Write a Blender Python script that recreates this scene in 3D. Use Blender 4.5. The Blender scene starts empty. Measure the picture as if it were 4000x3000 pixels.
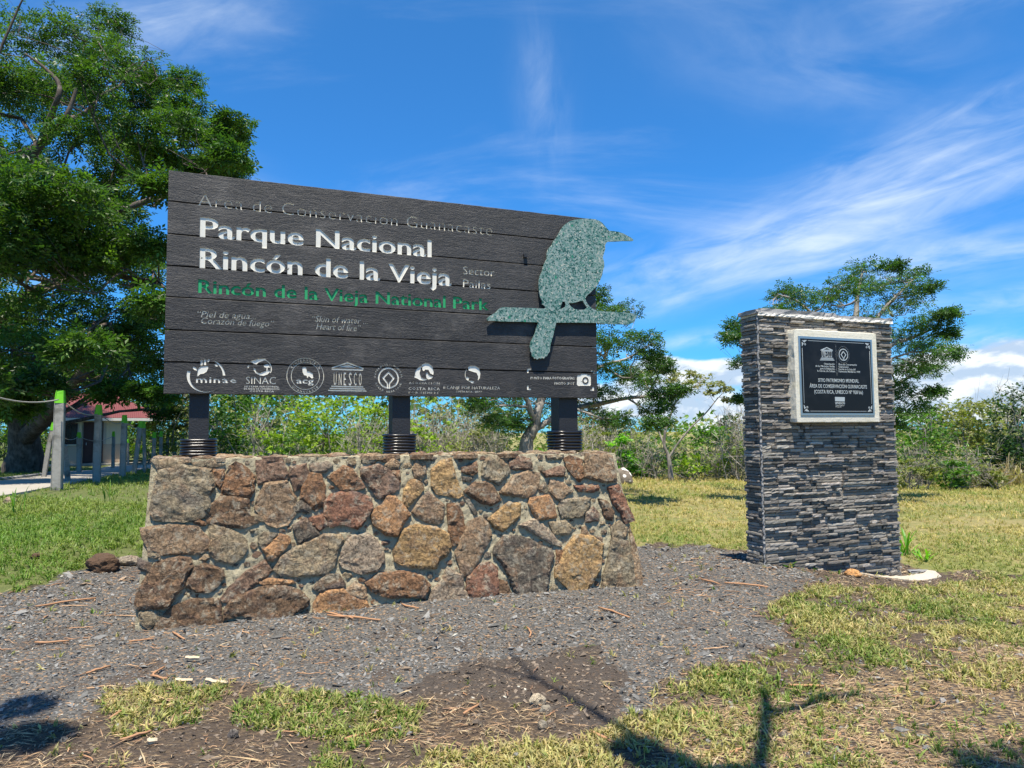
import bpy, bmesh, math, random
import numpy as np
from mathutils import Vector, Matrix, noise as mnoise
from mathutils.geometry import delaunay_2d_cdt

random.seed(11)
RNG = np.random.default_rng(11)
SC = bpy.context.scene
COL = SC.collection

# ------------------------------------------------------------------ camera
F = 2773.0                       # focal length in photo pixels (4000 wide)
PITCH, ROLL, CAM_H = 0.0666, -0.0081, 1.6
cp, sp, cr, sr = math.cos(PITCH), math.sin(PITCH), math.cos(ROLL), math.sin(ROLL)
R_ = Vector((1, 0, 0)); FW = Vector((0, cp, sp)); UP = Vector((0, -sp, cp))
CX = cr * R_ + sr * UP
CY = -sr * R_ + cr * UP
cam_d = bpy.data.cameras.new('camera'); cam = bpy.data.objects.new('camera', cam_d)
COL.objects.link(cam); SC.camera = cam
cam_d.sensor_width = 36.0; cam_d.lens = F / 4000 * 36.0
cam_d.clip_start = 0.05; cam_d.clip_end = 3000
cam.matrix_world = Matrix(((CX.x, CY.x, -FW.x, 0), (CX.y, CY.y, -FW.y, 0), (CX.z, CY.z, -FW.z, CAM_H), (0, 0, 0, 1)))

# ------------------------------------------------------------------ light
SUN_EL, SUN_AZ = math.radians(71.5), math.radians(3.0)   # azimuth measured from straight behind the camera, towards its right
SUNV = Vector((math.sin(SUN_AZ) * math.cos(SUN_EL), -math.cos(SUN_AZ) * math.cos(SUN_EL), math.sin(SUN_EL)))
sun_d = bpy.data.lights.new('sun', 'SUN'); sun_d.energy = 5.0; sun_d.angle = math.radians(0.55)
sun_d.color = (1.0, 0.925, 0.79)
sun = bpy.data.objects.new('sun', sun_d); COL.objects.link(sun)
sun.rotation_euler = SUNV.to_track_quat('Z', 'Y').to_euler()
SC.view_settings.view_transform = 'Standard'; SC.view_settings.look = 'None'
SC.view_settings.exposure = 0.84; SC.view_settings.gamma = 1.0
SC.view_settings.use_curve_mapping = False
SC.render.film_transparent = False

class NT:
    """small node-graph helper"""
    def __init__(s, tree): s.t = tree; s.n = tree.nodes; s.l = tree.links
    def node(s, typ, ins=None, **props):
        n = s.n.new(typ)
        for k, v in props.items(): setattr(n, k, v)
        if ins:
            for k, v in ins.items():
                sock = n.inputs[k]
                if isinstance(v, bpy.types.NodeSocket): s.l.new(v, sock)
                else:
                    if isinstance(v, tuple) and len(v) == 3 and sock.type == 'RGBA': v = (*v, 1)
                    sock.default_value = v
        return n
    def math(s, op, a, b=0.0, c=None, clamp=False):
        d = {0: a, 1: b}
        if c is not None: d[2] = c
        return s.node('ShaderNodeMath', d, operation=op, use_clamp=clamp).outputs[0]
    def noise(s, vec, scale, detail=4, rough=.55, dist=0.0, out=0):
        return s.node('ShaderNodeTexNoise', {'Vector': vec, 'Scale': scale, 'Detail': detail, 'Roughness': rough, 'Distortion': dist}).outputs[out]
    def ramp(s, fac, stops, interp='LINEAR'):
        n = s.node('ShaderNodeValToRGB', {'Fac': fac}); cr_ = n.color_ramp; cr_.interpolation = interp
        while len(cr_.elements) > 1: cr_.elements.remove(cr_.elements[-1])
        cr_.elements[0].position = stops[0][0]; cr_.elements[0].color = (*stops[0][1], 1) if isinstance(stops[0][1], tuple) else (stops[0][1],) * 3 + (1,)
        for p, c in stops[1:]:
            e = cr_.elements.new(p); e.color = (*c, 1) if isinstance(c, tuple) else (c, c, c, 1)
        return n.outputs[0]
    def mix(s, fac, a, b, mode='MIX'):
        n = s.node('ShaderNodeMix', data_type='RGBA', blend_type=mode)
        for i, v in ((0, fac), (6, a), (7, b)):
            if isinstance(v, bpy.types.NodeSocket): s.l.new(v, n.inputs[i])
            else: n.inputs[i].default_value = ((*v, 1) if isinstance(v, tuple) and len(v) == 3 else v)
        return n.outputs[2]
    def smooth(s, x, lo, hi):
        n = s.node('ShaderNodeMapRange', {0: x, 1: lo, 2: hi, 3: 0.0, 4: 1.0}, interpolation_type='SMOOTHSTEP')
        return n.outputs[0]

world = bpy.data.worlds.new('World'); SC.world = world; world.use_nodes = True
w = NT(world.node_tree); w.n.clear()
sky = w.node('ShaderNodeTexSky', sky_type='NISHITA', sun_disc=False, sun_elevation=SUN_EL, sun_rotation=math.pi - SUN_AZ,
             altitude=700.0, air_density=1.0, dust_density=0.15, ozone_density=2.0)
tc = w.node('ShaderNodeTexCoord')
sep = w.node('ShaderNodeSeparateXYZ', {0: tc.outputs['Generated']})
dx, dy, dz = sep.outputs
az = w.math('ARCTAN2', dx, dy)                 # azimuth, 0 = +Y
el = w.math('ARCSINE', dz)
# the camera renders this clear tropical sky as a deep, saturated azure
tint = w.ramp(w.math('MULTIPLY', el, 1 / 1.2), [(0.0, (.17, .56, 1.02)), (.10, (.21, .68, 1.15)), (.28, (.25, .77, 1.22)), (.55, (.30, .84, 1.22)), (1.0, (.38, .86, 1.2))])
skyc = w.mix(1.0, sky.outputs[0], tint, 'MULTIPLY')
def rot_az_el(a0, e0, ang):
    """along / across coordinates of a streak centred at a0,e0 (radians) and tilted by ang"""
    a = w.math('SUBTRACT', az, a0); e = w.math('SUBTRACT', el, e0)
    c, s_ = math.cos(ang), math.sin(ang)
    al = w.math('ADD', w.math('MULTIPLY', a, c), w.math('MULTIPLY', e, s_))
    ac = w.math('SUBTRACT', w.math('MULTIPLY', e, c), w.math('MULTIPLY', a, s_))
    return al, ac
def streak(a0, e0, ang, length, width, seed, freq=(3.0, 16.0), amp=1.0, soft=.9, curve=0.0):
    a0, e0, ang = math.radians(a0), math.radians(e0), math.radians(ang)
    al, ac = rot_az_el(a0, e0, ang)
    if curve: ac = w.math('SUBTRACT', ac, w.math('MULTIPLY', w.math('MULTIPLY', al, al), curve))
    v = w.node('ShaderNodeCombineXYZ', {0: w.math('MULTIPLY', al, freq[0]), 1: w.math('MULTIPLY', ac, freq[1]), 2: seed}).outputs[0]
    n = w.noise(v, 1.6, 9, .58, .7)
    v2 = w.node('ShaderNodeCombineXYZ', {0: al, 1: ac, 2: seed + 4.0}).outputs[0]
    wob = w.math('MULTIPLY', w.math('SUBTRACT', w.noise(v2, 5.0, 4, .6), .5), math.radians(width) * 1.6)
    ac2 = w.math('ADD', ac, wob)
    ga = w.math('POWER', 2.718, w.math('MULTIPLY', w.math('POWER', w.math('DIVIDE', w.math('ABSOLUTE', al), math.radians(length)), 2.0), -1.0))
    gc = w.math('POWER', 2.718, w.math('MULTIPLY', w.math('POWER', w.math('DIVIDE', w.math('ABSOLUTE', ac2), math.radians(width)), 2.0), -1.0))
    m = w.math('MULTIPLY', ga, gc)
    d = w.math('MULTIPLY', m, w.smooth(n, .24, soft))
    return w.math('MULTIPLY', d, amp)
def addall(xs):
    r = xs[0]
    for x in xs[1:]: r = w.math('ADD', r, x)
    return r
# px -> azimuth / elevation, to place the cloud streaks where they hang in the sky
def azel(px, py):
    u = (px - 2000) * cr + (py - 1500) * sr; v = -(px - 2000) * sr + (py - 1500) * cr
    d = R_ * (u / F) + FW + UP * (-v / F); d.normalize()
    return math.degrees(math.atan2(d.x, d.y)), math.degrees(math.asin(d.z))
def streak_px(x0, y0, x1, y1, width_px, seed, amp, **k):
    a, b = azel(x0, y0), azel(x1, y1)
    ang = math.degrees(math.atan2(b[1] - a[1], b[0] - a[0])); L = math.hypot(b[1] - a[1], b[0] - a[0]) / 2
    return streak((a[0] + b[0]) / 2, (a[1] + b[1]) / 2, ang, L, width_px / 2773 * 57.3 * .62, seed, amp=amp, **k)
st = [streak_px(2350, 1120, 4350, 500, 170, 1.3, .98, freq=(4, 18)),
      streak_px(3000, 800, 4350, 250, 150, 3.9, .6, freq=(4, 18)),
      streak_px(2300, 1270, 3500, 850, 80, 14.4, .42, freq=(4, 18)),
      streak_px(3150, 1090, 4400, 860, 120, 5.1, .65, freq=(4, 18)),
      streak_px(3500, 1200, 4500, 1130, 70, 6.2, .72, freq=(4, 18)),
      streak_px(3600, 1330, 4500, 1290, 60, 7.7, .6, freq=(4, 16)),
      streak_px(2450, 1370, 2950, 1280, 40, 8.8, .7, freq=(5, 18)),
      streak_px(2100, 120, 2140, 620, 130, 9.4, .26, freq=(4, 12)),
      streak_px(2650, 90, 4000, 330, 240, 10.1, .26, freq=(3, 9)),
      streak_px(3400, 20, 4200, -250, 150, 12.1, .5, freq=(4, 16)),
      streak_px(0, 150, 900, 60, 140, 11.6, .75, freq=(4, 10)),
      streak_px(800, 700, 1150, 800, 90, 13.2, .3, freq=(4, 12)),
      streak_px(500, 420, 950, 620, 60, 17.2, .3, freq=(4, 12))]
# the rest of the sky carries on with the same thin, broken cirrus
vv = w.node('ShaderNodeCombineXYZ', {0: w.math('DIVIDE', dx, w.math('ADD', w.math('ABSOLUTE', dz), .25)), 1: w.math('MULTIPLY', w.math('DIVIDE', dy, w.math('ADD', w.math('ABSOLUTE', dz), .25)), 2.6), 2: 3.0}).outputs[0]
cir = w.math('MULTIPLY', w.smooth(w.noise(vv, 1.1, 8, .6, .6), .5, .9), .35)
cirrus = w.math('MINIMUM', addall(st + [cir]), .92)
# cumulus heaps low over the horizon
cv = w.node('ShaderNodeCombineXYZ', {0: az, 1: w.math('MULTIPLY', el, 1.7), 2: 0.4}).outputs[0]
cn = w.noise(cv, 8.5, 10, .56, .25)
lowm = w.math('MULTIPLY', w.smooth(el, math.radians(9.6), math.radians(4.0)), w.math('ADD', .30, w.math('MULTIPLY', w.noise(cv, 2.3, 2, .5), .62)))
def heap(px, py, rx, ry):
    a, e = azel(px, py)
    q = w.math('ADD', w.math('POWER', w.math('DIVIDE', w.math('ABSOLUTE', w.math('SUBTRACT', az, math.radians(a))), rx / 2773), 2.0),
               w.math('POWER', w.math('DIVIDE', w.math('ABSOLUTE', w.math('SUBTRACT', el, math.radians(e))), ry / 2773), 2.0))
    return w.math('POWER', 2.718, w.math('MULTIPLY', q, -1.0))
hp = addall([heap(3790, 1450, 330, 130), heap(2560, 1440, 110, 70), heap(2790, 1460, 190, 60), heap(2450, 1560, 260, 90), heap(3990, 1400, 60, 50), heap(2860, 1640, 300, 90), heap(3700, 1590, 400, 50)])
cu = w.smooth(w.math('ADD', w.math('ADD', w.math('MULTIPLY', cn, .72), w.math('MULTIPLY', hp, .42)), w.math('MULTIPLY', lowm, .17)), .64, .78)
cv2 = w.node('ShaderNodeCombineXYZ', {0: az, 1: w.math('MULTIPLY', w.math('ADD', el, .012), 1.7), 2: 0.4}).outputs[0]
relief = w.math('SUBTRACT', cn, w.noise(cv2, 8.5, 10, .56, .25))
cush = w.smooth(relief, -.06, .07)
c1 = w.mix(cirrus, skyc, (5.6, 6.3, 7.0))
cucol = w.mix(cush, (3.4, 4.2, 5.3), (6.6, 6.8, 6.9))
c2 = w.mix(w.math('MULTIPLY', cu, .93), c1, cucol)
bg = w.node('ShaderNodeBackground', {'Color': c2, 'Strength': 0.095})
wo = w.node('ShaderNodeOutputWorld', {'Surface': bg.outputs[0]})

# ------------------------------------------------------------------ helpers
def ray(px, py):
    u = (px - 2000) * cr + (py - 1500) * sr; v = -(px - 2000) * sr + (py - 1500) * cr
    return R_ * (u / F) + FW + UP * (-v / F)
O = Vector((0, 0, CAM_H))
def at(px, py, Y):                      # point on the sight line of a photo pixel at distance Y
    d = ray(px, py); return O + d * (Y / d.y)
def on_plane(px, py, p0, n):
    d = ray(px, py); return O + d * ((p0 - O).dot(n) / d.dot(n))
def to_px(P):                            # world (N,3) -> photo pixels
    P = np.asarray(P, float); x, y, z = P[:, 0], P[:, 1], P[:, 2] - CAM_H
    d = y * cp + z * sp; v = -y * sp + z * cp
    d = np.where(d < .05, .05, d); u = x / d * F; q = -v / d * F
    return 2000 + u * cr - q * sr, 1500 + u * sr + q * cr
def tag(o, label=None, cat=None, group=None, kind=None):
    if label: o['label'] = label
    if cat: o['category'] = cat
    if group: o['group'] = group
    if kind: o['kind'] = kind
    return o
def empty(name, loc, label=None, cat=None, group=None, rz=0.0):
    o = bpy.data.objects.new(name, None); COL.objects.link(o)
    o.location = loc; o.rotation_euler = (0, 0, rz); o.empty_display_size = .2
    return tag(o, label, cat, group)
def link(name, me, mat=None, parent=None, world=True):
    """link a mesh whose vertices are in world coordinates; with a parent they are re-expressed in the parent's frame"""
    o = bpy.data.objects.new(name, me); COL.objects.link(o)
    for m in (mat if isinstance(mat, (list, tuple)) else [mat]):
        if m is not None: me.materials.append(m)
    if parent is not None:
        o.parent = parent
        if world:
            bpy_m = chain(parent).inverted(); me.transform(bpy_m)
    return o
def chain(o):
    m = o.matrix_basis.copy()
    while o.parent: o = o.parent; m = o.matrix_basis @ m
    return m
def mesh(name, V, Fc, cols=None, smooth=False, mi=None):
    me = bpy.data.meshes.new(name)
    V = np.asarray(V, dtype=np.float32).reshape(-1, 3)
    if isinstance(Fc, np.ndarray) and Fc.ndim == 2:
        n, k = Fc.shape
        me.vertices.add(len(V)); me.vertices.foreach_set('co', V.ravel())
        me.loops.add(n * k); me.loops.foreach_set('vertex_index', Fc.astype(np.int32).ravel())
        me.polygons.add(n); me.polygons.foreach_set('loop_start', np.arange(n, dtype=np.int32) * k)
        me.update(calc_edges=True)
    else:
        me.from_pydata([tuple(map(float, v)) for v in V], [], [tuple(map(int, f)) for f in Fc]); me.update()
    if cols is not None:
        a = me.color_attributes.new('tint', 'FLOAT_COLOR', 'POINT')
        c = np.ones((len(V), 4), np.float32); c[:, :3] = cols; a.data.foreach_set('color', c.ravel())
    if mi is not None: me.polygons.foreach_set('material_index', np.asarray(mi, np.int32))
    me.polygons.foreach_set('use_smooth', np.full(len(me.polygons), smooth, dtype=bool))
    return me
def rots(n, yaw=None, tilt=.3, roll=None):
    """n rotation matrices: yaw about z after a random tilt"""
    yaw = RNG.uniform(0, 2 * np.pi, n) if yaw is None else yaw
    t = RNG.normal(0, 1, (n, 2)) * tilt
    cz, sz = np.cos(yaw), np.sin(yaw); cx_, sx_ = np.cos(t[:, 0]), np.sin(t[:, 0]); cy_, sy_ = np.cos(t[:, 1]), np.sin(t[:, 1])
    Z = np.zeros((n, 3, 3)); Z[:, 0, 0] = cz; Z[:, 0, 1] = -sz; Z[:, 1, 0] = sz; Z[:, 1, 1] = cz; Z[:, 2, 2] = 1
    X = np.zeros((n, 3, 3)); X[:, 0, 0] = 1; X[:, 1, 1] = cx_; X[:, 1, 2] = -sx_; X[:, 2, 1] = sx_; X[:, 2, 2] = cx_
    Y = np.zeros((n, 3, 3)); Y[:, 1, 1] = 1; Y[:, 0, 0] = cy_; Y[:, 0, 2] = sy_; Y[:, 2, 0] = -sy_; Y[:, 2, 2] = cy_
    return Z @ X @ Y
def scatter(temps, pos, rot, scale, cols):
    """copies of triangle templates -> V, F(n,3), vertex colours"""
    Vs, Fs, Cs = [], [], []; off = 0
    pick = RNG.integers(0, len(temps), len(pos))
    scale = np.asarray(scale, float)
    if scale.ndim == 1: scale = np.repeat(scale[:, None], 3, 1)
    for k, (tv, tf) in enumerate(temps):
        m = pick == k; n = int(m.sum())
        if not n: continue
        tv = np.asarray(tv, float); tf = np.asarray(tf)
        L = tv[None] * scale[m][:, None, :]
        W = np.einsum('nij,nvj->nvi', rot[m], L) + pos[m][:, None, :]
        Vs.append(W.reshape(-1, 3)); Fs.append((tf[None] + (np.arange(n) * len(tv))[:, None, None] + off).reshape(-1, 3))
        Cs.append(np.repeat(cols[m], len(tv), 0)); off += n * len(tv)
    return np.concatenate(Vs), np.concatenate(Fs), np.concatenate(Cs)
def tube(pts, radii, sides=6, jit=0.0):
    pts = np.asarray([tuple(p) for p in pts], float); radii = np.asarray(radii, float); n = len(pts)
    T = np.gradient(pts, axis=0); T /= np.linalg.norm(T, axis=1)[:, None] + 1e-9
    ref = np.array([0.31, 0.17, .93]) if abs(T[0, 2]) < .8 else np.array([1, .1, 0.])
    A = np.cross(T, ref); A /= np.linalg.norm(A, axis=1)[:, None] + 1e-9; B = np.cross(T, A)
    th = np.linspace(0, 2 * np.pi, sides, endpoint=False)
    rr = radii[:, None] * (1 + jit * RNG.normal(0, 1, (n, sides)))
    V = pts[:, None] + rr[..., None] * (np.cos(th)[None, :, None] * A[:, None] + np.sin(th)[None, :, None] * B[:, None])
    V = V.reshape(-1, 3); i = np.arange(n - 1)[:, None] * sides; j = np.arange(sides)[None]; k = (j + 1) % sides
    a, b, c, d = i + j, i + k, i + sides + k, i + sides + j
    Q = np.stack([a, b, c, d], -1).reshape(-1, 4)
    Fc = np.concatenate([Q[:, [0, 1, 2]], Q[:, [0, 2, 3]]])
    capf = [[0, q + 1, q] for q in range(1, sides - 1)] + [[(n - 1) * sides, (n - 1) * sides + q, (n - 1) * sides + q + 1] for q in range(1, sides - 1)]
    return V, np.concatenate([Fc, np.array(capf)])
def join(parts):
    V, Fc, o = [], [], 0
    for v, f in parts: V.append(v); Fc.append(f + o); o += len(v)
    return np.concatenate(V), np.concatenate(Fc)
def smooth_path(pts, n=5):
    """Catmull-Rom through points carrying any number of columns"""
    P = np.asarray(pts, float); P = np.vstack([2 * P[0] - P[1], P, 2 * P[-1] - P[-2]]); out = []
    for i in range(1, len(P) - 2):
        p0, p1, p2, p3 = P[i - 1:i + 3]
        for t in np.linspace(0, 1, n, endpoint=False):
            out.append(.5 * (2 * p1 + (p2 - p0) * t + (2 * p0 - 5 * p1 + 4 * p2 - p3) * t * t + (-p0 + 3 * p1 - 3 * p2 + p3) * t ** 3))
    out.append(P[-2]); return np.array(out)
def inpoly(x, y, poly):
    c = np.zeros(len(x), bool); n = len(poly)
    for i in range(n):
        x1, y1 = poly[i]; x2, y2 = poly[(i + 1) % n]
        if y1 == y2: continue
        m = ((y1 > y) != (y2 > y)) & (x < (x2 - x1) * (y - y1) / (y2 - y1) + x1); c ^= m
    return c
def vnoise(x, y, s, seed=0):
    x = np.asarray(x) * s + seed * 17.3; y = np.asarray(y) * s + seed * 7.7
    xi, yi = np.floor(x).astype(int), np.floor(y).astype(int); fx, fy = x - xi, y - yi
    fx = fx * fx * (3 - 2 * fx); fy = fy * fy * (3 - 2 * fy)
    def h(a, b): return (np.sin(a * 127.1 + b * 311.7 + seed * 3.1) * 43758.5453) % 1.0
    return (h(xi, yi) * (1 - fx) + h(xi + 1, yi) * fx) * (1 - fy) + (h(xi, yi + 1) * (1 - fx) + h(xi + 1, yi + 1) * fx) * fy
def fbm(x, y, s, seed=0, o=4):
    r, a, t = 0, 1.0, 0
    for i in range(o): r = r + a * vnoise(x, y, s * 2 ** i, seed + i); t += a; a *= .5
    return r / t

# ------------------------------------------------------------------ materials
MATS = {}
def new_mat(name):
    m = bpy.data.materials.new(name); m.use_nodes = True; m.node_tree.nodes.clear(); MATS[name] = m
    return m, NT(m.node_tree)
def finish(t, shader, disp=None):
    t.node('ShaderNodeOutputMaterial', {'Surface': shader})
def principled(t, col, rough=.7, normal=None, metal=0.0, spec=.5, **k):
    d = {'Base Color': col, 'Roughness': rough, 'Metallic': metal, 'Specular IOR Level': spec}
    if normal is not None: d['Normal'] = normal
    d.update(k)
    return t.node('ShaderNodeBsdfPrincipled', d).outputs[0]
def bump(t, h, strength=.5, dist=.01, normal=None):
    d = {'Height': h, 'Strength': strength, 'Distance': dist}
    if normal is not None: d['Normal'] = normal
    return t.node('ShaderNodeBump', d).outputs[0]
def simple(name, col, rough=.7, var=.25, scale=20, bumps=.3, bdist=.004, metal=0, spec=.5, coords='Object'):
    m, t = new_mat(name); v = t.node('ShaderNodeTexCoord').outputs[coords]
    n = t.noise(v, scale, 6, .6); n2 = t.noise(v, scale * .17, 3)
    c = t.mix(t.math('MULTIPLY', t.math('ADD', n, n2), .5), tuple(x * (1 - var) for x in col), tuple(min(1, x * (1 + var)) for x in col))
    finish(t, principled(t, c, rough, bump(t, n, bumps, bdist), metal, spec)); return m
def leafy(name, rough=.45, trans=.35, spec=.4):
    m, t = new_mat(name); a = t.node('ShaderNodeAttribute', attribute_name='tint').outputs['Color']
    p = principled(t, a, rough, spec=spec)
    tr = t.node('ShaderNodeBsdfTranslucent', {'Color': t.mix(1.0, a, (1.3, 1.5, .55), 'MULTIPLY')}).outputs[0]
    finish(t, t.node('ShaderNodeMixShader', {0: trans, 1: p, 2: tr}).outputs[0]); return m
def tinted(name, rough=.85, scale=60, bumps=.4, bdist=.004, var=.3, spec=.4):
    m, t = new_mat(name); a = t.node('ShaderNodeAttribute', attribute_name='tint').outputs['Color']
    v = t.node('ShaderNodeTexCoord').outputs['Object']; n = t.noise(v, scale, 5, .6)
    c = t.mix(1.0, a, t.ramp(n, [(.25, 1 - var), (.75, 1 + var)]), 'MULTIPLY')
    finish(t, principled(t, c, rough, bump(t, n, bumps, bdist), spec=spec)); return m
LEAF = leafy('leaf', .42, .42); GRASSM = leafy('grass_blade', .5, .3, .3)
ROCKBIT = tinted('rock_chip'); STRAWM = tinted('straw', .7, 30, .1)
def bark(name, c1, c2, scale=5):
    m, t = new_mat(name); v = t.node('ShaderNodeTexCoord').outputs['Object']
    mp = t.node('ShaderNodeMapping', {'Vector': v, 'Scale': (1, 1, .22)}).outputs[0]
    n = t.noise(mp, scale * 3, 8, .65, .6); n2 = t.noise(v, scale * .5, 4)
    c = t.mix(t.smooth(n, .3, .7), c1, c2); c = t.mix(t.smooth(n2, .5, .8), c, tuple(min(1, x * 1.6 + .02) for x in c2))
    finish(t, principled(t, c, .9, bump(t, n, .9, .03), spec=.2)); return m
BARK_D = bark('bark_dark', (.045, .034, .026), (.13, .105, .085))
BARK_G = bark('bark_grey', (.12, .105, .09), (.30, .27, .235))
BARK_B = bark('bark_pale', (.22, .19, .15), (.42, .38, .32))
# ------------------------------------------------------------------ lie of the land
SA = math.radians(21.6)                                  # the sign and the pillar stand turned by this angle
DX = Vector((math.cos(SA), math.sin(SA), 0))             # along the sign, to its right end
DN = Vector((math.sin(SA), -math.cos(SA), 0))            # out of its face, towards the path
FL = O + ray(540, 2462) * (-CAM_H / ray(540, 2462).z)    # front left foot of the plinth, ground level 0
FR = on_plane(2500, 2288, FL, DN)
PIL = at(2990, 2200, 8.05)                               # front left foot of the pillar
PIR = on_plane(3512, 2256, PIL, DN)
GP = [(-4, 0, 0), (0, 0, 0), (4, 0, 0), (0, 3, 0), (-2.5, 3.2, 0), (3, 3.2, -.02), (-6, 3, .03), (8, 3, -.1), (0, -8, 0), (-8, -6, 0), (8, -6, 0),
      tuple(FL), (FL.x + .3, FL.y + .6, .02), tuple(FR), (.0, 6.3, .0), (-1.2, 5.6, 0), (1.6, 5, -.02),
      tuple(PIL), tuple(PIR), (PIR.x + .2, PIR.y - 1.2, -.2), (PIL.x - 1, PIL.y - .6, .03), (PIR.x + 2.5, PIR.y, -.34), (6, 6, -.22)]
for px, py, Y in [(235, 1912, 14.4), (385, 1887, 18.2), (486, 1867, 22.6), (521, 1850, 27), (0, 2010, 11), (0, 1885, 17), (205, 1812, 34), (470, 1802, 36), (60, 1800, 36), (0, 2200, 7.5), (300, 2120, 8.2),
                  (2700, 1874, 27), (3300, 1888, 27), (3950, 1906, 27), (2560, 1990, 16), (3800, 2010, 15), (3980, 2160, 10)]:
    GP.append(tuple(at(px, py, Y)))
for x, y in ((-60, 20), (-40, 50), (0, 50), (40, 50), (70, 20), (-60, -20), (60, -20), (-20, 30), (0, 34)):
    GP.append((x, y, -.3 if x > -15 else .1))
GP = np.array(GP)
def _tps():
    X = GP[:, :2]; n = len(X); d = np.linalg.norm(X[:, None] - X[None], axis=2); K = d + np.eye(n) * .12 * -1
    A = np.zeros((n + 1, n + 1)); A[:n, :n] = K; A[:n, n] = 1; A[n, :n] = 1
    return np.linalg.solve(A, np.append(GP[:, 2], 0))
_TW = _tps()
def gz(x, y):
    x = np.atleast_1d(np.asarray(x, float)); y = np.atleast_1d(np.asarray(y, float)); sh = x.shape; x = x.ravel(); y = y.ravel()
    cx_, cy_ = np.clip(x, -70, 70), np.clip(y, -22, 52); out = np.empty(len(x))
    for i in range(0, len(x), 20000):
        d = np.hypot(cx_[i:i + 20000, None] - GP[None, :, 0], cy_[i:i + 20000, None] - GP[None, :, 1]); out[i:i + 20000] = d @ _TW[:-1] + _TW[-1]
    far = np.hypot(x - cx_, y - cy_); out = out - np.clip(far, 0, 400) * .004
    near = np.clip(1 - np.hypot(x, y) / 14, 0, 1)
    return (out + (fbm(x, y, .9, 5, 4) - .5) * .05 * (.4 + near)).reshape(sh)
def ground_pt(px, py, lift=0.0):
    d = ray(px, py); lo, hi = .5, 200.0; prev = .5
    for t in np.geomspace(1.0, 150, 140):
        p = O + d * t
        if p.z < gz(p.x, p.y)[0]:
            a, b = prev, t
            for _ in range(24):
                m = (a + b) / 2; q = O + d * m
                if q.z < gz(q.x, q.y)[0]: b = m
                else: a = m
            q = O + d * b; return Vector((q.x, q.y, gz(q.x, q.y)[0] + lift))
        prev = t
    p = at(px, py, 60); return Vector((p.x, p.y, gz(p.x, p.y)[0] + lift))

# areas of the ground, as outlines seen from the path (photo pixels), looked up through the ground's own points
P_GRAVEL = [(-900, 2560), (0, 2330), (180, 2290), (280, 2235), (420, 2190), (560, 2190), (900, 2100), (2450, 2120), (2560, 2140), (2760, 2140), (2900, 2165), (3130, 2225), (3200, 2262), (3020, 2330), (2960, 2400), (3090, 2470), (3000, 2560),
            (2850, 2600), (2680, 2650), (2560, 2760), (2350, 2820), (2250, 2800), (1700, 2720), (1500, 2720), (900, 2700), (500, 2760), (0, 2820), (-900, 3100)]
P_G1 = [(330, 2770), (420, 2705), (650, 2700), (830, 2710), (850, 2780), (760, 2850), (500, 2860), (400, 2840)]
P_G2 = [(880, 2790), (1000, 2730), (1250, 2700), (1450, 2712), (1620, 2760), (1680, 2840), (1600, 2880), (1400, 2900), (1250, 2960), (1180, 2860), (950, 2850)]
P_G3 = [(1200, 3100), (1260, 2960), (1600, 3000), (1700, 2950), (2000, 2900), (2250, 2885), (2400, 2800), (2600, 2730), (2760, 2640), (3000, 2590), (3120, 2480), (2990, 2400), (3060, 2335), (3230, 2290), (3450, 2310),
        (3700, 2290), (4000, 2240), (5000, 2240), (6000, 3400), (1200, 3400)]
P_FIELD_R = [(2470, 2120), (2420, 1700), (6000, 1700), (6000, 2260), (3640, 2230), (3520, 2200), (3300, 2150), (2940, 2150), (2760, 2135), (2560, 2130)]
P_FIELD_L = [(-4000, 2500), (-900, 2530), (0, 2325), (180, 2285), (280, 2230), (420, 2185), (560, 2195), (700, 2050), (700, 1700), (-4000, 1700)]
P_FIELD_M = [(600, 2050), (2500, 2130), (2500, 1600), (600, 1600)]
P_STRAW = [(2550, 2960), (2700, 2800), (2950, 2740), (3400, 2650), (4100, 2500), (4600, 3300), (2500, 3200)]
P_DIRT = [(1500, 2730), (1650, 2640), (1900, 2560), (2250, 2540), (2500, 2640), (2420, 2790), (2200, 2890), (1950, 2910), (1720, 2900), (1650, 2800)]
def areas(x, y, z):
    """weights gravel, grass, straw, dirt at ground points"""
    px, py = to_px(np.stack([x, y, z], 1))
    fy = np.clip((py - 1700) / 900, .05, 1.3)
    jx = (fbm(x, y, 2.2, 1, 4) - .5) * 200 * fy + (fbm(x, y, 9, 2, 3) - .5) * 120 * fy; jy = (fbm(x, y, 2.4, 3, 4) - .5) * 110 * fy + (fbm(x, y, 9, 4, 3) - .5) * 60 * fy
    def m(P): return inpoly(px + jx, py + jy, P).astype(float)
    behind = y < 1.2
    gr = m(P_GRAVEL); field = np.clip(m(P_FIELD_R) + m(P_FIELD_L) + m(P_FIELD_M), 0, 1)
    patch = np.clip(m(P_G1) + m(P_G2) + m(P_G3), 0, 1) * (1 - field)
    far = ((y > 14) | (np.abs(x) > 7.5)).astype(float)
    field = np.where(far > 0, 1, field); patch = np.where(behind, 1, patch); patch *= (1 - field)
    gr = gr * (1 - field) * (1 - patch)
    straw = np.clip(m(P_STRAW), 0, 1) * (1 - field)
    rest = (1 - field) * (1 - gr) * (1 - patch)         # the trodden strip in front: dirt, chips and straw
    dirt = np.clip(m(P_DIRT) + rest * .8, 0, 1)
    return gr, field, patch, straw, dirt, rest

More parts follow.
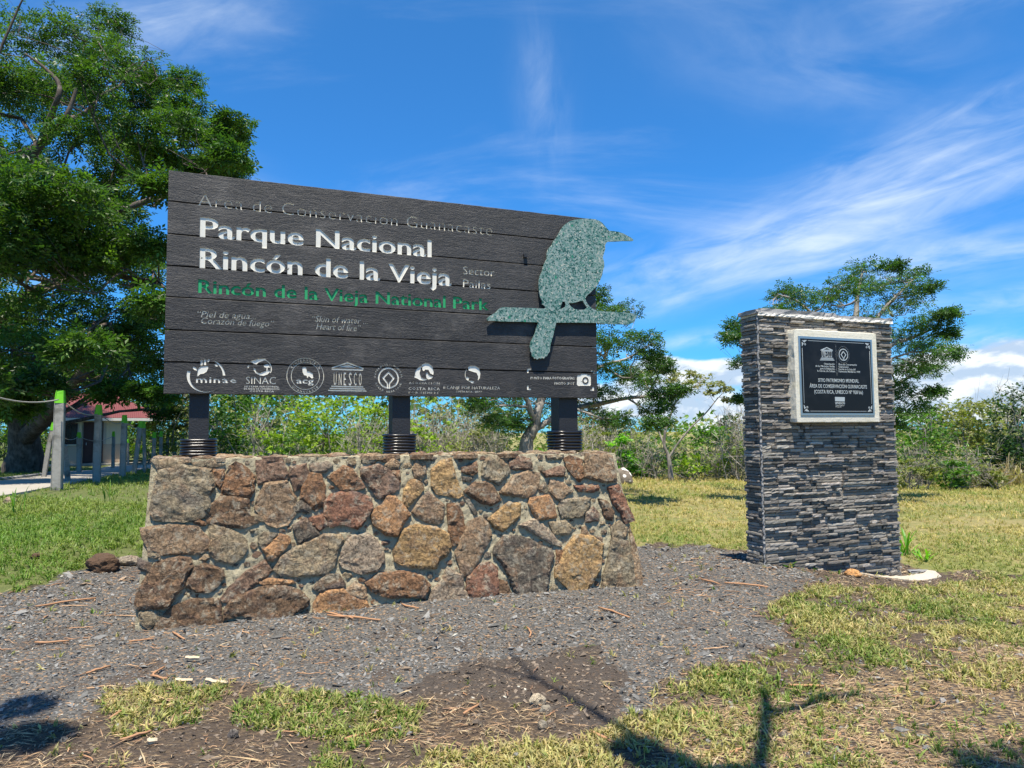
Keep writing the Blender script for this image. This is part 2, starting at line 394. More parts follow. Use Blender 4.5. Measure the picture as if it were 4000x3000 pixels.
def axis_pts(lo, hi, a, b, step, grow=1.12):
    c = list(np.arange(a, b + 1e-6, step)); s = step
    while c[-1] < hi: s *= grow; c.append(c[-1] + s)
    s = step
    while c[0] > lo: s *= grow; c.insert(0, c[0] - s)
    return np.array(c)
xs = axis_pts(-900, 900, -5.2, 6.4, .055, 1.13); ys = axis_pts(-300, 1500, 2.6, 9.8, .055, 1.12)
gx, gy = np.meshgrid(xs, ys); nx, ny = len(xs), len(ys)
gzv = gz(gx.ravel(), gy.ravel())
nearw = np.clip((13 - np.hypot(gx.ravel(), gy.ravel())) / 5, 0, 1)
gzv = gzv + (fbm(gx.ravel(), gy.ravel(), 7, 9, 3) - .5) * .018 * nearw
ii = (np.arange(ny - 1)[:, None] * nx + np.arange(nx - 1)[None]).ravel()
GA = areas(gx.ravel(), gy.ravel(), gzv)
gc = np.stack([GA[0], np.clip(GA[1] + GA[2] * .55, 0, 1), np.clip(GA[4] * .85, 0, 1)], 1)
gm = mesh('ground', np.stack([gx.ravel(), gy.ravel(), gzv], 1), np.stack([ii, ii + 1, ii + nx + 1, ii + nx], 1), gc, True)
stw = gm.color_attributes.new('dry', 'FLOAT_COLOR', 'POINT')
dry = np.ones((len(gzv), 4), np.float32); dry[:, 0] = np.clip(GA[3] + .35 * GA[2] + .2 * GA[5], 0, 1); dry[:, 1] = GA[1]; dry[:, 2] = np.clip((gx.ravel() + gy.ravel() * .22 + 1.5) / 3, 0, 1)
stw.data.foreach_set('color', dry.ravel())
m, t = new_mat('ground_mix')
V = t.node('ShaderNodeTexCoord').outputs['Object']
A = t.node('ShaderNodeSeparateColor', {0: t.node('ShaderNodeAttribute', attribute_name='tint').outputs['Color']}).outputs
D = t.node('ShaderNodeSeparateColor', {0: t.node('ShaderNodeAttribute', attribute_name='dry').outputs['Color']}).outputs
vor = t.node('ShaderNodeTexVoronoi', {'Vector': V, 'Scale': 62.0, 'Randomness': 1.0}, feature='F1')
vor2 = t.node('ShaderNodeTexVoronoi', {'Vector': V, 'Scale': 130.0, 'Randomness': 1.0}, feature='F1')
vb = t.node('ShaderNodeSeparateColor', {0: vor.outputs['Color']}).outputs
nf = t.noise(V, 45, 8, .7); nm = t.noise(V, 6, 6, .6); nl = t.noise(V, .7, 5, .6)
grav = t.mix(vb[0], (.056, .053, .049), (.150, .143, .130)); grav = t.mix(t.smooth(vb[1], .86, .93), grav, (.30, .20, .12))
soil = t.mix(nf, (.034, .026, .021), (.095, .072, .055)); soil = t.mix(t.smooth(nf, .60, .72), soil, (.15, .15, .15))
soil2 = t.mix(t.smooth(nf, .42, .62), soil, (.25, .17, .10))
turf = t.mix(nm, (.115, .135, .032), (.25, .25, .08)); turfd = t.mix(nf, (.20, .17, .06), (.38, .31, .14))
turf = t.mix(t.smooth(t.math('ADD', t.math('MULTIPLY', nl, .6), t.math('MULTIPLY', nm, .4)), .42, .58), turf, turfd)
turfl = t.mix(nm, (.06, .09, .022), (.17, .18, .06))
turf = t.mix(D[2], turfl, turf)
gm_mask = t.smooth(t.math('ADD', A[0], t.math('MULTIPLY', t.math('SUBTRACT', nm, .5), 1.1)), .35, .65)
base = t.mix(gm_mask, soil, grav)
dm = t.math('MULTIPLY', t.smooth(t.math('ADD', A[2], t.math('MULTIPLY', t.math('SUBTRACT', nm, .5), 1.0)), .4, .7), .8)
base = t.mix(dm, base, soil)
rd = t.smooth(t.noise(V, 1.7, 6, .65), .52, .68)
base = t.mix(t.math('MULTIPLY', rd, .65), base, (.075, .050, .034))
base = t.mix(t.math('MULTIPLY', D[0], t.smooth(t.noise(t.node('ShaderNodeMapping', {'Vector': V, 'Scale': (14, 38, 20)}).outputs[0], 1.4, 6, .65), .46, .62)), base, (.36, .25, .13))
base = t.mix(t.math('MULTIPLY', D[1], .93), base, turf)
hgt = t.math('ADD', t.math('MULTIPLY', t.math('SUBTRACT', 1.0, vor.outputs['Distance']), 1.2), t.math('ADD', t.math('MULTIPLY', vor2.outputs['Distance'], -.5), t.math('MULTIPLY', nf, .8)))
finish(t, principled(t, base, .93, bump(t, hgt, .9, .012), spec=.25))
ground = link('ground', gm, m); tag(ground, 'gravel, bare soil and mown grass around the sign', kind='structure')

# ------------------------------------------------------------------ rocks and stones from traced outlines
def resample(poly, step, jit=0.0, closed=True):
    P = [Vector(p) for p in poly]; out = []
    for i in range(len(P) if closed else len(P) - 1):
        a, b = P[i], P[(i + 1) % len(P)]; n = max(1, int((b - a).length / step))
        for k in range(n):
            p = a.lerp(b, k / n)
            out.append(Vector((p.x + random.gauss(0, jit) * (k > 0), p.y + random.gauss(0, jit) * (k > 0))))
    return out
def seg_dist(x, y, poly):
    best = np.full(len(x), 1e9); n = len(poly)
    for i in range(n):
        ax, ay = poly[i]; bx, by = poly[(i + 1) % n]; vx, vy = bx - ax, by - ay; L = vx * vx + vy * vy + 1e-12
        tt = np.clip(((x - ax) * vx + (y - ay) * vy) / L, 0, 1); best = np.minimum(best, np.hypot(x - ax - vx * tt, y - ay - vy * tt))
    return best
def stone_mesh(poly, proud, back, frame, seed, step=.024, rough=1.0):
    """a rough stone: outline in a plane frame (origin, u, v, n), face standing proud of the plane and sides running back"""
    org, U, Vv, N = frame
    out = resample(poly, step, .0028 * rough); bl = [(p.x, p.y) for p in out]
    bx = [p[0] for p in bl]; by = [p[1] for p in bl]
    g = step * 1.0
    X, Y = np.meshgrid(np.arange(min(bx), max(bx), g), np.arange(min(by), max(by), g * .9))
    X = X + (np.arange(X.shape[0]) % 2)[:, None] * g * .5
    X = X.ravel() + RNG.normal(0, g * .18, X.size); Y = Y.ravel() + RNG.normal(0, g * .18, Y.size)
    k = inpoly(X, Y, bl); X, Y = X[k], Y[k]
    d = seg_dist(X, Y, bl); k = d > g * .38; X, Y, d = X[k], Y[k], d[k]
    pts = [Vector(p) for p in bl] + [Vector((a, b)) for a, b in zip(X, Y)]; nb = len(bl)
    v2, _, tr, _, _, _ = delaunay_2d_cdt(pts, [(i, (i + 1) % nb) for i in range(nb)], [list(range(nb))], 1, 1e-6)
    if len(v2) < len(pts): pass
    P = np.array([(p[0], p[1]) for p in v2]); dd = seg_dist(P[:, 0], P[:, 1], bl); dd[:nb] = 0
    cxm, cym = P.mean(0); tx, ty = random.gauss(0, .035), random.gauss(0, .035)
    h = proud * (1 - np.exp(-dd / .006)) * .9 + (P[:, 0] - cxm) * tx + (P[:, 1] - cym) * ty
    h += (fbm(P[:, 0], P[:, 1], 9, seed, 2) - .5) * .030 * rough * np.clip(dd / .02, 0, 1)
    st_ = fbm(P[:, 0] * .6 + P[:, 1] * .5, P[:, 1], 26, seed + 3, 3) - .5
    h += st_ * .020 * rough * np.clip(dd / .015, .25, 1)
    h += np.where(fbm(P[:, 0], P[:, 1], 6, seed + 9, 1) > .55, .008 * rough, 0)
    h[:nb] = proud * .6 + RNG.normal(0, .0025, nb)
    W = [org + U * p[0] + Vv * p[1] + N * float(hh) for p, hh in zip(P, h)]
    Fc = [tuple(f) for f in tr]
    base0 = len(W)
    for i in range(nb): W.append(org + U * P[i, 0] * 1 + Vv * P[i, 1] - N * back)
    for i in range(nb):
        j = (i + 1) % nb; Fc.append((j, i, base0 + i)); Fc.append((j, base0 + i, base0 + j))
    Fc.append(tuple(base0 + i for i in range(nb)))
    # orient the front faces outwards
    a, b, c = (W[i] for i in Fc[0]); flip = (b - a).cross(c - a).dot(N) < 0
    if flip: Fc = [tuple(reversed(f)) if k < len(tr) else f for k, f in enumerate(Fc)]
    return W, Fc
m, t = new_mat('field_stone'); STONE = m
oi = t.node('ShaderNodeObjectInfo'); V = t.node('ShaderNodeTexCoord').outputs['Object']
rnd = oi.outputs['Random']; sh_ = t.node('ShaderNodeCombineXYZ', {0: t.math('MULTIPLY', rnd, 31.0), 1: t.math('MULTIPLY', rnd, 17.0), 2: rnd}).outputs[0]
Vs = t.node('ShaderNodeVectorMath', {0: V, 1: sh_}, operation='ADD').outputs[0]
n1 = t.noise(Vs, 7, 6, .6, .4); n2 = t.noise(Vs, 42, 8, .72); n3 = t.noise(Vs, 150, 4, .7); n4 = t.noise(Vs, 3.4, 4, .5, .8)
base = t.mix(1.0, oi.outputs['Color'], (1.12, 1.0, .86), 'MULTIPLY')
alt = t.ramp(t.noise(Vs, 5, 4, .6, .7), [(.30, (.10, .095, .09)), (.45, (.15, .09, .07)), (.56, (.27, .15, .075)), (.70, (.32, .26, .17))])
c = t.mix(t.math('MULTIPLY', t.smooth(n1, .45, .64), .5), base, alt)
c = t.mix(t.math('MULTIPLY', t.smooth(n4, .58, .72), .45), c, (.16, .15, .14))
c = t.mix(t.smooth(n2, .30, .75), t.mix(1.0, c, (.36, .34, .33), 'MULTIPLY'), t.mix(1.0, c, (1.65, 1.60, 1.5), 'MULTIPLY'))
c = t.mix(t.math('MULTIPLY', t.smooth(n3, .60, .72), .6), c, (.46, .39, .27))
n5 = t.noise(Vs, 13, 7, .72, .6)
c = t.mix(t.math('MULTIPLY', t.smooth(n5, .50, .64), .7), c, (.36, .315, .23))
hh = t.math('ADD', t.math('MULTIPLY', n2, 1.0), t.math('MULTIPLY', n3, .45))
vc = t.node('ShaderNodeTexVoronoi', {'Vector': t.node('ShaderNodeVectorMath', {0: Vs, 1: t.node('ShaderNodeVectorMath', {0: t.noise(Vs, 9, 3, .6, out=1), 3: .12}, operation='SCALE').outputs[0]}, operation='ADD').outputs[0], 'Scale': 7.0}, feature='DISTANCE_TO_EDGE').outputs[0]
crk = t.smooth(vc, .0, .02)
c = t.mix(t.math('MULTIPLY', t.math('SUBTRACT', 1.0, crk), .6), c, (.03, .026, .022))
hh = t.math('ADD', hh, t.math('ADD', t.math('MULTIPLY', crk, .35), t.math('MULTIPLY', n1, 1.2)))
finish(t, principled(t, c, .88, bump(t, hh, 1.0, .016), spec=.3))
m, t = new_mat('mortar'); MORTAR = m
V = t.node('ShaderNodeTexCoord').outputs['Object']; n1 = t.noise(V, 5, 5, .6); n2 = t.noise(V, 30, 8, .8); n3 = t.noise(V, 110, 4, .7)
c = t.mix(n1, (.33, .285, .19), (.58, .51, .345)); c = t.mix(t.smooth(n2, .46, .36), c, (.075, .062, .042)); c = t.mix(t.math('MULTIPLY', t.smooth(n1, .60, .72), .6), c, (.22, .19, .14))
finish(t, principled(t, c, .95, bump(t, t.math('ADD', n2, t.math('MULTIPLY', n3, .5)), 1.0, .022), spec=.15))

# plinth body: front face leans back
BAT = .17
TLp = None
nF = (Vector((DN.x, DN.y, 0)) * 1.36 + Vector((0, 0, BAT))).normalized()      # normal of the battered front
TL = on_plane(592, 1800, FL, nF); TR = on_plane(2402, 1772, FL, nF); FRp = on_plane(2510, 2285, FL, nF)
TOPZ = (TL.z + TR.z) / 2
VF = nF.cross(DX).normalized(); VF = VF if VF.z > 0 else -VF
frameF = (FL, DX, VF, nF)
def uvF(px, py):
    p = on_plane(px, py, FL, nF) - FL; return (p.dot(DX), p.dot(VF))
print('PLINTH', FL, FRp, TL, TR, TOPZ, 'pillar', PIL, PIR)
DEPTH = .78
plinth = empty('stone_plinth', (FL + FRp) / 2, 'rough mortared fieldstone plinth carrying the dark plank park sign', 'stone plinth')
def front_line(v):                        # left and right edge of the front at height fraction
    l = uvF(592 - 66 * (1 - v), 1795 + 667 * (1 - v)); r = uvF(2402 + 108 * (1 - v), 1770 + 515 * (1 - v)); return l, r
# mortar body
VV, FF = [], []
Hn, Wn = 46, 150
def body_pt(u, v, side):
    l, r = front_line(v); p = FL + DX * (l[0] + (r[0] - l[0]) * u) + VF * (l[1] + (r[1] - l[1]) * u); return p
rng2 = np.random.default_rng(3)
def grid_patch(fn, nu, nv, rough, nrm, s=0):
    U_, V_ = np.meshgrid(np.linspace(0, 1, nu), np.linspace(0, 1, nv)); P = np.array([tuple(fn(a, b)) for a, b in zip(U_.ravel(), V_.ravel())])
    edge = np.minimum(np.minimum(U_, 1 - U_) * nu, np.minimum(V_, 1 - V_) * nv).ravel(); k = np.clip(edge / 1.5, 0, 1)
    q = fbm(P[:, 0] + P[:, 1] * .6, P[:, 2] + P[:, 1] * .3, 11, s, 4) - .5
    P = P + np.array(tuple(nrm))[None] * ((q * rough + (fbm(P[:, 0] + P[:, 1], P[:, 2], 34, s + 8, 3) - .5) * rough * .9) * k)[:, None]
    i = (np.arange(nv - 1)[:, None] * nu + np.arange(nu - 1)[None]).ravel()
    return P, np.concatenate([np.stack([i, i + 1, i + nu + 1], 1), np.stack([i, i + nu + 1, i + nu], 1)])
BK = -DN * DEPTH
def low(p): return p
Z_UNDER = Vector((0, 0, -.12))
def f_front(u, v):
    p = body_pt(u, v, 0)
    return p + (Z_UNDER if v == 0 else Vector())
def back_pt(u, v):
    p = body_pt(u, v, 0); off = (p - FL).dot(DN); return Vector((p.x, p.y, p.z)) - DN * (off + DEPTH + .35 * v * 0 + (-off) * 0) + (Z_UNDER if v == 0 else Vector())
def f_left(u, v): a = back_pt(0, v) + DX * .08 * v; b = f_front(0, v); return a.lerp(b, u)
def f_right(u, v): a = f_front(1, v); b = back_pt(1, v) - DX * .05 * v; return a.lerp(b, u)
def f_top(u, v): return f_front(u, 1.0).lerp(back_pt(u, 1.0), v)
def f_back(u, v): return back_pt(1 - u, v)
pm = [grid_patch(f_front, 330, 100, .030, nF, 1), grid_patch(f_left, 30, 46, .03, -DX, 2), grid_patch(f_right, 30, 46, .03, DX, 3), grid_patch(f_top, 120, 24, .03, Vector((0, 0, 1)), 4), grid_patch(f_back, 60, 20, .03, -DN, 5)]
V, Fc = join(pm)
link('mortar', mesh('mortar', V, Fc, None, True), MORTAR, plinth)
CC = dict(r=(0.200, 0.122, 0.074), d=(0.136, 0.097, 0.068), o=(0.336, 0.209, 0.116), g=(0.205, 0.191, 0.149), s=(0.102, 0.098, 0.091), p=(0.160, 0.114, 0.092), t=(0.270, 0.210, 0.151), y=(0.332, 0.242, 0.128), l=(0.271, 0.240, 0.204), u=(0.238, 0.212, 0.158), m=(0.185, 0.103, 0.076))
CC0 = dict(r=(.235, .112, .055), d=(.145, .092, .062), o=(.36, .185, .075), g=(.20, .19, .155), s=(.10, .102, .105), p=(.165, .105, .092), t=(.285, .205, .14), y=(.37, .235, .085), l=(.26, .245, .235), u=(.24, .215, .165), m=(.25, .10, .075))
SA_, SB_, SC_ = (500, 1750, 2.2125), (1200, 1750, 2.37), (1850, 1750, 2.5529)
STONES = [
 (SA_, 'g', 1.6, '260,200 460,150 720,190 745,340 700,420 715,500 690,590 480,635 230,620 195,540 220,400 240,330'),
 (SA_, 'u', .6, '210,110 420,88 540,120 500,150 400,172 260,180'),
 (SA_, 'r', .8, '740,190 830,190 830,290 790,350 745,300'),
 (SA_, 'r', 1.1, '842,290 870,170 930,125 1000,160 1095,240 1085,370 1050,435 900,410 805,400 815,350'),
 (SA_, 'd', 1.1, '700,510 800,420 900,420 1040,445 1050,580 1120,640 1000,690 870,680 690,640 680,600'),
 (SA_, 'p', .9, '1110,110 1330,90 1380,220 1370,270 1230,275 1130,320 1115,200'),
 (SA_, 't', 1.0, '1180,310 1370,285 1410,380 1450,430 1440,570 1380,660 1280,680 1200,650 1100,520 1110,470'),
 (SA_, 'p', 1.0, '1400,170 1540,140 1555,200 1540,300 1440,370 1405,250'),
 (SA_, 'r', 1.1, '1565,215 1660,220 1700,330 1695,480 1620,540 1490,440 1510,330'),
 (SA_, 's', 1.2, '1450,480 1505,450 1580,510 1560,555 1450,545'),
 (SA_, 'l', 1.2, '1570,140 1720,120 1760,150 1700,205 1620,212 1575,180'),
 (SA_, 't', .9, '110,690 350,665 480,665 600,680 690,770 700,880 600,915 300,920 170,850 130,780'),
 (SA_, 'u', .9, '705,680 780,655 950,740 1020,800 1030,860 990,930 900,1000 760,960 710,900'),
 (SA_, 'g', 1.1, '1130,770 1180,730 1285,740 1205,830 1160,865 1130,810'),
 (SA_, 'o', 1.8, '1215,850 1310,745 1390,770 1400,810 1350,870 1260,970 1210,965 1165,870'),
 (SA_, 's', .6, '85,960 190,1000 200,1090 100,1040'),
 (SA_, 'd', 1.7, '250,990 440,940 540,950 560,1030 500,1110 480,1200 430,1250 350,1380 80,1385 65,1340 100,1200 200,1060'),
 (SA_, 'd', 1.3, '580,1030 660,1000 820,1050 830,1110 770,1190 700,1240 590,1240 510,1190 530,1110'),
 (SA_, 'p', 1.0, '1180,965 1240,1060 1180,1130 1060,1200 980,1300 830,1330 805,1290 900,1180 1010,1080'),
 (SA_, 'o', 1.6, '1135,1160 1220,1125 1410,1140 1440,1160 1330,1185 1180,1190'),
 (SA_, 'd', 1.1, '270,1480 390,1370 540,1310 770,1300 800,1370 800,1520 700,1590 400,1640 190,1630'),
 (SA_, 'u', .8, '90,1400 200,1390 330,1440 260,1500 180,1560 110,1500'),
 (SA_, 'd', 1.9, '830,1400 900,1310 1040,1240 1180,1195 1350,1190 1480,1230 1560,1310 1540,1370 1400,1450 1330,1490 1150,1515 1000,1440 830,1490'),
 (SA_, 'd', .8, '1440,1460 1550,1400 1560,1520 1450,1540'),
 (SA_, 'r', .9, '560,640 620,615 690,650 640,670'),
 (SA_, 'o', .7, '225,335 300,340 305,395 240,410'),
 (SA_, 'g', .8, '560,130 700,115 830,140 720,175 600,165'),
 (SA_, 'u', .7, '1080,570 1160,590 1170,630 1090,630'),
 (SB_, 'u', 1.5, '-310,1120 -240,1010 -130,930 150,800 300,800 330,850 270,960 240,1090 170,1170 -50,1180 -240,1180'),
 (SB_, 's', 1.3, '50,1290 180,1170 290,1170 345,1260 320,1295 200,1300 130,1335'),
 (SB_, 'o', 1.3, '60,1440 120,1350 210,1310 330,1305 400,1365 540,1410 580,1500 480,1560 60,1600'),
 (SB_, 't', 1.3, '350,1320 450,1240 530,1290 550,1395 470,1402 360,1365'),
 (SB_, 'r', 1.9, '540,1250 660,1160 880,1140 1050,1180 1130,1270 1080,1395 900,1370 780,1385 600,1330'),
 (SB_, 's', .7, '940,1480 1080,1405 1060,1500 950,1510'),
 (SB_, 'l', 1.1, '1290,1110 1430,1180 1440,1290 1510,1410 1330,1500 1090,1500 1150,1320 1250,1220'),
 (SB_, 'm', 1.2, '1480,1190 1600,1075 1690,1060 1750,1110 1765,1330 1700,1420 1535,1420 1475,1300'),
 (SC_, 'd', .8, '245,1310 330,1340 380,1500 300,1525 245,1470'),
 (SB_, 'l', 1.2, '380,820 560,790 640,860 700,960 710,1060 640,1140 500,1160 330,1100 300,1050 330,920'),
 (SB_, 'y', 1.8, '860,820 900,750 1000,710 1180,730 1300,800 1320,930 1280,1000 1210,1040 1190,1110 1050,1110 900,1090 810,1040 800,950'),
 (SB_, 'r', 1.0, '1290,520 1400,520 1440,650 1460,780 1420,860 1350,900 1310,800 1300,620'),
 (SB_, 't', 1.2, '1370,970 1450,780 1490,690 1600,640 1670,700 1700,820 1620,960 1560,1070 1490,1190 1430,1170'),
 (SB_, 'm', 1.7, '160,500 220,430 400,400 585,460 600,570 540,660 460,750 340,700 210,730 160,620'),
 (SB_, 'm', 1.2, '20,650 150,615 200,705 110,765 50,720'),
 (SB_, 's', 1.5, '-130,720 -10,650 110,800 60,830 -80,880'),
 (SB_, 'r', 1.3, '190,270 330,170 420,200 530,365 400,400 340,420 270,340'),
 (SB_, 'p', 1.3, '495,190 660,155 770,215 850,320 840,380 720,450 660,470 500,260'),
 (SB_, 't', 1.0, '720,160 790,100 850,140 835,190 745,195'),
 (SB_, 'r', .7, '765,210 850,210 860,310 800,265'),
 (SB_, 't', 1.0, '1010,120 1080,140 1095,230 1050,295 1000,270 975,200'),
 (SB_, 'y', 1.1, '900,380 950,300 1010,300 1060,335 1070,390 920,560 880,500'),
 (SB_, 'o', 1.8, '690,530 740,450 810,450 880,530 950,620 880,700 830,815 720,800 610,700 590,580'),
 (SB_, 't', 1.1, '970,590 1050,470 1120,410 1260,530 1250,650 1210,700 1100,680 1000,620'),
 (SB_, 'y', 1.0, '1150,200 1240,120 1330,100 1350,200 1390,330 1440,430 1390,460 1200,420 1150,350'),
 (SB_, 'r', 1.3, '1430,180 1560,130 1570,225 1520,250 1430,220'),
 (SB_, 's', .8, '1440,265 1530,270 1500,310 1445,300'),
 (SB_, 'd', 1.1, '1450,400 1550,320 1640,315 1700,345 1790,480 1700,530 1600,505 1500,440'),
 (SC_, 'g', 1.2, '100,150 160,85 230,90 330,170 350,240 240,370 80,270'),
 (SC_, 'p', 1.0, '350,130 460,85 560,110 580,210 420,215 360,200'),
 (SC_, 't', 1.2, '260,440 410,270 530,235 650,255 640,370 590,450 520,490 300,460'),
 (SC_, 'p', 1.0, '690,240 850,180 900,200 890,280 720,290'),
 (SC_, 'r', 1.1, '895,110 960,80 1070,120 1085,290 1050,335 1000,290 930,200'),
 (SC_, 't', 1.5, '1110,62 1300,60 1370,90 1420,330 1300,340 1100,290'),
 (SC_, 'm', 1.1, '1000,370 1230,370 1240,420 1180,440 1050,435'),
 (SC_, 't', 1.3, '760,320 880,350 980,430 850,520 750,430'),
 (SC_, 'm', 1.5, '1335,400 1440,370 1580,690 1590,720 1500,750 1460,640 1390,560'),
 (SC_, 'o', 1.4, '545,560 560,500 740,470 790,560 815,690 630,715'),
 (SC_, 'g', 1.3, '840,590 860,520 1040,500 1155,500 1140,590 1070,690 940,690 880,700'),
 (SC_, 'y', 1.1, '140,710 340,540 460,560 450,690 290,830 200,790'),
 (SC_, 'l', 1.3, '450,770 600,710 680,760 770,850 870,980 760,950 640,870 540,820'),
 (SC_, 'u', 1.1, '750,740 900,725 980,790 930,860 800,860'),
 (SC_, 'p', .8, '1115,640 1190,590 1240,650 1230,725 1115,735'),
 (SC_, 'd', 1.1, '1245,510 1330,540 1390,640 1370,720 1310,700'),
 (SC_, 'u', 1.0, '1370,790 1450,730 1525,800 1500,915 1380,880'),
 (SC_, 's', 1.7, '200,1000 300,870 450,880 560,920 760,1010 790,1080 750,1170 735,1340 700,1470 560,1530 430,1500 360,1310 280,1150 195,1060'),
 (SC_, 'y', 1.9, '900,1020 1000,875 1160,875 1280,960 1260,1080 1250,1200 1180,1320 1090,1450 1000,1470 900,1360 810,1290 810,1190 860,1130'),
 (SC_, 't', .8, '1080,800 1110,780 1140,855 1070,868'),
 (SC_, 'g', 1.3, '1370,900 1530,930 1570,1100 1605,1400 1270,1460 1290,1250 1330,1150'),
 (SC_, 't', .7, '1545,780 1595,900 1640,1100 1690,1390 1615,1400 1585,1100'),
 (SC_, 'r', .8, '820,1020 885,1020 850,1140 815,1150'),
 (SC_, 'd', .9, '1180,870 1270,890 1270,950 1200,900'),
 (SC_, 't', .8, '250,85 350,80 340,118 270,112'),
 (SC_, 'u', .8, '720,75 890,70 860,110 740,112'),
 (SB_, 'd', .8, '650,80 840,62 850,100 740,122 660,115'),
 (SB_, 'u', .6, '520,85 640,90 620,140 520,140'),
 (SB_, 's', .6, '1070,80 1190,85 1160,120 1080,112'),
 (SB_, 's', .6, '1440,450 1500,470 1570,600 1540,610'),
 (SC_, 'g', .6, '640,400 700,350 740,400 720,440 660,440'),
 (SA_, 'g', .6, '170,860 270,860 270,960 180,930'),
]
def add_stone(poly, frame, colour, proud, name='stone', step=.024, rough=1.0, parent=None, back=.05):
    W, Fc = stone_mesh(poly, proud, back, frame, random.randint(0, 999), step, rough)
    o = link(name, mesh(name, [tuple(p) for p in W], Fc), STONE, parent or plinth)
    k = random.uniform(.86, 1.14); o.color = (colour[0] * k, colour[1] * k, colour[2] * k, 1); return o
for (ox, oy, s), ck, pr, txt in STONES:
    poly = [uvF(ox + float(a) / s, oy + float(b) / s) for a, b in (q.split(',') for q in txt.split())]
    mx_, my_ = sum(p[0] for p in poly) / len(poly), sum(p[1] for p in poly) / len(poly)
    poly = [(p[0] + (p[0] - mx_) / math.hypot(p[0] - mx_, p[1] - my_) * .011, p[1] + (p[1] - my_) / math.hypot(p[0] - mx_, p[1] - my_) * .011) for p in poly]
    add_stone(poly, frameF, CC[ck], .028 * pr + .006, rough=1.0 if ck in 'rdpgm' else .75)
# small packing stones in the wide joints
taken = [[uvF(ox + float(a) / s, oy + float(b) / s) for a, b in (q.split(',') for q in txt.split())] for (ox, oy, s), ck, pr, txt in STONES]
def pack(n, rmin, rmax, region, frame, cols, proud, taken, tries=4000, parent=None, clear=.012, back=.05):
    placed = 0
    for _ in range(tries):
        if placed >= n: break
        u, v = region(); r = random.uniform(rmin, rmax); k = random.randint(5, 8); ph = random.uniform(0, 6.28); el_ = random.uniform(.55, 1)
        poly = [(u + math.cos(ph + i * 6.283 / k) * r * random.uniform(.75, 1.1), v + math.sin(ph + i * 6.283 / k) * r * el_ * random.uniform(.75, 1.1)) for i in range(k)]
        xsn = np.array([p[0] for p in poly] + [u]); ysn = np.array([p[1] for p in poly] + [v]); ok = True
        for tp in taken:
            if abs(tp[0][0] - u) > 1.2 and len(tp) < 20: continue
            if inpoly(xsn, ysn, tp).any() or seg_dist(xsn, ysn, tp).min() < clear: ok = False; break
        if not ok: continue
        taken.append(poly); placed += 1
        add_stone(poly, frame, random.choice(cols), proud * random.uniform(.6, 1.2), parent=parent, back=back)
def reg_front():
    v = random.random(); l, r = front_line(v); a = random.uniform(.02, .98); return (l[0] + (r[0] - l[0]) * a, l[1] + (r[1] - l[1]) * a - .02)
pack(80, .018, .06, reg_front, frameF, [CC[k] for k in 'rdgstpu'], .012, taken)
# ends, back and flat cap stones
for fn, N_, du, tk, n, rr in ((f_left, -DX, -DN * -1, 'rdgstpu', 40, (.06, .17)), (f_right, DX, DN * -1, 'rdgstpyu', 40, (.06, .17)), (f_back, -DN, -DX, 'rdgstpyu', 90, (.07, .2))):
    p00, p10, p01 = fn(0, .001), fn(1, .001), fn(0, 1); U_ = (p10 - p00).normalized(); nn = U_.cross((p01 - p00)).normalized(); Vv = nn.cross(U_)
    if nn.dot(N_) < 0: nn = -nn
    Wd = (p10 - p00).length; Hd = (p01 - p00).dot(Vv); tk_ = []
    def reg(Wd=Wd, Hd=Hd):
        y = random.uniform(.04, Hd - .1); k = .22 * y / Hd + .16
        return (random.uniform(.08 + (k if fn is f_right else 0), Wd - .08 - (k if fn is f_left else 0)), y)
    pack(n, rr[0], rr[1], reg, (p00, U_, Vv, nn), [CC[k] for k in tk], .022, tk_, 1500)
tk_ = []; L_ = (TR - TL).length
capf = (f_top(0, 0), (f_top(1, 0) - f_top(0, 0)).normalized(), -DN, Vector((0, 0, 1)))
tk_ = []
pack(70, .07, .17, lambda: (random.uniform(.05, L_ - .05), random.uniform(.02, .5)), capf, [CC[k] for k in 'tputld'], .016, tk_, 2500, back=.03)
# ------------------------------------------------------------------ plank sign
SP = TL - DN * .30; SP = Vector((SP.x, SP.y, 0))           # a point of the sign's front plane (upright)
def onS(px, py): return on_plane(px, py, SP, DN)
S0 = onS(638.4, 1538.7)                                    # lower left corner of the planks
ZV = Vector((0, 0, 1))
def uvS(px, py): p = onS(px, py) - S0; return (p.dot(DX), p.z)
SW = (uvS(2331, 1557)[0] + uvS(2325, 856)[0]) / 2; SH = (uvS(659.7, 663)[1] + uvS(2325, 856)[1]) / 2
print('SIGN', S0, SW, SH)
m, t = new_mat('charred_plank'); PLANK = m
V = t.node('ShaderNodeTexCoord').outputs['Object']; oi = t.node('ShaderNodeObjectInfo')
Vp = t.node('ShaderNodeVectorMath', {0: V, 1: t.node('ShaderNodeCombineXYZ', {0: t.math('MULTIPLY', oi.outputs['Random'], 9.0), 1: 0.0, 2: t.math('MULTIPLY', oi.outputs['Random'], 5.0)}).outputs[0]}, operation='ADD').outputs[0]
gr = t.node('ShaderNodeMapping', {'Vector': Vp, 'Scale': (.32, .6, 1.4)}).outputs[0]
n1 = t.noise(gr, 46, 8, .72, 1.0); n2 = t.noise(gr, 7, 6, .6, 1.5); n3 = t.noise(V, 3, 4, .6); n4 = t.noise(V, 75, 6, .7)
c = t.mix(n1, (.0100, .0102, .0108), (.037, .036, .036)); c = t.mix(t.math('MULTIPLY', t.smooth(n3, .45, .7), .5), c, (.055, .05, .048))
c = t.mix(1.0, c, t.mix(oi.outputs['Random'], (.75, .75, .76), (1.3, 1.28, 1.25)), 'MULTIPLY')
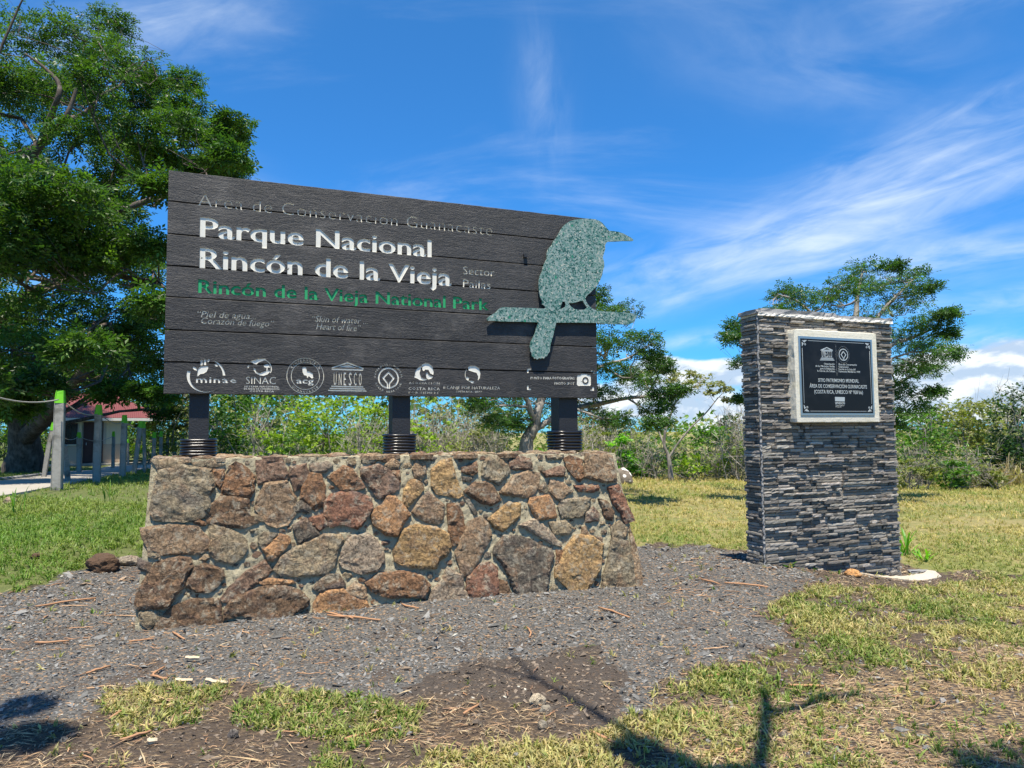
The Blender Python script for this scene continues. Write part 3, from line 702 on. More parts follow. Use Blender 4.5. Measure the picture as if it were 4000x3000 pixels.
kn = t.node('ShaderNodeTexVoronoi', {'Vector': t.node('ShaderNodeMapping', {'Vector': Vp, 'Scale': (.9, .9, 2.0)}).outputs[0], 'Scale': 1.9}, feature='F1').outputs['Distance']
c = t.mix(t.math('MULTIPLY', t.smooth(kn, .10, .04), .75), c, (.006, .006, .006))
c = t.mix(t.math('MULTIPLY', t.smooth(t.noise(V, 1.8, 6, .68), .50, .70), .7), c, (.080, .074, .068))
c = t.mix(t.smooth(n4, .69, .75), c, (.22, .21, .18))
finish(t, principled(t, c, t.math('ADD', .42, t.math('MULTIPLY', n2, .3)), bump(t, t.math('ADD', t.math('ADD', n1, t.math('MULTIPLY', n2, .8)), t.math('MULTIPLY', n4, .5)), .85, .009), spec=.5))
def paint(name, col, chip):
    m, t = new_mat(name); V = t.node('ShaderNodeTexCoord').outputs['Object']; n = t.noise(V, 26, 8, .7); n2 = t.noise(V, 4, 3)
    k = t.smooth(t.math('ADD', n, t.math('MULTIPLY', n2, .25)), .74, .80)
    c = t.mix(n, tuple(x * .84 for x in col), tuple(min(1, x * 1.05) for x in col)); c = t.mix(t.math('MULTIPLY', k, chip), c, (.10, .095, .07))
    finish(t, principled(t, c, .5, bump(t, n, .15, .003), spec=.4)); return m
WHITE_P = paint('white_paint', (.76, .73, .64), 1.0); GREEN_P = paint('green_paint', (.03, .34, .13), .5)
def curve_mesh(loops, front, back, res=1):
    cu = bpy.data.curves.new('tmp', 'CURVE'); cu.dimensions = '2D'; cu.fill_mode = 'BOTH'
    for lp in loops:
        s = cu.splines.new('POLY'); s.points.add(len(lp) - 1); s.use_cyclic_u = True
        for p, q in zip(s.points, lp): p.co = (q[0], q[1], 0, 1)
    cu.extrude = (front - back) / 2
    o = bpy.data.objects.new('tmp', cu); COL.objects.link(o); bpy.context.view_layer.update()
    me = bpy.data.meshes.new_from_object(o.evaluated_get(bpy.context.evaluated_depsgraph_get()))
    bpy.data.objects.remove(o); me.transform(Matrix.Translation((0, 0, (front + back) / 2))); return me
def text_mesh(body, wdt, base, end=None, cap=None, weight=0.0, align='LEFT', depth=(.01, -.012), shear=0.0, spacing=1.0, res=3, fit=True):
    """lettering as a closed mesh: base = (u, v) of the start of the base line, end = its far end"""
    cu = bpy.data.curves.new('tmp', 'FONT'); cu.body = body; cu.size = 1.0; cu.resolution_u = res; cu.offset = weight; cu.shear = shear; cu.space_character = spacing
    cu.extrude = .5
    o = bpy.data.objects.new('tmp', cu); COL.objects.link(o); bpy.context.view_layer.update()
    me = bpy.data.meshes.new_from_object(o.evaluated_get(bpy.context.evaluated_depsgraph_get())); bpy.data.objects.remove(o)
    co = np.empty(len(me.vertices) * 3, np.float32); me.vertices.foreach_get('co', co); co = co.reshape(-1, 3)
    CAPH = .729
    w0 = co[:, 0].max() - co[:, 0].min(); sx = wdt / w0; sy = (cap / CAPH) if cap else sx
    co[:, 0] = (co[:, 0] - co[:, 0].min()) * sx + base[0]
    slope = 0.0 if end is None else (end[1] - base[1]) / max(1e-6, wdt)
    co[:, 1] = co[:, 1] * sy + base[1] + (co[:, 0] - base[0]) * slope
    co[:, 2] = np.where(co[:, 2] > 0, depth[0], depth[1])
    me.vertices.foreach_set('co', co.ravel()); me.update(); return me
MS = Matrix(((DX.x, 0, DN.x, S0.x), (DX.y, 0, DN.y, S0.y), (0, 1, 0, S0.z), (0, 0, 0, 1)))   # sign plane frame: x along, y up, z out
def clean_solid(me):
    """rebuild an extruded flat outline as one closed, non-overlapping solid"""
    me.calc_loop_triangles(); zs = [v.co.z for v in me.vertices]; zt, zb = max(zs), min(zs); tris = []
    for t_ in me.loop_triangles:
        if all(me.vertices[i].co.z > (zt + zb) / 2 for i in t_.vertices):
            p = [me.vertices[i].co.xy for i in t_.vertices]; ar = (p[1] - p[0]).cross(p[2] - p[0])
            if abs(ar) > 1e-9: tris.append(p if ar > 0 else p[::-1])
    idx, pts, fs = {}, [], []
    for p in tris:
        f = []
        for q in p:
            k = (round(q.x * 20000), round(q.y * 20000))
            if k not in idx: idx[k] = len(pts); pts.append(Vector((k[0] / 20000, k[1] / 20000)))
            f.append(idx[k])
        if len(set(f)) == 3: fs.append(f)
    v2, e2, f2, _, _, fo = delaunay_2d_cdt(pts, [], fs, 0, 2e-5)
    TA = np.array([[(pts[i].x, pts[i].y) for i in f] for f in fs]); ok_ = []
    for f in f2:
        cx0, cy0 = sum(v2[i][0] for i in f) / len(f), sum(v2[i][1] for i in f) / len(f)
        d_ = [(TA[:, (k + 1) % 3, 0] - TA[:, k, 0]) * (cy0 - TA[:, k, 1]) - (TA[:, (k + 1) % 3, 1] - TA[:, k, 1]) * (cx0 - TA[:, k, 0]) for k in range(3)]
        if ((d_[0] >= 0) & (d_[1] >= 0) & (d_[2] >= 0)).any(): ok_.append(f)
    f2 = ok_; n = len(v2); V_ = [(p[0], p[1], zt) for p in v2] + [(p[0], p[1], zb) for p in v2]; cnt = {}
    F_ = []
    for f in f2:
        F_.append(tuple(f)); F_.append(tuple(i + n for i in reversed(f)))
        for a, b in zip(f, list(f[1:]) + [f[0]]): cnt[(a, b)] = cnt.get((a, b), 0) + 1
    for (a, b) in cnt:
        if (b, a) not in cnt: F_.append((b, a, a + n, b + n))
    out = bpy.data.meshes.new('solid'); out.from_pydata(V_, [], F_); out.update()
    bm = bmesh.new(); bm.from_mesh(out); bmesh.ops.delete(bm, geom=[v for v in bm.verts if not v.link_faces], context='VERTS'); bm.to_mesh(out); bm.free(); return out
def ring(cx_, cy_, r, n=32, a0=0, a1=360, ry=None):
    ry = ry or r; full = abs(a1 - a0) >= 360; k = n if full else n + 1
    return [(cx_ + r * math.cos(math.radians(a0 + (a1 - a0) * i / n)), cy_ + ry * math.sin(math.radians(a0 + (a1 - a0) * i / n))) for i in range(k)]
def arc_band(cx_, cy_, r, wd, a0, a1, n=24, wd2=None):
    wd2 = wd if wd2 is None else wd2; o_, i_ = [], []
    for i in range(n + 1):
        f = i / n; a = math.radians(a0 + (a1 - a0) * f); h = (wd + (wd2 - wd) * f) / 2
        o_.append((cx_ + (r + h) * math.cos(a), cy_ + (r + h) * math.sin(a))); i_.append((cx_ + (r - h) * math.cos(a), cy_ + (r - h) * math.sin(a)))
    return o_ + i_[::-1]
def rect(x0, y0, x1, y1): return [(x0, y0), (x1, y0), (x1, y1), (x0, y1)]
DEEP = .0095
# each piece of lettering or each emblem: (label, colour slot, [meshes in sign plane coordinates])
marks = []; bodies = {}
def T(px0, py0, px1, py1, body, cap_px, weight, label, slot=1, shear=0.0, spacing=1.0, res=3, depth=DEEP, lst=None):
    a, b = uvS(px0, py0), uvS(px1, py1); capm = abs(uvS(px0, py0 - cap_px)[1] - a[1])
    me = text_mesh(body, b[0] - a[0], a, b, capm, weight, depth=(.02, -depth), shear=shear, spacing=spacing, res=res)
    bodies[label] = body
    if lst is None: marks.append((label, slot, [me]))
    else: lst.append(me)
T(774, 803.5, 1922.7, 921, 'Área de Conservación Guanacaste', 52, -.017, 'thin white carved line reading Área de Conservación Guanacaste', spacing=1.08, depth=.012)
T(780, 921.5, 1686, 1003, 'Parque Nacional', 77, .0215, 'large white carved words Parque Nacional')
T(779, 1042.7, 1763.6, 1115, 'Rincón de la Vieja', 79, .0215, 'large white carved words Rincón de la Vieja')
T(773, 1141.7, 1910.5, 1211, 'Rincón de la Vieja National Park', 53, .0205, 'green carved words Rincón de la Vieja National Park', slot=2, depth=.0135)
T(771, 1238, 1000, 1247, '“Piel de agua...', 26, .0, 'small slanted white words Piel de agua', shear=.25, depth=.0075, res=2)
T(786, 1264, 1070, 1277, 'Corazón de fuego”', 26, .0, 'small slanted white words Corazón de fuego', shear=.25, depth=.0075, res=2)
T(1220, 1256, 1436, 1266, '“Skin of water ...', 26, .0, 'small slanted white words Skin of water', shear=.25, depth=.0075, res=2)
T(1235, 1286, 1409, 1294, 'Heart of fire”', 26, .0, 'small slanted white words Heart of fire', shear=.25, depth=.0075, res=2)
T(1808.8, 1071, 1931.7, 1080, 'Sector', 33, -.002, 'white carved word Sector', res=2)
T(1808.8, 1121, 1916.8, 1129, 'Pailas', 33, -.002, 'white carved word Pailas', res=2)
PXM = (uvS(1400, 1500)[0] - uvS(1300, 1500)[0]) / 100      # metres per photo pixel near the middle of the sign
def L3(x, y): return uvS(600 + x / 2.212, 1300 + y / 2.212)
def L4(x, y): return uvS(1500 + x / 2.212, 1300 + y / 2.212)
def pts3(s): return [L3(*map(float, q.split(','))) for q in s.split()]
def pts4(s): return [L4(*map(float, q.split(','))) for q in s.split()]
def shape(*loops, depth=DEEP): return curve_mesh(list(loops), .02, -depth)
def join_me(meshes, mat_slot):
    bm = bmesh.new()
    for me in meshes: bm.from_mesh(me)
    bmesh.ops.remove_doubles(bm, verts=bm.verts, dist=2e-6)
    for f in bm.faces: f.material_index = mat_slot
    bmesh.ops.recalc_face_normals(bm, faces=bm.faces)
    out = bpy.data.meshes.new('cut'); bm.to_mesh(out); bm.free(); return out
def circle_text(cx_, cy_, r, body, a_mid, size, inward=False):
    """small letters set round a circle, each standing on the rim"""
    out = []; n = len(body); step = size * .92 / r
    for i, ch in enumerate(body):
        if ch == ' ': continue
        a = a_mid + ((n - 1) / 2 - i) * step * (-1 if inward else 1)
        me = text_mesh(ch, size * (.25 if ch in 'Il' else .62), (-.3 * size, -.36 * size), None, size * .72, .006, depth=(.02, -.007), res=1)
        rotz = a - math.pi / 2 + (math.pi if inward else 0)
        me.transform(Matrix.Translation((cx_ + r * math.cos(a), cy_ + r * math.sin(a), 0)) @ Matrix.Rotation(rotz, 4, 'Z')); out.append(me)
    return [join_me(out, 0)]
SX = lambda c_, x: 1.0
# 1 ring with a sprout and the word minae
cx_, cy_ = L3(455, 370); r = 135 / 2.212 * PXM
lst = [shape(arc_band(cx_, cy_, r, .030, 165, 262, 20, .006)), shape(arc_band(cx_, cy_, r, .006, 262, 300, 10, .002)), shape(arc_band(cx_, cy_, r, .022, 2, 62, 14, .010)),
       shape(pts3('378,345 385,310 410,290 445,288 470,285 472,305 458,335 435,350 405,355 385,372 372,378 380,360')),
       shape(pts3('337,300 345,290 362,298 378,318 376,326 355,322 342,312')), shape(pts3('405,240 415,225 425,240 422,280 402,280')), shape(pts3('434,232 446,225 456,236 452,278 432,276')), shape(pts3('463,236 476,222 484,230 480,250 464,256')),
       shape(pts3('524,276 540,268 556,280 550,292 536,288'))]
T(*([600 + 366 / 2.212, 1300 + 430 / 2.212, 600 + 716 / 2.212, 1300 + 433 / 2.212]), 'minae', 26, .012, '', spacing=1.1, res=1, depth=.009, lst=lst)
marks.append(('white carved ring and sprout emblem with the word minae', 1, lst))
# 2 swirl and SINAC
cx_, cy_ = L3(935, 308); r = 76 / 2.212 * PXM
lst = [shape(pts3('862,300 880,312 888,335 912,350 945,338 970,328 1000,322 1006,335 985,358 950,370 915,366 885,350 866,325')),
       shape(arc_band(cx_, cy_, r, .010, -28, 100, 18, .006)), shape(pts3('835,250 850,240 905,225 965,222 975,230 940,244 905,256 890,272 862,264')), shape(pts3('950,280 985,270 1000,280 1005,300 985,298 983,335 974,335 976,300 955,296')),
       shape(pts3('808,290 822,278 830,288 815,306'))]
T(600 + 797 / 2.212, 1300 + 440 / 2.212, 600 + 1056 / 2.212, 1300 + 443 / 2.212, 'SINAC', 30, -.006, '', res=2, depth=.009, lst=lst)
for x0, x1, y, s in ((782, 1085, 470, 'SISTEMA NACIONAL'), (782, 1085, 490, 'DE ÁREAS DE CONSERVACIÓN'), (830, 1040, 510, 'COSTA RICA')):
    T(600 + x0 / 2.212, 1300 + y / 2.212, 600 + x1 / 2.212, 1300 + (y + 3) / 2.212, s, 6.5, 0, '', res=1, depth=.005, lst=lst)
marks.append(('white carved swirl emblem above the letters SINAC', 1, lst))
# 3 round seal acg
cx_, cy_ = L3(1312, 372); k = PXM / 2.212
lst = [shape(ring(cx_, cy_, 156 * k), ring(cx_, cy_, 151 * k)), shape(ring(cx_, cy_, 120 * k), ring(cx_, cy_, 115 * k)),
       shape(pts3('1285,300 1300,294 1318,298 1325,330 1345,332 1375,350 1380,388 1368,394 1340,372 1330,392 1322,370 1300,364 1288,340'))]
T(600 + 1233 / 2.212, 1300 + 436 / 2.212, 600 + 1384 / 2.212, 1300 + 438 / 2.212, 'acg', 23, .018, '', res=2, depth=.009, lst=lst)
lst += circle_text(cx_, cy_, 136 * k, 'CONSERVACION', math.pi / 2, 27 * k) + circle_text(cx_, cy_, 136 * k, 'GUANACASTE', -math.pi / 2, 27 * k, True)
marks.append(('white carved round seal with a bird and the letters acg', 1, lst))
# 4 temple of columns
lst = [shape(pts3('1676,252 1815,304 1815,314 1676,266 1540,308 1540,298')), shape(pts3('1676,274 1750,300 1600,296')), shape(pts3('1540,308 1810,314 1810,326 1540,320')),
       shape(pts3('1535,456 1812,462 1812,472 1535,466')), shape(pts3('1522,474 1826,480 1826,490 1522,484')), shape(pts3('1508,492 1840,497 1840,507 1508,502'))]
for i, ch in enumerate('UNESCO'):
    x0 = 1556 + i * 43.5; T(600 + x0 / 2.212, 1300 + (449 + i) / 2.212, 600 + (x0 + (24 if ch != 'E' else 19)) / 2.212, 1300 + (449 + i) / 2.212, ch, 53, .004, '', res=2, depth=.010, lst=lst)
marks.append(('white carved temple emblem whose columns spell UNESCO', 1, lst))
# 5 world heritage ring and square
cx_, cy_ = L3(2030, 390)
def wh(cx_, cy_, k, dep=DEEP):
    a = [(cx_ + 58 * k, cy_ + 0 * k), (cx_, cy_ + 60 * k), (cx_ - 58 * k, cy_), (cx_ - 14 * k, cy_ - 52 * k), (cx_ - 14 * k, cy_ - 88 * k), (cx_ - 3 * k, cy_ - 90 * k), (cx_ - 3 * k, cy_ - 46 * k), (cx_ - 38 * k, cy_), (cx_, cy_ + 40 * k), (cx_ + 38 * k, cy_), (cx_ + 3 * k, cy_ - 46 * k), (cx_ + 3 * k, cy_ - 90 * k), (cx_ + 14 * k, cy_ - 88 * k), (cx_ + 14 * k, cy_ - 52 * k)]
    return [curve_mesh([ring(cx_, cy_, 95 * k), ring(cx_, cy_, 82 * k)], .02, -dep), curve_mesh([a], .02, -dep)]
lst = wh(cx_, cy_, k) + circle_text(cx_, cy_, 122 * k, 'PATRIMONIO MUNDIAL', math.pi / 2, 23 * k) + circle_text(cx_, cy_, 122 * k, 'WORLD HERITAGE', -math.pi / 2, 23 * k, True)
marks.append(('white carved ring with a diamond inside, circled by small letters', 1, lst))
# 6 globe of leaves over COSTA RICA
lst = [shape(pts4('262,385 272,330 300,295 330,282 318,310 308,345 322,385 350,400 385,398 350,412 310,408 285,392')), shape(pts4('325,275 355,260 390,265 420,295 430,340 425,362 400,350 385,318 355,316 345,330 330,320 332,295')),
       shape(pts4('362,352 375,340 385,360 405,372 425,378 410,395 385,402 368,390'))]
for x0, x1, y, s, cpx, wg in ((215, 480, 442, 'ASOCIACION', 9, -.01), (212, 482, 493, 'COSTA RICA', 12, -.004), (215, 475, 523, 'POR SIEMPRE', 8, -.01)):
    T(1500 + x0 / 2.212, 1300 + y / 2.212, 1500 + x1 / 2.212, 1300 + (y + 3) / 2.212, s, cpx, wg, '', res=1, depth=.006, spacing=1.25, lst=lst)
marks.append(('white carved leafy globe over the words Costa Rica', 1, lst))
# 7 circle with a wave
cx_, cy_ = L4(763, 360)
lst = [shape(arc_band(cx_, cy_, 70 * k, 5 * k, 140, 285, 24, 9 * k)), shape(pts4('722,300 745,285 790,285 822,305 834,350 828,390 812,412 815,375 800,345 765,335 735,325')), shape(ring(*L4(722, 394), 15 * k, 14)), shape(pts4('745,412 775,418 770,436 752,432'))]
T(1500 + 514 / 2.212, 1300 + 484 / 2.212, 1500 + 1003 / 2.212, 1300 + 490 / 2.212, 'II CANJE POR NATURALEZA', 13, -.012, '', res=2, depth=.0075, lst=lst)
T(1500 + 620 / 2.212, 1300 + 514 / 2.212, 1500 + 845 / 2.212, 1300 + 517 / 2.212, 'COSTA RICA - EEUU', 7, -.004, '', res=1, depth=.005, lst=lst)
marks.append(('white carved circle with a wave over the words II Canje por Naturaleza', 1, lst))
# 8 photo spot
lst = [shape(pts4('1237,312 1270,308 1270,320 1250,323 1250,346 1237,346')), shape(pts4('1786,325 1819,325 1819,350 1806,350 1806,338 1786,338')), shape(pts4('1237,455 1250,455 1250,480 1270,482 1270,494 1237,492')), shape(pts4('1801,468 1815,468 1815,500 1784,500 1784,488 1801,488'))]
T(1500 + 1268 / 2.212, 1300 + 401 / 2.212, 1500 + 1646 / 2.212, 1300 + 403 / 2.212, 'PUNTO PARA FOTOGRAFÍAS', 10.5, .002, '', res=1, depth=.006, lst=lst)
T(1500 + 1475 / 2.212, 1300 + 447 / 2.212, 1500 + 1646 / 2.212, 1300 + 448 / 2.212, 'PHOTO SPOT', 10.5, .004, '', res=1, depth=.006, lst=lst)
lc = L4(1742, 411)
lst += [shape(pts4('1668,378 1674,366 1700,364 1706,355 1752,355 1760,362 1780,364 1788,374 1788,448 1780,457 1676,457 1668,448'), ring(lc[0], lc[1], 36 * k, 24), depth=.010), shape(ring(lc[0], lc[1], 21 * k, 18), depth=.010)]
marks.append(('white carved corner brackets and camera sign reading Punto para fotografías, Photo spot', 1, lst))

sign = empty('park_sign', Vector((S0.x, S0.y, TOPZ)) + DX * SW / 2 - DN * .1, 'dark plank park sign with carved white and green lettering and a speckled bird cutout', 'park sign')
# one cutter per mark, one inlay per mark
edges_v = [uvS(645, y)[1] for y in (663, 783.7, 911.6, 1035, 1158, 1287, 1413, 1539)]
edges_v[0] = SH; edges_v[-1] = 0
PT = .045
cutters = []
def mesh_volume(me):
    me.calc_loop_triangles(); n = len(me.loop_triangles); t_ = np.empty(n * 3, np.int32); me.loop_triangles.foreach_get('vertices', t_)
    co = np.empty(len(me.vertices) * 3, np.float32); me.vertices.foreach_get('co', co); P = co.reshape(-1, 3).astype(float)[t_.reshape(-1, 3)]
    return float(np.einsum('ij,ij->i', P[:, 0], np.cross(P[:, 1], P[:, 2])).sum() / 6)
def islands(me):
    """the separate closed pieces of a mesh, as lists of vertex indices"""
    par = list(range(len(me.vertices)))
    def find(x):
        while par[x] != x: par[x] = par[par[x]]; x = par[x]
        return x
    for e in me.edges:
        p, q = find(e.vertices[0]), find(e.vertices[1])
        if p != q: par[p] = q
    g = {}
    for v in range(len(me.vertices)): g.setdefault(find(v), []).append(v)
    return list(g.values())
def keep_verts(me, idx):
    idx = set(idx); bm = bmesh.new(); bm.from_mesh(me); bmesh.ops.delete(bm, geom=[v for v in bm.verts if v.index not in idx], context='VERTS')
    out = bpy.data.meshes.new('cut'); bm.to_mesh(out); bm.free(); return out
for mi_, (label, slot, ms) in enumerate(marks):
    for q_ in ms:
        me0 = clean_solid(q_)
        for p_ in me0.polygons: p_.material_index = slot
        for me in ([keep_verts(me0, g_) for g_ in islands(me0)] if mi_ < 4 else [me0]):
            for mm in (PLANK, WHITE_P, GREEN_P): me.materials.append(mm)
            c_ = bpy.data.objects.new('cutter', me); c_.matrix_world = MS; cutters.append(c_); COL.objects.link(c_)
            vs = [v.co for v in me.vertices]; c_['lo'] = min(v.y for v in vs); c_['hi'] = max(v.y for v in vs); dp_ = -min(v.z for v in vs); c_['vol'] = abs(mesh_volume(me)) * dp_ / (dp_ + .02)
            COL.objects.unlink(c_)
for i in range(7):
    v1, v0 = edges_v[i], edges_v[i + 1]; g = .0035; off = random.uniform(-.003, .003)
    bm = bmesh.new(); n = 60; r1 = random.Random(i)
    prof = [(v0 + g, -PT), (v0 + g, -.006), (v0 + g + .005, 0), (v1 - g - .005, 0), (v1 - g, -.006), (v1 - g, -PT)]
    rings_ = []
    for k in range(n + 1):
        u = SW * k / n; row = []
        jt, jb = r1.gauss(0, .0010), r1.gauss(0, .0010)
        for q, (v, d) in enumerate(prof):
            row.append(bm.verts.new((u + (r1.gauss(0, .0015) if k in (0, n) else 0), v + (jb if q < 3 else jt), d + off + (r1.gauss(0, .0006) if 0 < q < 5 else 0))))
        rings_.append(row)
    for k in range(n):
        for q in range(6): bm.faces.new((rings_[k][q], rings_[k][(q + 1) % 6], rings_[k + 1][(q + 1) % 6], rings_[k + 1][q]))
    bm.faces.new(rings_[0][::-1]); bm.faces.new(rings_[-1])
    bmesh.ops.recalc_face_normals(bm, faces=bm.faces)
    me = bpy.data.meshes.new('plank'); bm.to_mesh(me); bm.free()
    for mm in (PLANK, WHITE_P, GREEN_P): me.materials.append(mm)
    o = bpy.data.objects.new('plank', me); COL.objects.link(o); o.matrix_world = MS
    vol = mesh_volume(o.data)
    for c_ in cutters:
        if c_['lo'] < v1 and c_['hi'] > v0:
            COL.objects.link(c_); inside = c_['lo'] > v0 + .012 and c_['hi'] < v1 - .012; best = None
            for solver, us in (('MANIFOLD', False), ('EXACT', False), ('EXACT', True)):
                md = o.modifiers.new('cut', 'BOOLEAN'); md.object = c_; md.operation = 'DIFFERENCE'; md.solver = solver
                if solver == 'EXACT': md.use_self = us; md.material_mode = 'INDEX'
                bpy.context.view_layer.update()
                res = bpy.data.meshes.new_from_object(o.evaluated_get(bpy.context.evaluated_depsgraph_get())); o.modifiers.clear()
                nv = mesh_volume(res)
                if len(res.polygons) > 300 and len(res.polygons) != len(o.data.polygons) and vol * .8 < nv < vol * 1.0005 and (not inside or c_['vol'] < 3e-5 or .55 < (vol - nv) / c_['vol'] < 1.6): o.data = res; vol = nv; break
            else: print('cut failed', i, c_.name, inside)
            COL.objects.unlink(c_)
    o.data.name = 'plank'; print('plank', i, len(o.data.polygons), [m_.name for m_ in o.data.materials])
    o.data.transform(MS); o.data.transform(chain(sign).inverted()); o.matrix_world = Matrix(); o.parent = sign
for c_ in cutters: bpy.data.objects.remove(c_)
mi_of = {m_[0]: i_ for i_, m_ in enumerate(marks)}
for label, slot, ms in marks:
    for i_, me in enumerate(ms):
        co = np.empty(len(me.vertices) * 3, np.float32); me.vertices.foreach_get('co', co); co = co.reshape(-1, 3)
        zz = co[:, 2]; co[:, 2] = np.where(zz > 0, zz.min() + .0022 + .00025 * i_ % .0012, zz - .0012); me.vertices.foreach_set('co', co.ravel())
    me = join_me(ms, 0); nm_ = 'emblem' if any(k_ in label for k_ in ('emblem', 'seal', 'circle', 'globe', 'ring', 'camera')) and 'line' not in label else 'lettering'
    groups = [list(range(len(me.vertices)))]
    if nm_ == 'lettering':                       # one piece per word
        isl = sorted(islands(me), key=lambda g_: min(me.vertices[v].co.x for v in g_)); words_, cap_ = [], max(v.co.y for v in me.vertices) - min(v.co.y for v in me.vertices)
        body_ = bodies[label]; gaps = []; hi_ = -9
        for g_ in isl:
            lo_x = min(me.vertices[v].co.x for v in g_); gaps.append((lo_x - hi_, len(gaps))); hi_ = max(hi_, max(me.vertices[v].co.x for v in g_))
        nw = len(body_.split()); starts = sorted(k_ for _, k_ in sorted(gaps[1:], reverse=True)[:nw - 1]) if nw > 1 else []
        cuts_ = [0] + starts + [len(isl)]; groups = [sum(isl[p:q], []) for p, q in zip(cuts_[:-1], cuts_[1:])]
    for gi, g_ in enumerate(groups):
        mw = keep_verts(me, g_) if len(groups) > 1 else me; mw.transform(MS); mw.name = nm_
        o = link(nm_, mw, WHITE_P if slot == 1 else GREEN_P, sign)
        if len(groups) == 1: o['label'] = label
        else: o['label'] = ('large white ' if mi_of[label] in (1, 2) else 'green ' if slot == 2 else 'thin white ' if mi_of[label] == 0 else 'small slanted white ') + 'carved word ' + ''.join(ch for ch in bodies[label].split()[gi] if ch.isalpha())
# a dark backing board just behind the planks, seen through the joints
def box_mesh(name, sx, sy, sz, M, bev=0.0, mat=None, parent=None, seg=2):
    bm = bmesh.new(); bmesh.ops.create_cube(bm, size=1.0); bmesh.ops.scale(bm, vec=(sx, sy, sz), verts=bm.verts)
    if bev: bmesh.ops.bevel(bm, geom=bm.edges, offset=bev, segments=seg, affect='EDGES', profile=.6)
    me = bpy.data.meshes.new(name); bm.to_mesh(me); bm.free(); me.transform(M); return link(name, me, mat, parent)
BLACKP = simple('black_post_paint', (.016, .016, .018), .55, .3, 60, .8, .006)
box_mesh('backing_board', SW - .06, SH - .06, .015, MS @ Matrix.Translation((SW / 2, SH / 2, -PT - .0105)), 0, BLACKP, sign)
# posts and their black coil collars
POSTS = [((728, 812), 1700, 1785, (700, 846)), ((1532, 1608), 1692, 1772, (1514, 1637)), ((2190, 2267), 1695, 1768, (2175, 2288))]
m, t = new_mat('black_gloss'); V = t.node('ShaderNodeTexCoord').outputs['Object']; n = t.noise(V, 16, 7, .7); n2 = t.noise(V, 90, 4, .7)
c = t.mix(t.smooth(n, .64, .70), (.008, .008, .010), (.20, .07, .055)); c = t.mix(t.smooth(n2, .70, .76), c, (.30, .27, .26))
finish(t, principled(t, c, .3, bump(t, n2, .25, .003), spec=.6)); GLOSS = m
for (x0, x1), yt, yb, (c0, c1) in POSTS:
    a, b = uvS(x0, 1600)[0], uvS(x1, 1600)[0]; pc = (a + b) / 2; pw = (b - a) * .94; zc = TOPZ
    back = PT + .018 + .012 + pw / 2
    ctr = S0 + DX * (pc + .012) - DN * back
    zb = TOPZ - .03 - S0.z; zt = SH - .08
    box_mesh('post', pw, zt - zb, pw, MS @ Matrix.Translation((pc + .012, (zb + zt) / 2, -back)), .006, BLACKP, sign)
    cwid = (uvS(c1, 1740)[0] - uvS(c0, 1740)[0]); hc = (yb - yt) * cwid / (c1 - c0); nr = 7; rr = hc / nr / 2
    for k in range(nr):
        hw = cwid / 2 - rr * .9 + random.uniform(-.003, .003); path = []
        cr_ = .10
        for (sx_, sy_, a0) in ((1, 1, 0), (-1, 1, 90), (-1, -1, 180), (1, -1, 270)):
            for q in range(7):
                an = math.radians(a0 + 90 * q / 6); path.append((sx_ * (hw - cr_) + cr_ * math.cos(an), sy_ * (hw - cr_) + cr_ * math.sin(an)))
        pth = path + [path[0]]; tv, tf = [], []
        sides = 10
        for i2, p in enumerate(path):
            q = Vector(path[(i2 + 1) % len(path)]) - Vector(path[i2 - 1]); q.normalize(); nrm = Vector((q.y, -q.x))
            wav = math.sin(i2 * .7 + k) * .0016
            for s_ in range(sides):
                an = 2 * math.pi * s_ / sides; tv.append((p[0] + nrm.x * math.cos(an) * rr * 1.15, math.sin(an) * rr * 1.02 + wav, p[1] + nrm.y * math.cos(an) * rr * 1.15))
        npt = len(path)
        for i2 in range(npt):
            for s_ in range(sides): tf.append((i2 * sides + s_, i2 * sides + (s_ + 1) % sides, ((i2 + 1) % npt) * sides + (s_ + 1) % sides, ((i2 + 1) % npt) * sides + s_))
        me = mesh('coil_ring', tv, tf, None, True)
        me.transform(MS @ Matrix.Translation((pc + .012, TOPZ + .012 - S0.z + rr * (2 * k + 1), -back))); link('coil_ring', me, GLOSS, sign)
# bird on its branch, cut from speckled recycled sheet
def B(s): return [uvS(1500 + float(a) / 2.212, 750 + float(b) / 2.212) for a, b in (q.split(',') for q in s.split())]
OFFN = .030
body = B('2138,425 2130,431 2050,431 1990,435 1925,436 1903,448 1892,472 1895,500 1882,540 1872,575 1884,610 1886,650 1874,690 1868,725 1852,765 1830,808 1800,842 1770,872 1738,900 1722,925 1728,950 1750,985 1780,1012 1827,1032 '
         '1827,1136 1640,1134 1471,1134 1466,1160 1455,1205 1442,1260 1428,1305 1420,1340 1416,1385 1402,1400 1392,1424 1378,1424 1366,1446 1352,1436 1338,1446 1326,1438 1308,1452 1296,1440 1284,1446 1272,1425 1262,1420 1260,1392 1250,1380 1248,1335 1256,1300 1270,1270 1292,1225 1302,1180 1318,1132 '
         '1180,1127 1000,1124 940,1119 880,1118 878,1098 905,1075 930,1060 952,1046 975,1022 992,1008 1020,1002 1100,1004 1240,1008 1368,1014 1384,1002 1366,985 1350,975 1352,945 1334,915 1326,870 1322,810 1326,765 1336,728 1354,690 1360,655 1372,628 1384,600 1394,585 1392,550 1400,510 1416,488 1440,460 1452,430 1475,405 1495,370 1512,335 1535,305 1562,280 1590,263 1630,250 1680,243 1720,240 1765,241 1805,246 1840,258 1868,276 1892,305 1912,328 1928,344 1965,347 2010,354 2050,368 2080,385 2110,400 2128,414')
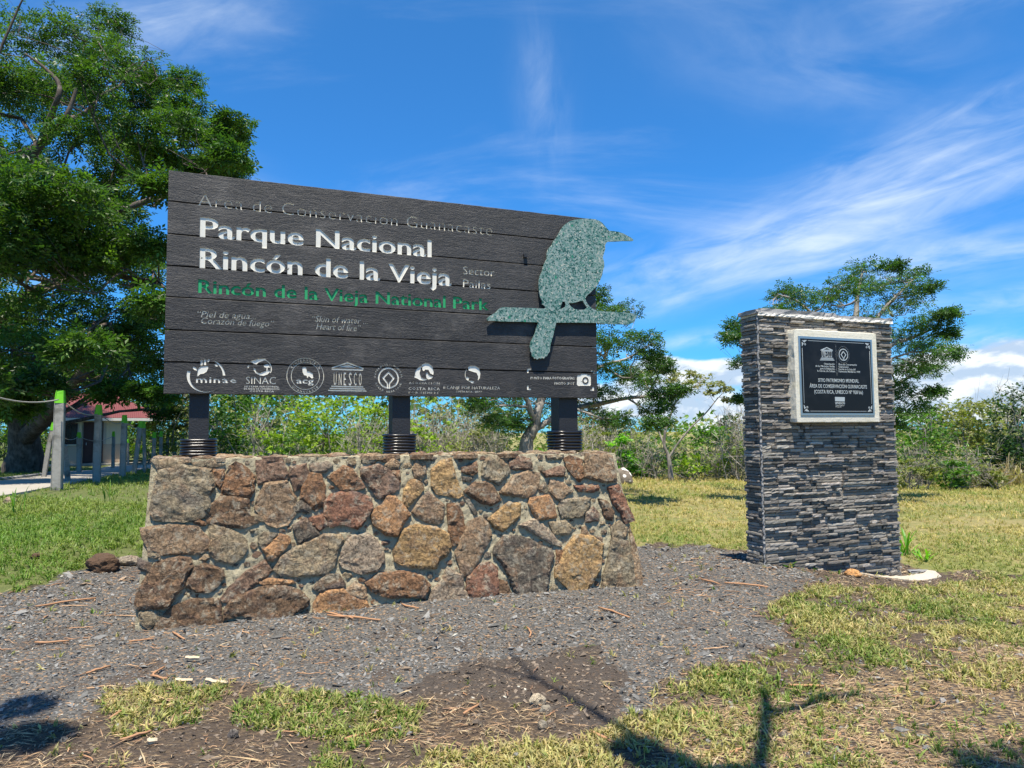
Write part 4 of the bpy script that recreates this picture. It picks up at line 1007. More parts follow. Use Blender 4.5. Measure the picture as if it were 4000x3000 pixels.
h1 = B('1525,954 1545,953 1553,975 1552,997 1532,1008 1515,1018 1506,1008 1516,980'); h2 = B('1580,965 1610,966 1640,962 1672,950 1702,945 1714,972 1737,1002 1720,1022 1660,1024 1625,1014 1604,1000 1588,984')
stub = B('1830,1032 1900,1038 1990,1042 2080,1048 2130,1055 2163,1070 2160,1090 2152,1105 2144,1122 2128,1136 2105,1146 2080,1150 1990,1148 1900,1143 1830,1138')
m, t = new_mat('speckled_sheet'); V = t.node('ShaderNodeTexCoord').outputs['Object']
v1 = t.node('ShaderNodeTexVoronoi', {'Vector': V, 'Scale': 46.0}, feature='F1'); sc_ = t.node('ShaderNodeSeparateColor', {0: v1.outputs['Color']}).outputs
vv2 = t.node('ShaderNodeTexVoronoi', {'Vector': V, 'Scale': 78.0}, feature='F1'); sd_ = t.node('ShaderNodeSeparateColor', {0: vv2.outputs['Color']}).outputs
c = t.ramp(sc_[0], [(0, (.02, .10, .09)), (.18, (.06, .20, .18)), (.32, (.15, .29, .27)), (.5, (.30, .40, .40)), (.72, (.40, .47, .46)), (.86, (.22, .36, .34)), (.95, (.62, .62, .56)), (.985, (.03, .30, .18))], 'CONSTANT')
c2_ = t.ramp(sd_[1], [(0, (.03, .13, .12)), (.2, (.20, .33, .31)), (.6, (.36, .44, .44)), (.93, (.66, .64, .58))], 'CONSTANT')
c = t.mix(t.smooth(sd_[0], .45, .55), c, c2_)
c = t.mix(1.0, c, (.66, .70, .64), 'MULTIPLY')
finish(t, principled(t, c, .5, bump(t, v1.outputs['Distance'], .2, .004), spec=.35)); SPECK = m
for lp, nm, lb in ((([body, h1, h2]), 'bird_cutout', 'speckled blue-green bird silhouette perched on its branch'), ([stub], 'branch_end', 'speckled end piece of the branch standing past the planks')):
    me = curve_mesh(lp, OFFN + .020, OFFN); me.transform(MS); o = link(nm, me, SPECK, sign); o['label'] = lb
for px, py in ((1640, 1150), (2050, 1000), (2150, 1150), (2110, 1330), (2300, 1237)):
    u, v = uvS(px, py); u = min(u, SW - .05)
    if px < 1800: u, v = uvS(1960, 1232)
    box_mesh('spacer', .04, .04, OFFN + .008, MS @ Matrix.Translation((u, v, (OFFN) / 2 - .0045)), 0, BLACKP, sign)
# ------------------------------------------------------------------ slate pillar with the plaque
PIL0 = Vector((PIL.x, PIL.y, 0))
def onP(px, py): return on_plane(px, py, PIL0, DN)
q0 = onP(2984, 2190); q1 = onP(3512, 2250); qt0 = onP(2960, 1232); qt1 = onP(3478, 1262)
PW0 = (q1 - q0).dot(DX); PZ1 = (qt0.z + qt1.z) / 2; PZ0 = min(q1.z, q0.z) - .15
PX0 = ((q0 + qt0) / 2 - PIL0).dot(DX); PX1 = ((q1 + qt1) / 2 - PIL0).dot(DX)
PD = .26
bk = at(2903, 1300, 1.0) - O
MP = Matrix(((DX.x, 0, DN.x, PIL0.x + DX.x * PX0), (DX.y, 0, DN.y, PIL0.y + DX.y * PX0), (0, 1, 0, 0), (0, 0, 0, 1)))
PWID = PX1 - PX0
print('PILLAR', PIL0, PWID, PZ0, PZ1)
if True: pillar = empty('slate_pillar', MP @ Vector((PWID / 2, gz(PIL0.x + .6, PIL0.y)[0], -PD / 2)), 'pillar clad in thin grey slate strips, holding the black plaque in a cream block', 'pillar'); pillar['kind'] = 'thing'
CORE = simple('core_mortar', (.055, .055, .058), .95, .3, 40, .8, .006)
box_mesh('core', PWID - .012, PZ1 - PZ0 - .01, PD - .012, MP @ Matrix.Translation((PWID / 2, (PZ0 + PZ1) / 2, -PD / 2)), 0, CORE, pillar)
m, t = new_mat('slate'); SLATE = m; oi = t.node('ShaderNodeObjectInfo'); V = t.node('ShaderNodeTexCoord').outputs['Object']
a_ = t.node('ShaderNodeAttribute', attribute_name='tint').outputs['Color']
n1 = t.noise(t.node('ShaderNodeMapping', {'Vector': V, 'Scale': (1, 1, 3.2)}).outputs[0], 34, 8, .7, .5); n2 = t.noise(V, 150, 4, .7); n3 = t.noise(V, 2.3, 4, .6)
c = t.mix(1.0, a_, t.ramp(n1, [(.25, .55), (.5, 1.0), (.75, 1.5)]), 'MULTIPLY'); c = t.mix(t.math('MULTIPLY', t.smooth(n2, .58, .7), .35), c, (.36, .36, .36))
c = t.mix(t.math('MULTIPLY', t.smooth(n3, .58, .72), .35), c, (.20, .175, .145))
finish(t, principled(t, c, .72, bump(t, t.math('ADD', n1, t.math('MULTIPLY', n2, .4)), 1.0, .007), spec=.4))
block_rect = None
def uvP(px, py): p = onP(px, py) - PIL0; return (p.dot(DX) - PX0, p.z)
def strip_geo(L, H, proud, seed):
    """one split-faced strip, x along, y up, z out; its back sits 6 mm inside the core"""
    r = random.Random(seed); n = max(2, min(6, int(L / .035))); V_, F_ = [], []
    for k in range(n + 1):
        x = L * k / n; e = .003 if k in (0, n) else 0
        z1 = proud + r.gauss(0, .0022) - e; z2 = proud + r.gauss(0, .0022) - e
        dt, db = r.gauss(0, .0016), r.gauss(0, .001)
        V_ += [(x, 0 + db, -.006), (x, .0022 + db, z1 - .0015), (x, H * .5, z2 + abs(r.gauss(0, .0015))), (x, H - .0018 + dt, (z1 + z2) / 2 - .001), (x, H + dt, -.006)]
    for k in range(n):
        for q in range(4): a = k * 5 + q; F_.append((a, a + 5, a + 6, a + 1))
    F_ += [(4, 3, 2, 1, 0), tuple(n * 5 + q for q in range(5))]
    return V_, F_
strips = []        # (matrix, L, H, proud, shade, size)
def face_strips(M, Wd, z0, z1, ends_jag, seed):
    r = random.Random(seed); z = z0; row = 0; rh = .0365
    band = 0
    while z < z1 - .012:
        if row % 8 == 0: cuts = sorted([0, Wd] + [x for x in (np.arange(r.uniform(.15, .5), Wd, r.uniform(.40, .56)))]); cuts = [c_ for i_, c_ in enumerate(cuts) if i_ == 0 or c_ - cuts[i_ - 1] > .12 or c_ == Wd]
        H = rh * r.uniform(.84, 1.14)
        if z + H > z1: H = z1 - z
        lev = r.choice([0, 1, 2])
        for a, b in zip(cuts[:-1], cuts[1:]):
            x = a
            while x < b - .01:
                L = r.choice([.07, .10, .14, .18, .23, .30, .38]) * r.uniform(.85, 1.15)
                if b - x - L < .05: L = b - x
                lv = r.choices([.001, .012, .028, .040], [3, 2, 3, 3])[0]
                if row % 8 == 7: lv = min(lv, .011)
                jag = r.gauss(0, .004)
                LL = L - .0022 - (max(0, jag) if b - x - L <= 0 and b >= Wd - .001 else 0)
                sh = r.uniform(.09, .33) * (1.3 if r.random() < .12 else 1) * (.72 if r.random() < .2 else 1)
                strips.append((M @ Matrix.Translation((x + .001, z + .001, 0)), LL, H - .0032, lv, sh))
                x += L
        z += H; row += 1
ZT = PZ1
face_strips(MP, PWID, PZ0 + .02, ZT, 0, 4)
ML = MP @ Matrix.Translation((0, 0, -PD)) @ Matrix(((0, 0, -1, 0), (0, 1, 0, 0), (1, 0, 0, 0), (0, 0, 0, 1)))
face_strips(ML, PD, PZ0 + .02, ZT - .02, 0, 5)
MR = MP @ Matrix.Translation((PWID, 0, 0)) @ Matrix(((0, 0, 1, 0), (0, 1, 0, 0), (-1, 0, 0, 0), (0, 0, 0, 1)))
nF_ = len(strips)
face_strips(MR, PD, PZ0 + .02, ZT, 0, 6)
MBK = MP @ Matrix.Translation((PWID, 0, -PD)) @ Matrix(((-1, 0, 0, 0), (0, 1, 0, 0), (0, 0, -1, 0), (0, 0, 0, 1)))
face_strips(MBK, PWID, PZ0 + .02, ZT, 0, 7)
bl = [uvP(3100, 1293), uvP(3425, 1650)]
order = sorted(range(len(strips)), key=lambda i_: (i_ >= nF_, -strips[i_][1] * strips[i_][2]))
CP = chain(pillar).inverted()
def visible_strip(i_):
    if i_ >= nF_: return False
    M_, L, H, pr, sh = strips[i_]; c_ = M_ @ Vector((L / 2, H / 2, 0))
    u = (c_ - PIL0).dot(DX) - PX0
    if c_.z < gz(c_.x, c_.y)[0] - .01: return False
    return not (bl[0][0] + .1 < u < bl[1][0] - .1 and bl[1][1] < c_.z < bl[0][1] and abs((c_ - PIL0).dot(DN)) < .05)
vis = [i_ for i_ in order if visible_strip(i_)][:300]; vs_ = set(vis)
rest = []
for i_ in range(len(strips)):
    M_, L, H, pr, sh = strips[i_]; V_, F_ = strip_geo(L, H, pr, i_); W = [M_ @ Vector(v) for v in V_]
    colr = np.array([sh * random.uniform(1.08, 1.14), sh, sh * random.uniform(.82, .88)])
    if i_ in vs_: link('slate_strip', mesh('slate_strip', [tuple(q) for q in W], F_, np.tile(colr, (len(W), 1))), SLATE, pillar)
    else: rest.append(([tuple(q) for q in W], F_, colr))
V_, F_, C_ = [], [], []
for W, Fk, cl in rest:
    o_ = len(V_); V_ += W; F_ += [tuple(o_ + q for q in f) for f in Fk]; C_ += [tuple(cl)] * len(W)
o = link('slate_strips', mesh('slate_strips', V_, F_, np.array(C_)), SLATE, pillar); o['kind'] = 'stuff'
# pale mortar bead down the front left corner
CEM = simple('cement', (.24, .235, .225), .95, .35, 55, 1.0, .008)
pts = [MP @ Vector((-.010 + random.gauss(0, .004), z, .012 + random.gauss(0, .004))) for z in np.arange(PZ0 + .1, ZT, .025)]
V_, F_ = tube(pts, [.009 + random.random() * .006 for _ in pts], 6, .12)
link('corner_bead', mesh('corner_bead', V_, F_), CEM, pillar)
# cap slabs, tipped a little, on a pale mortar bed
SLAB = simple('cap_slab_stone', (.30, .29, .28), .8, .4, 26, .9, .01); BED = simple('lime_bed', (.72, .68, .60), .95, .2, 40, .9, .01)
def rough_box(x0, x1, y0, y1, z0, z1, seed, nx_=8, j=.006):
    r = random.Random(seed); V_, F_ = [], []
    for k in range(nx_ + 1):
        x = x0 + (x1 - x0) * k / nx_
        for (y, z) in ((y0, z0), (y0, (z0 + z1) / 2), (y0, z1), ((y0 + y1) / 2, z1), (y1, z1), (y1, (z0 + z1) / 2), (y1, z0)):
            V_.append((x + (r.gauss(0, j) if k in (0, nx_) else 0), y + r.gauss(0, j * .5), z + r.gauss(0, j)))
    for k in range(nx_):
        for q in range(7): a = k * 7 + q; b = k * 7 + (q + 1) % 7; F_.append((a, b, b + 7, a + 7))
    F_ += [tuple(range(6, -1, -1)), tuple(nx_ * 7 + q for q in range(7))]; return V_, F_
cap = [(-.05, .02, .05), (.03, .86, .085), (.87, 1.10, .088), (1.11, 1.62, .07), (1.635, PWID + .01, .075)]
for i_, (a, b, hh_) in enumerate(cap):
    if b <= a: continue
    y0 = PZ1 + .012 - .012 * i_ * .4; V_, F_ = rough_box(a * PWID / 1.95 if i_ not in (0, 4) else a, b * PWID / 1.95 if i_ < 4 else b, y0, y0 + hh_ * .8, -PD - .01, .035 + random.uniform(-.008, .01), i_)
    me = mesh('cap_slab', [tuple(MP @ Vector(v)) for v in V_], F_); link('cap_slab', me, SLAB, pillar)
V_, F_ = rough_box(-.015, PWID + .01, PZ1 - .012, PZ1 + .022, -PD - .005, .042, 77, 60, .004)
link('mortar_bed', mesh('mortar_bed', [tuple(MP @ Vector(v)) for v in V_], F_), BED, pillar)
# cream block with the plaque
BT = .13
PB = PIL0 + DN * BT
def uvB(px, py): p = on_plane(px, py, PB, DN) - PIL0; return (p.dot(DX) - PX0, p.z)
b0, b1 = uvB(3098, 1290), uvB(3424, 1296); c0, c1 = uvB(3118, 1652), uvB(3437, 1648)
bx0, bx1, bz0, bz1 = (b0[0] + c0[0]) / 2, (b1[0] + c1[0]) / 2, (c0[1] + c1[1]) / 2, (b0[1] + b1[1]) / 2
m, t = new_mat('cream_block'); V = t.node('ShaderNodeTexCoord').outputs['Object']; n = t.noise(V, 30, 8, .7); n2 = t.noise(V, 4, 4, .6)
c = t.mix(n, (.60, .55, .43), (.80, .76, .64)); c = t.mix(t.smooth(n2, .52, .72), c, (.60, .55, .40)); c = t.mix(t.smooth(t.noise(V, 60, 5, .7), .66, .75), c, (.30, .25, .17))
finish(t, principled(t, c, .85, bump(t, t.math('ADD', n, t.math('MULTIPLY', t.noise(V, 95, 4, .7), .5)), .7, .007), spec=.25)); CREAM = m
bm = bmesh.new(); bmesh.ops.create_grid(bm, x_segments=2, y_segments=2, size=.5); bm.free()
bm = bmesh.new(); bmesh.ops.create_cube(bm, size=1.0); bmesh.ops.scale(bm, vec=(bx1 - bx0, bz1 - bz0, BT + .04), verts=bm.verts)
bmesh.ops.subdivide_edges(bm, edges=bm.edges, cuts=22, use_grid_fill=True)
for v in bm.verts:
    nz = mnoise.noise(v.co * 9) * .006 + mnoise.noise(v.co * 40) * .0035
    ed = sum(abs(abs(v.co[i_]) - h_ / 2) < 1e-4 for i_, h_ in enumerate((bx1 - bx0, bz1 - bz0, BT + .04)))
    v.co *= 1.0; v.co += v.co.normalized() * (nz - (.009 if ed >= 2 else 0))
me = bpy.data.meshes.new('block'); bm.to_mesh(me); bm.free(); me.transform(MP @ Matrix.Translation(((bx0 + bx1) / 2, (bz0 + bz1) / 2, (BT - .04) / 2)))
link('concrete_block', me, CREAM, pillar)
# plaque: a metal sheet with a black field, marks stand a hair proud
PT2 = BT + .010
PQ = PIL0 + DN * PT2
def uvQ(px, py): p = on_plane(px, py, PQ, DN) - PIL0; return (p.dot(DX) - PX0, p.z)
def Qc(x, y): return uvQ(2850 + x / 2.91, 1150 + y / 2.91)
qa, qb, qc_, qd = Qc(775, 480), Qc(1613, 505), Qc(820, 1385), Qc(1660, 1368)
x0, x1, z0, z1 = (qa[0] + qc_[0]) / 2, (qb[0] + qd[0]) / 2, (qc_[1] + qd[1]) / 2, (qa[1] + qb[1]) / 2
METAL = simple('brushed_metal', (.42, .45, .45), .38, .12, 60, .1, .001, .85); m, t = new_mat('plaque_black')
V = t.node('ShaderNodeTexCoord').outputs['Object']; c = t.mix(t.smooth(t.noise(V, 5, 5, .6), .45, .75), (.006, .006, .007), (.014, .014, .015))
finish(t, principled(t, c, .4, spec=.25)); PBLACK = m
MARK = simple('plaque_silver', (.50, .52, .50), .45, .08, 40, .05, .001, .3)
plq = empty('plaque', MP @ Vector(((x0 + x1) / 2, z0, PT2))); plq.parent = pillar; plq.matrix_basis = chain(pillar).inverted() @ plq.matrix_basis
plq['label'] = 'black metal plaque with silver lettering and silver edge'
box_mesh('plaque_sheet', x1 - x0, z1 - z0, .010, MP @ Matrix.Translation(((x0 + x1) / 2, (z0 + z1) / 2, BT + .003)), .001, METAL, plq, 1)
bw = .028
box_mesh('black_field', x1 - x0 - 2 * bw, z1 - z0 - 2 * bw, .003, MP @ Matrix.Translation(((x0 + x1) / 2, (z0 + z1) / 2, BT + .0085)), 0, PBLACK, plq)
ZM = BT + .0112
# plaque coordinates measured on its own rectangle (crop pixels -> plane), drawn square to the sheet
def Qr(x, y):
    fx = (x - 797 - (y - 500) * .052) / 841.0; top = 478 + 27 * fx; bot = 1385 - 17 * fx; fy = (y - top) / (bot - top)
    return (x0 + (x1 - x0) * (fx + .026), z1 + (z0 - z1) * fy)
kq = (x1 - x0) / 841
def qtext(name, label, lines):
    ms = []
    for xa, xb, y, s, cap_, wg in lines:
        a, b = Qr(xa, y), Qr(xb, y); me = text_mesh(s, b[0] - a[0], (a[0], a[1]), None, cap_ * kq * .95, wg, depth=(.0008, -.0008), res=2); me.transform(Matrix.Translation((0, 0, ZM))); ms.append(me)
    me = join_me(ms, 0); me.transform(MP); o = link(name, me, MARK, plq); o['label'] = label
def qshape(name, label, loops_list):
    me = join_me([curve_mesh(lp, ZM + .0008, ZM - .0008) for lp in loops_list], 0); me.transform(MP); o = link(name, me, MARK, plq); o['label'] = label
qtext('lettering', 'silver title Sitio Patrimonio Mundial, Área de Conservación Guanacaste', [(1001, 1465, 1000, 'SITIO PATRIMONIO MUNDIAL', 34, .006), (907, 1560, 1067, 'ÁREA DE CONSERVACIÓN GUANACASTE', 34, .006), (960, 1513, 1132, '(COSTA RICA, UNESCO Nº 928 bis)', 34, .006)])
qtext('lettering', 'small silver lines naming the United Nations organisation', [(1062, 1182, 802, 'Organización', 18, .004), (968, 1184, 829, 'de las Naciones Unidas', 18, .004), (1021, 1188, 857, 'para la Educación,', 18, .004), (990, 1189, 884, 'la Ciencia y la Cultura', 18, .004)])
qtext('lettering', 'small silver lines on the World Heritage listing of 1999', [(1226, 1438, 805, 'Área de Conservación', 18, .004), (1228, 1342, 832, 'Guanacaste', 18, .004), (1229, 1422, 859, 'Inscrita en la Lista del', 18, .004), (1230, 1477, 886, 'Patrimonio Mundial en 1999', 18, .004)])
qtext('lettering', 'small silver word unesco under its silver square', [(1196, 1306, 1250, 'unesco', 30, .012), (1199, 1298, 1270, 'Comisión Costarricense', 9, .002), (1199, 1267, 1285, 'de Cooperación', 9, .002)])
def Qp(s): return [Qr(*map(float, q.split(','))) for q in s.split()]
qshape('logo_square', 'silver rectangle above the word unesco', [[Qp('1192,1167 1302,1168 1302,1217 1192,1216')]])
def border(a, b): # straight rule
    (ax, ay), (bx_, by_) = a, b
    return [rect(min(ax, bx_) - .0022, min(ay, by_) - .0022, max(ax, bx_) + .0022, max(ay, by_) + .0022)]
cs = [(x0 + bw + .022, z1 - bw - .022), (x1 - bw - .022, z1 - bw - .022), (x0 + bw + .022, z0 + bw + .022), (x1 - bw - .022, z0 + bw + .022)]
qshape('border_rule', 'thin silver border lines', [border((cs[0][0] + .09, cs[0][1]), (cs[1][0] - .09, cs[1][1])), border((cs[2][0] + .09, cs[2][1]), (cs[3][0] - .09, cs[3][1])), border((cs[0][0], cs[0][1] - .09), (cs[2][0], cs[2][1] + .09)), border((cs[1][0], cs[1][1] - .09), (cs[3][0], cs[3][1] + .09))])
for (cx_, cy_), sx_, sy_ in ((cs[0], 1, -1), (cs[1], -1, -1), (cs[2], 1, 1), (cs[3], -1, 1)):
    def cc(s): return [(cx_ + sx_ * float(a) * .001, cy_ + sy_ * float(b) * .001) for a, b in (q.split(',') for q in s.split())]
    qshape('corner_ornament', 'silver leafy corner ornament', [[cc('-4,-4 14,0 30,12 34,26 24,20 12,10')], [cc('20,-2 40,-4 72,-6 60,6 48,12 38,24 30,12')], [cc('-2,20 -4,40 -6,72 6,60 12,48 24,38 12,30')], [ring(cx_ + sx_ * .044, cy_ + sy_ * .044, .012, 16), ring(cx_ + sx_ * .044, cy_ + sy_ * .044, .006, 12)]])
te = [[Qp('1090,600 1158,632 1158,640 1022,640 1022,632'), Qp('1090,611 1128,630 1055,630')], [Qp('1030,643 1152,643 1152,651 1030,651')], [Qp('1028,723 1164,723 1164,731 1028,731')], [Qp('1022,735 1170,735 1170,742 1022,742')], [Qp('1016,746 1178,746 1178,753 1016,753')]]
me_l = []
for i_, ch in enumerate('UNESCO'):
    xa = 1036 + i_ * 20.5; a, b = Qr(xa, 719), Qr(xa + 13, 719); mm_ = text_mesh(ch, b[0] - a[0], a, None, 64 * kq, .01, depth=(.0008, -.0008), res=2); mm_.transform(Matrix.Translation((0, 0, ZM))); me_l.append(mm_)
me = join_me(me_l + [curve_mesh(lp, ZM + .0008, ZM - .0008) for lp in te], 0); me.transform(MP); o = link('emblem', me, MARK, plq); o['label'] = 'silver temple emblem whose columns spell UNESCO'
cq = Qr(1281, 684); kk = .56 * kq
ms = [x for x in wh(cq[0], cq[1], kk, .0)]
for mm_ in ms:
    co = np.empty(len(mm_.vertices) * 3, np.float32); mm_.vertices.foreach_get('co', co); co = co.reshape(-1, 3); co[:, 2] = np.where(co[:, 2] > .01, ZM + .0008, ZM - .0008); mm_.vertices.foreach_set('co', co.ravel())
dots = [[ring(cq[0] + 66 * kq * math.cos(a), cq[1] + 72 * kq * math.sin(a), .0022, 5)] for a in np.linspace(0, 6.28, 44)[:-1]]
me = join_me(ms + [curve_mesh(lp, ZM + .0008, ZM - .0008) for lp in dots], 0); me.transform(MP); o = link('emblem', me, MARK, plq); o['label'] = 'silver ring with a diamond inside'
qshape('dotted_line', 'dotted silver line between the two emblems', [[ring(*Qr(1191 + i_ * .9, 575 + i_ * 15.5), .0024 if i_ < 17 else .0035, 6)] for i_ in range(23)])
# ------------------------------------------------------------------ trees and shrubs
def spray_template(kind):
    V_, F_ = [], []
    if kind == 'pinnate':                       # a feathered spray: leaflet pairs on a short stalk
        prs = [(.16, .42), (.52, .46)]
        for x, L in prs:
            for s_ in (-1, 1):
                o_ = len(V_); a = .95
                tip = (x + L * math.cos(a), s_ * L * math.sin(a), -.06); mid = (x + L * .5 * math.cos(a) - .07, s_ * (L * .5 * math.sin(a)), .02); mid2 = (x + L * .5 * math.cos(a) + .13, s_ * (L * .5 * math.sin(a) - .03), .02)
                V_ += [(x, 0, 0), mid, tip, mid2]; F_ += [(o_, o_ + 1, o_ + 2), (o_, o_ + 2, o_ + 3)] if s_ > 0 else [(o_, o_ + 2, o_ + 1), (o_, o_ + 3, o_ + 2)]
        o_ = len(V_); V_ += [(.70, 0, 0), (.90, .11, .0), (1.15, 0, -.08), (.90, -.11, .0)]; F_ += [(o_, o_ + 2, o_ + 1), (o_, o_ + 3, o_ + 2)]
    elif kind == 'tuft':                         # a rosette of longish leaves
        for i in range(5):
            a = i * 1.257; o_ = len(V_); L = .8 + .2 * (i % 2); c_, s_ = math.cos(a), math.sin(a)
            V_ += [(0, 0, 0), (c_ * L * .5 - s_ * .12, s_ * L * .5 + c_ * .12, .10), (c_ * L, s_ * L, -.02), (c_ * L * .5 + s_ * .12, s_ * L * .5 - c_ * .12, .10)]
            F_ += [(o_, o_ + 2, o_ + 1), (o_, o_ + 3, o_ + 2)]
    else:                                        # 'simple': three leaves
        for i, a in enumerate((-.7, 0, .75)):
            o_ = len(V_); c_, s_ = math.cos(a), math.sin(a); L = .9 if i == 1 else .75
            V_ += [(0, 0, 0), (c_ * L * .5 - s_ * .17, s_ * L * .5 + c_ * .17, .03), (c_ * L, s_ * L, -.05), (c_ * L * .5 + s_ * .17, s_ * L * .5 - c_ * .17, .03)]
            F_ += [(o_, o_ + 2, o_ + 1), (o_, o_ + 3, o_ + 2)]
    return np.array(V_), np.array(F_)
TP = {k: spray_template(k) for k in ('pinnate', 'tuft', 'simple')}
HUES = dict(deep=[(0.049, 0.116, 0.024), (0.073, 0.159, 0.029), (0.034, 0.083, 0.022)], guana=[(.036, .090, .018), (.058, .128, .020), (.095, .172, .022), (.028, .064, .015)],
            mid=[(0.067, 0.146, 0.027), (0.098, 0.189, 0.030), (0.049, 0.110, 0.027)], lime=[(0.207, 0.317, 0.022), (0.159, 0.268, 0.024), (0.268, 0.366, 0.024)],
            olive=[(0.183, 0.207, 0.055), (0.232, 0.232, 0.073), (0.134, 0.171, 0.043)], dark=[(0.027, 0.071, 0.020), (0.043, 0.098, 0.022), (0.022, 0.055, 0.017)],
            pale=[(.27, .26, .13), (.22, .22, .10), (.17, .20, .07)], bright=[(0.171, 0.390, 0.024), (0.220, 0.439, 0.037), (0.122, 0.317, 0.024)], green=[(0.079, 0.183, 0.024), (0.122, 0.244, 0.024), (0.055, 0.134, 0.024)])
def leaf_cloud(blobs, nsub, per, size, hue, kind, spread=.30, flat=.75, shell=.45):
    """sprays gathered in small clumps inside rough ellipsoids: blobs = [(centre, rx, ry, rz)]"""
    pos, col, yaw, clr = [], [], [], []
    H_ = np.array(HUES[hue])
    for (c_, rx, ry, rz) in blobs:
        n = nsub; d = RNG.normal(0, 1, (n, 3)); d /= np.linalg.norm(d, axis=1)[:, None]; r = RNG.uniform(shell ** 2, 1, n) ** .5
        sub = np.array(c_) + d * r[:, None] * np.array([rx, ry, rz]); tone = RNG.uniform(.72, 1.28, n); hb = RNG.integers(0, len(H_), n)
        k = RNG.integers(max(2, per // 2), int(per * 1.5) + 1, n); idx = np.repeat(np.arange(n), k); N = len(idx); R0 = min(rx, rz) * spread
        off = RNG.normal(0, 1, (N, 3)) * np.array([R0, R0, R0 * flat * .6]); p = sub[idx] + off
        pos.append(p); yaw.append(np.arctan2(off[:, 1] + d[idx, 1] * R0, off[:, 0] + d[idx, 0] * R0) + RNG.normal(0, .7, N))
        cc_ = H_[hb[idx]] * .5 + H_[RNG.integers(0, len(H_), N)] * .5; col.append(cc_ * (tone[idx] * RNG.uniform(.8, 1.22, N))[:, None])
    pos = np.concatenate(pos); yaw = np.concatenate(yaw); col = np.concatenate(col); n = len(pos)
    rt = rots(n, yaw, .55); sc_ = size * RNG.uniform(.65, 1.25, n)
    return scatter([TP[kind]], pos, rt, sc_, col)
def bent(a, b, r0, r1, sag=.12, n=5):
    a, b = np.array(a, float), np.array(b, float); L = np.linalg.norm(b - a); pts = []
    j = RNG.normal(0, 1, (2, 3)) * L * sag
    for i in range(n + 1):
        t_ = i / n; pts.append(a * (1 - t_) + b * t_ + j[0] * math.sin(math.pi * t_) + j[1] * math.sin(2 * math.pi * t_) * .5)
    return pts, np.linspace(r0, r1, n + 1)
def tree(name, label, cat, Y0, trunk, limbs, blobs, hue, size, nsub, per, kind='pinnate', barkm=BARK_G, group=None, twigs=3, ground_it=True, flat=.75, extra=None, spread=.30, shell=.45, tw=1.0):
    """trunk / limbs: photo-pixel paths (px, py, depth offset, radius); blobs: (px, py, radius px, depth offset)"""
    def W(p): q = at(p[0], p[1], Y0 + p[2]); return np.array([q.x, q.y, q.z])
    tp = [list(W(p)) + [p[3]] for p in trunk]
    b0 = tp[0]; zg = gz(b0[0], b0[1])[0]
    if ground_it: tp[0] = [b0[0], b0[1], zg - .12, b0[3] * 1.25]
    root = empty(name, (b0[0], b0[1], zg), label, cat, group)
    sp_ = smooth_path(tp, 6); V_, F_ = tube(sp_[:, :3], sp_[:, 3], 12, .05); link('trunk', mesh('trunk', V_, F_, None, True), barkm, root)
    nodes = [(q[:3], q[3]) for q in sp_[len(sp_) // 2:]]; tw_geo = []
    for lb in limbs:
        lp = smooth_path([list(W(p)) + [p[3]] for p in lb], 6); V_, F_ = tube(lp[:, :3], lp[:, 3], 8, .06); link('limb', mesh('limb', V_, F_, None, True), barkm, root)
        nodes += [(q[:3], q[3]) for q in lp]
    NP = np.array([q[0] for q in nodes]); NR = np.array([q[1] for q in nodes]); BL = []
    for (px, py, r, dY) in blobs:
        c_ = W((px, py, dY)); rm = r * (Y0 + dY) / F; BL.append((c_, rm, rm * 1.1, rm * flat))
        d = np.linalg.norm(NP - c_, axis=1) + np.maximum(0, NP[:, 2] - c_[2]) * 1.2; k = int(np.argmin(d)); r0 = min(NR[k] * .6, .02 * tw + .014 * d[k])
        pts, rr = bent(NP[k], c_, r0, r0 * .35); tw_geo.append(tube(pts, rr, 6))
        for _ in range(twigs):
            dd = RNG.normal(0, 1, 3); dd /= np.linalg.norm(dd); e = c_ + dd * rm * np.array([.95, .95, .8]); m_ = pts[RNG.integers(2, 6)]
            p2, r2 = bent(m_, e, r0 * .42, .004 * tw, .1, 3); tw_geo.append(tube(p2, r2, 4))
            e2 = p2[2] + RNG.normal(0, 1, 3) * rm * .35; p3, r3 = bent(p2[1], e2, r0 * .2, .003 * tw, .1, 2); tw_geo.append(tube(p3, r3, 3))
    if tw_geo:
        V_, F_ = join(tw_geo); o = link('twigs', mesh('twigs', V_, F_, None, True), barkm, root); o['kind'] = 'stuff'
    if extra: BL += extra
    V_, F_, C_ = leaf_cloud(BL, nsub, per, size, hue, kind, spread, shell=shell)
    link('crown', mesh('crown', V_, F_, C_), LEAF, root); return root

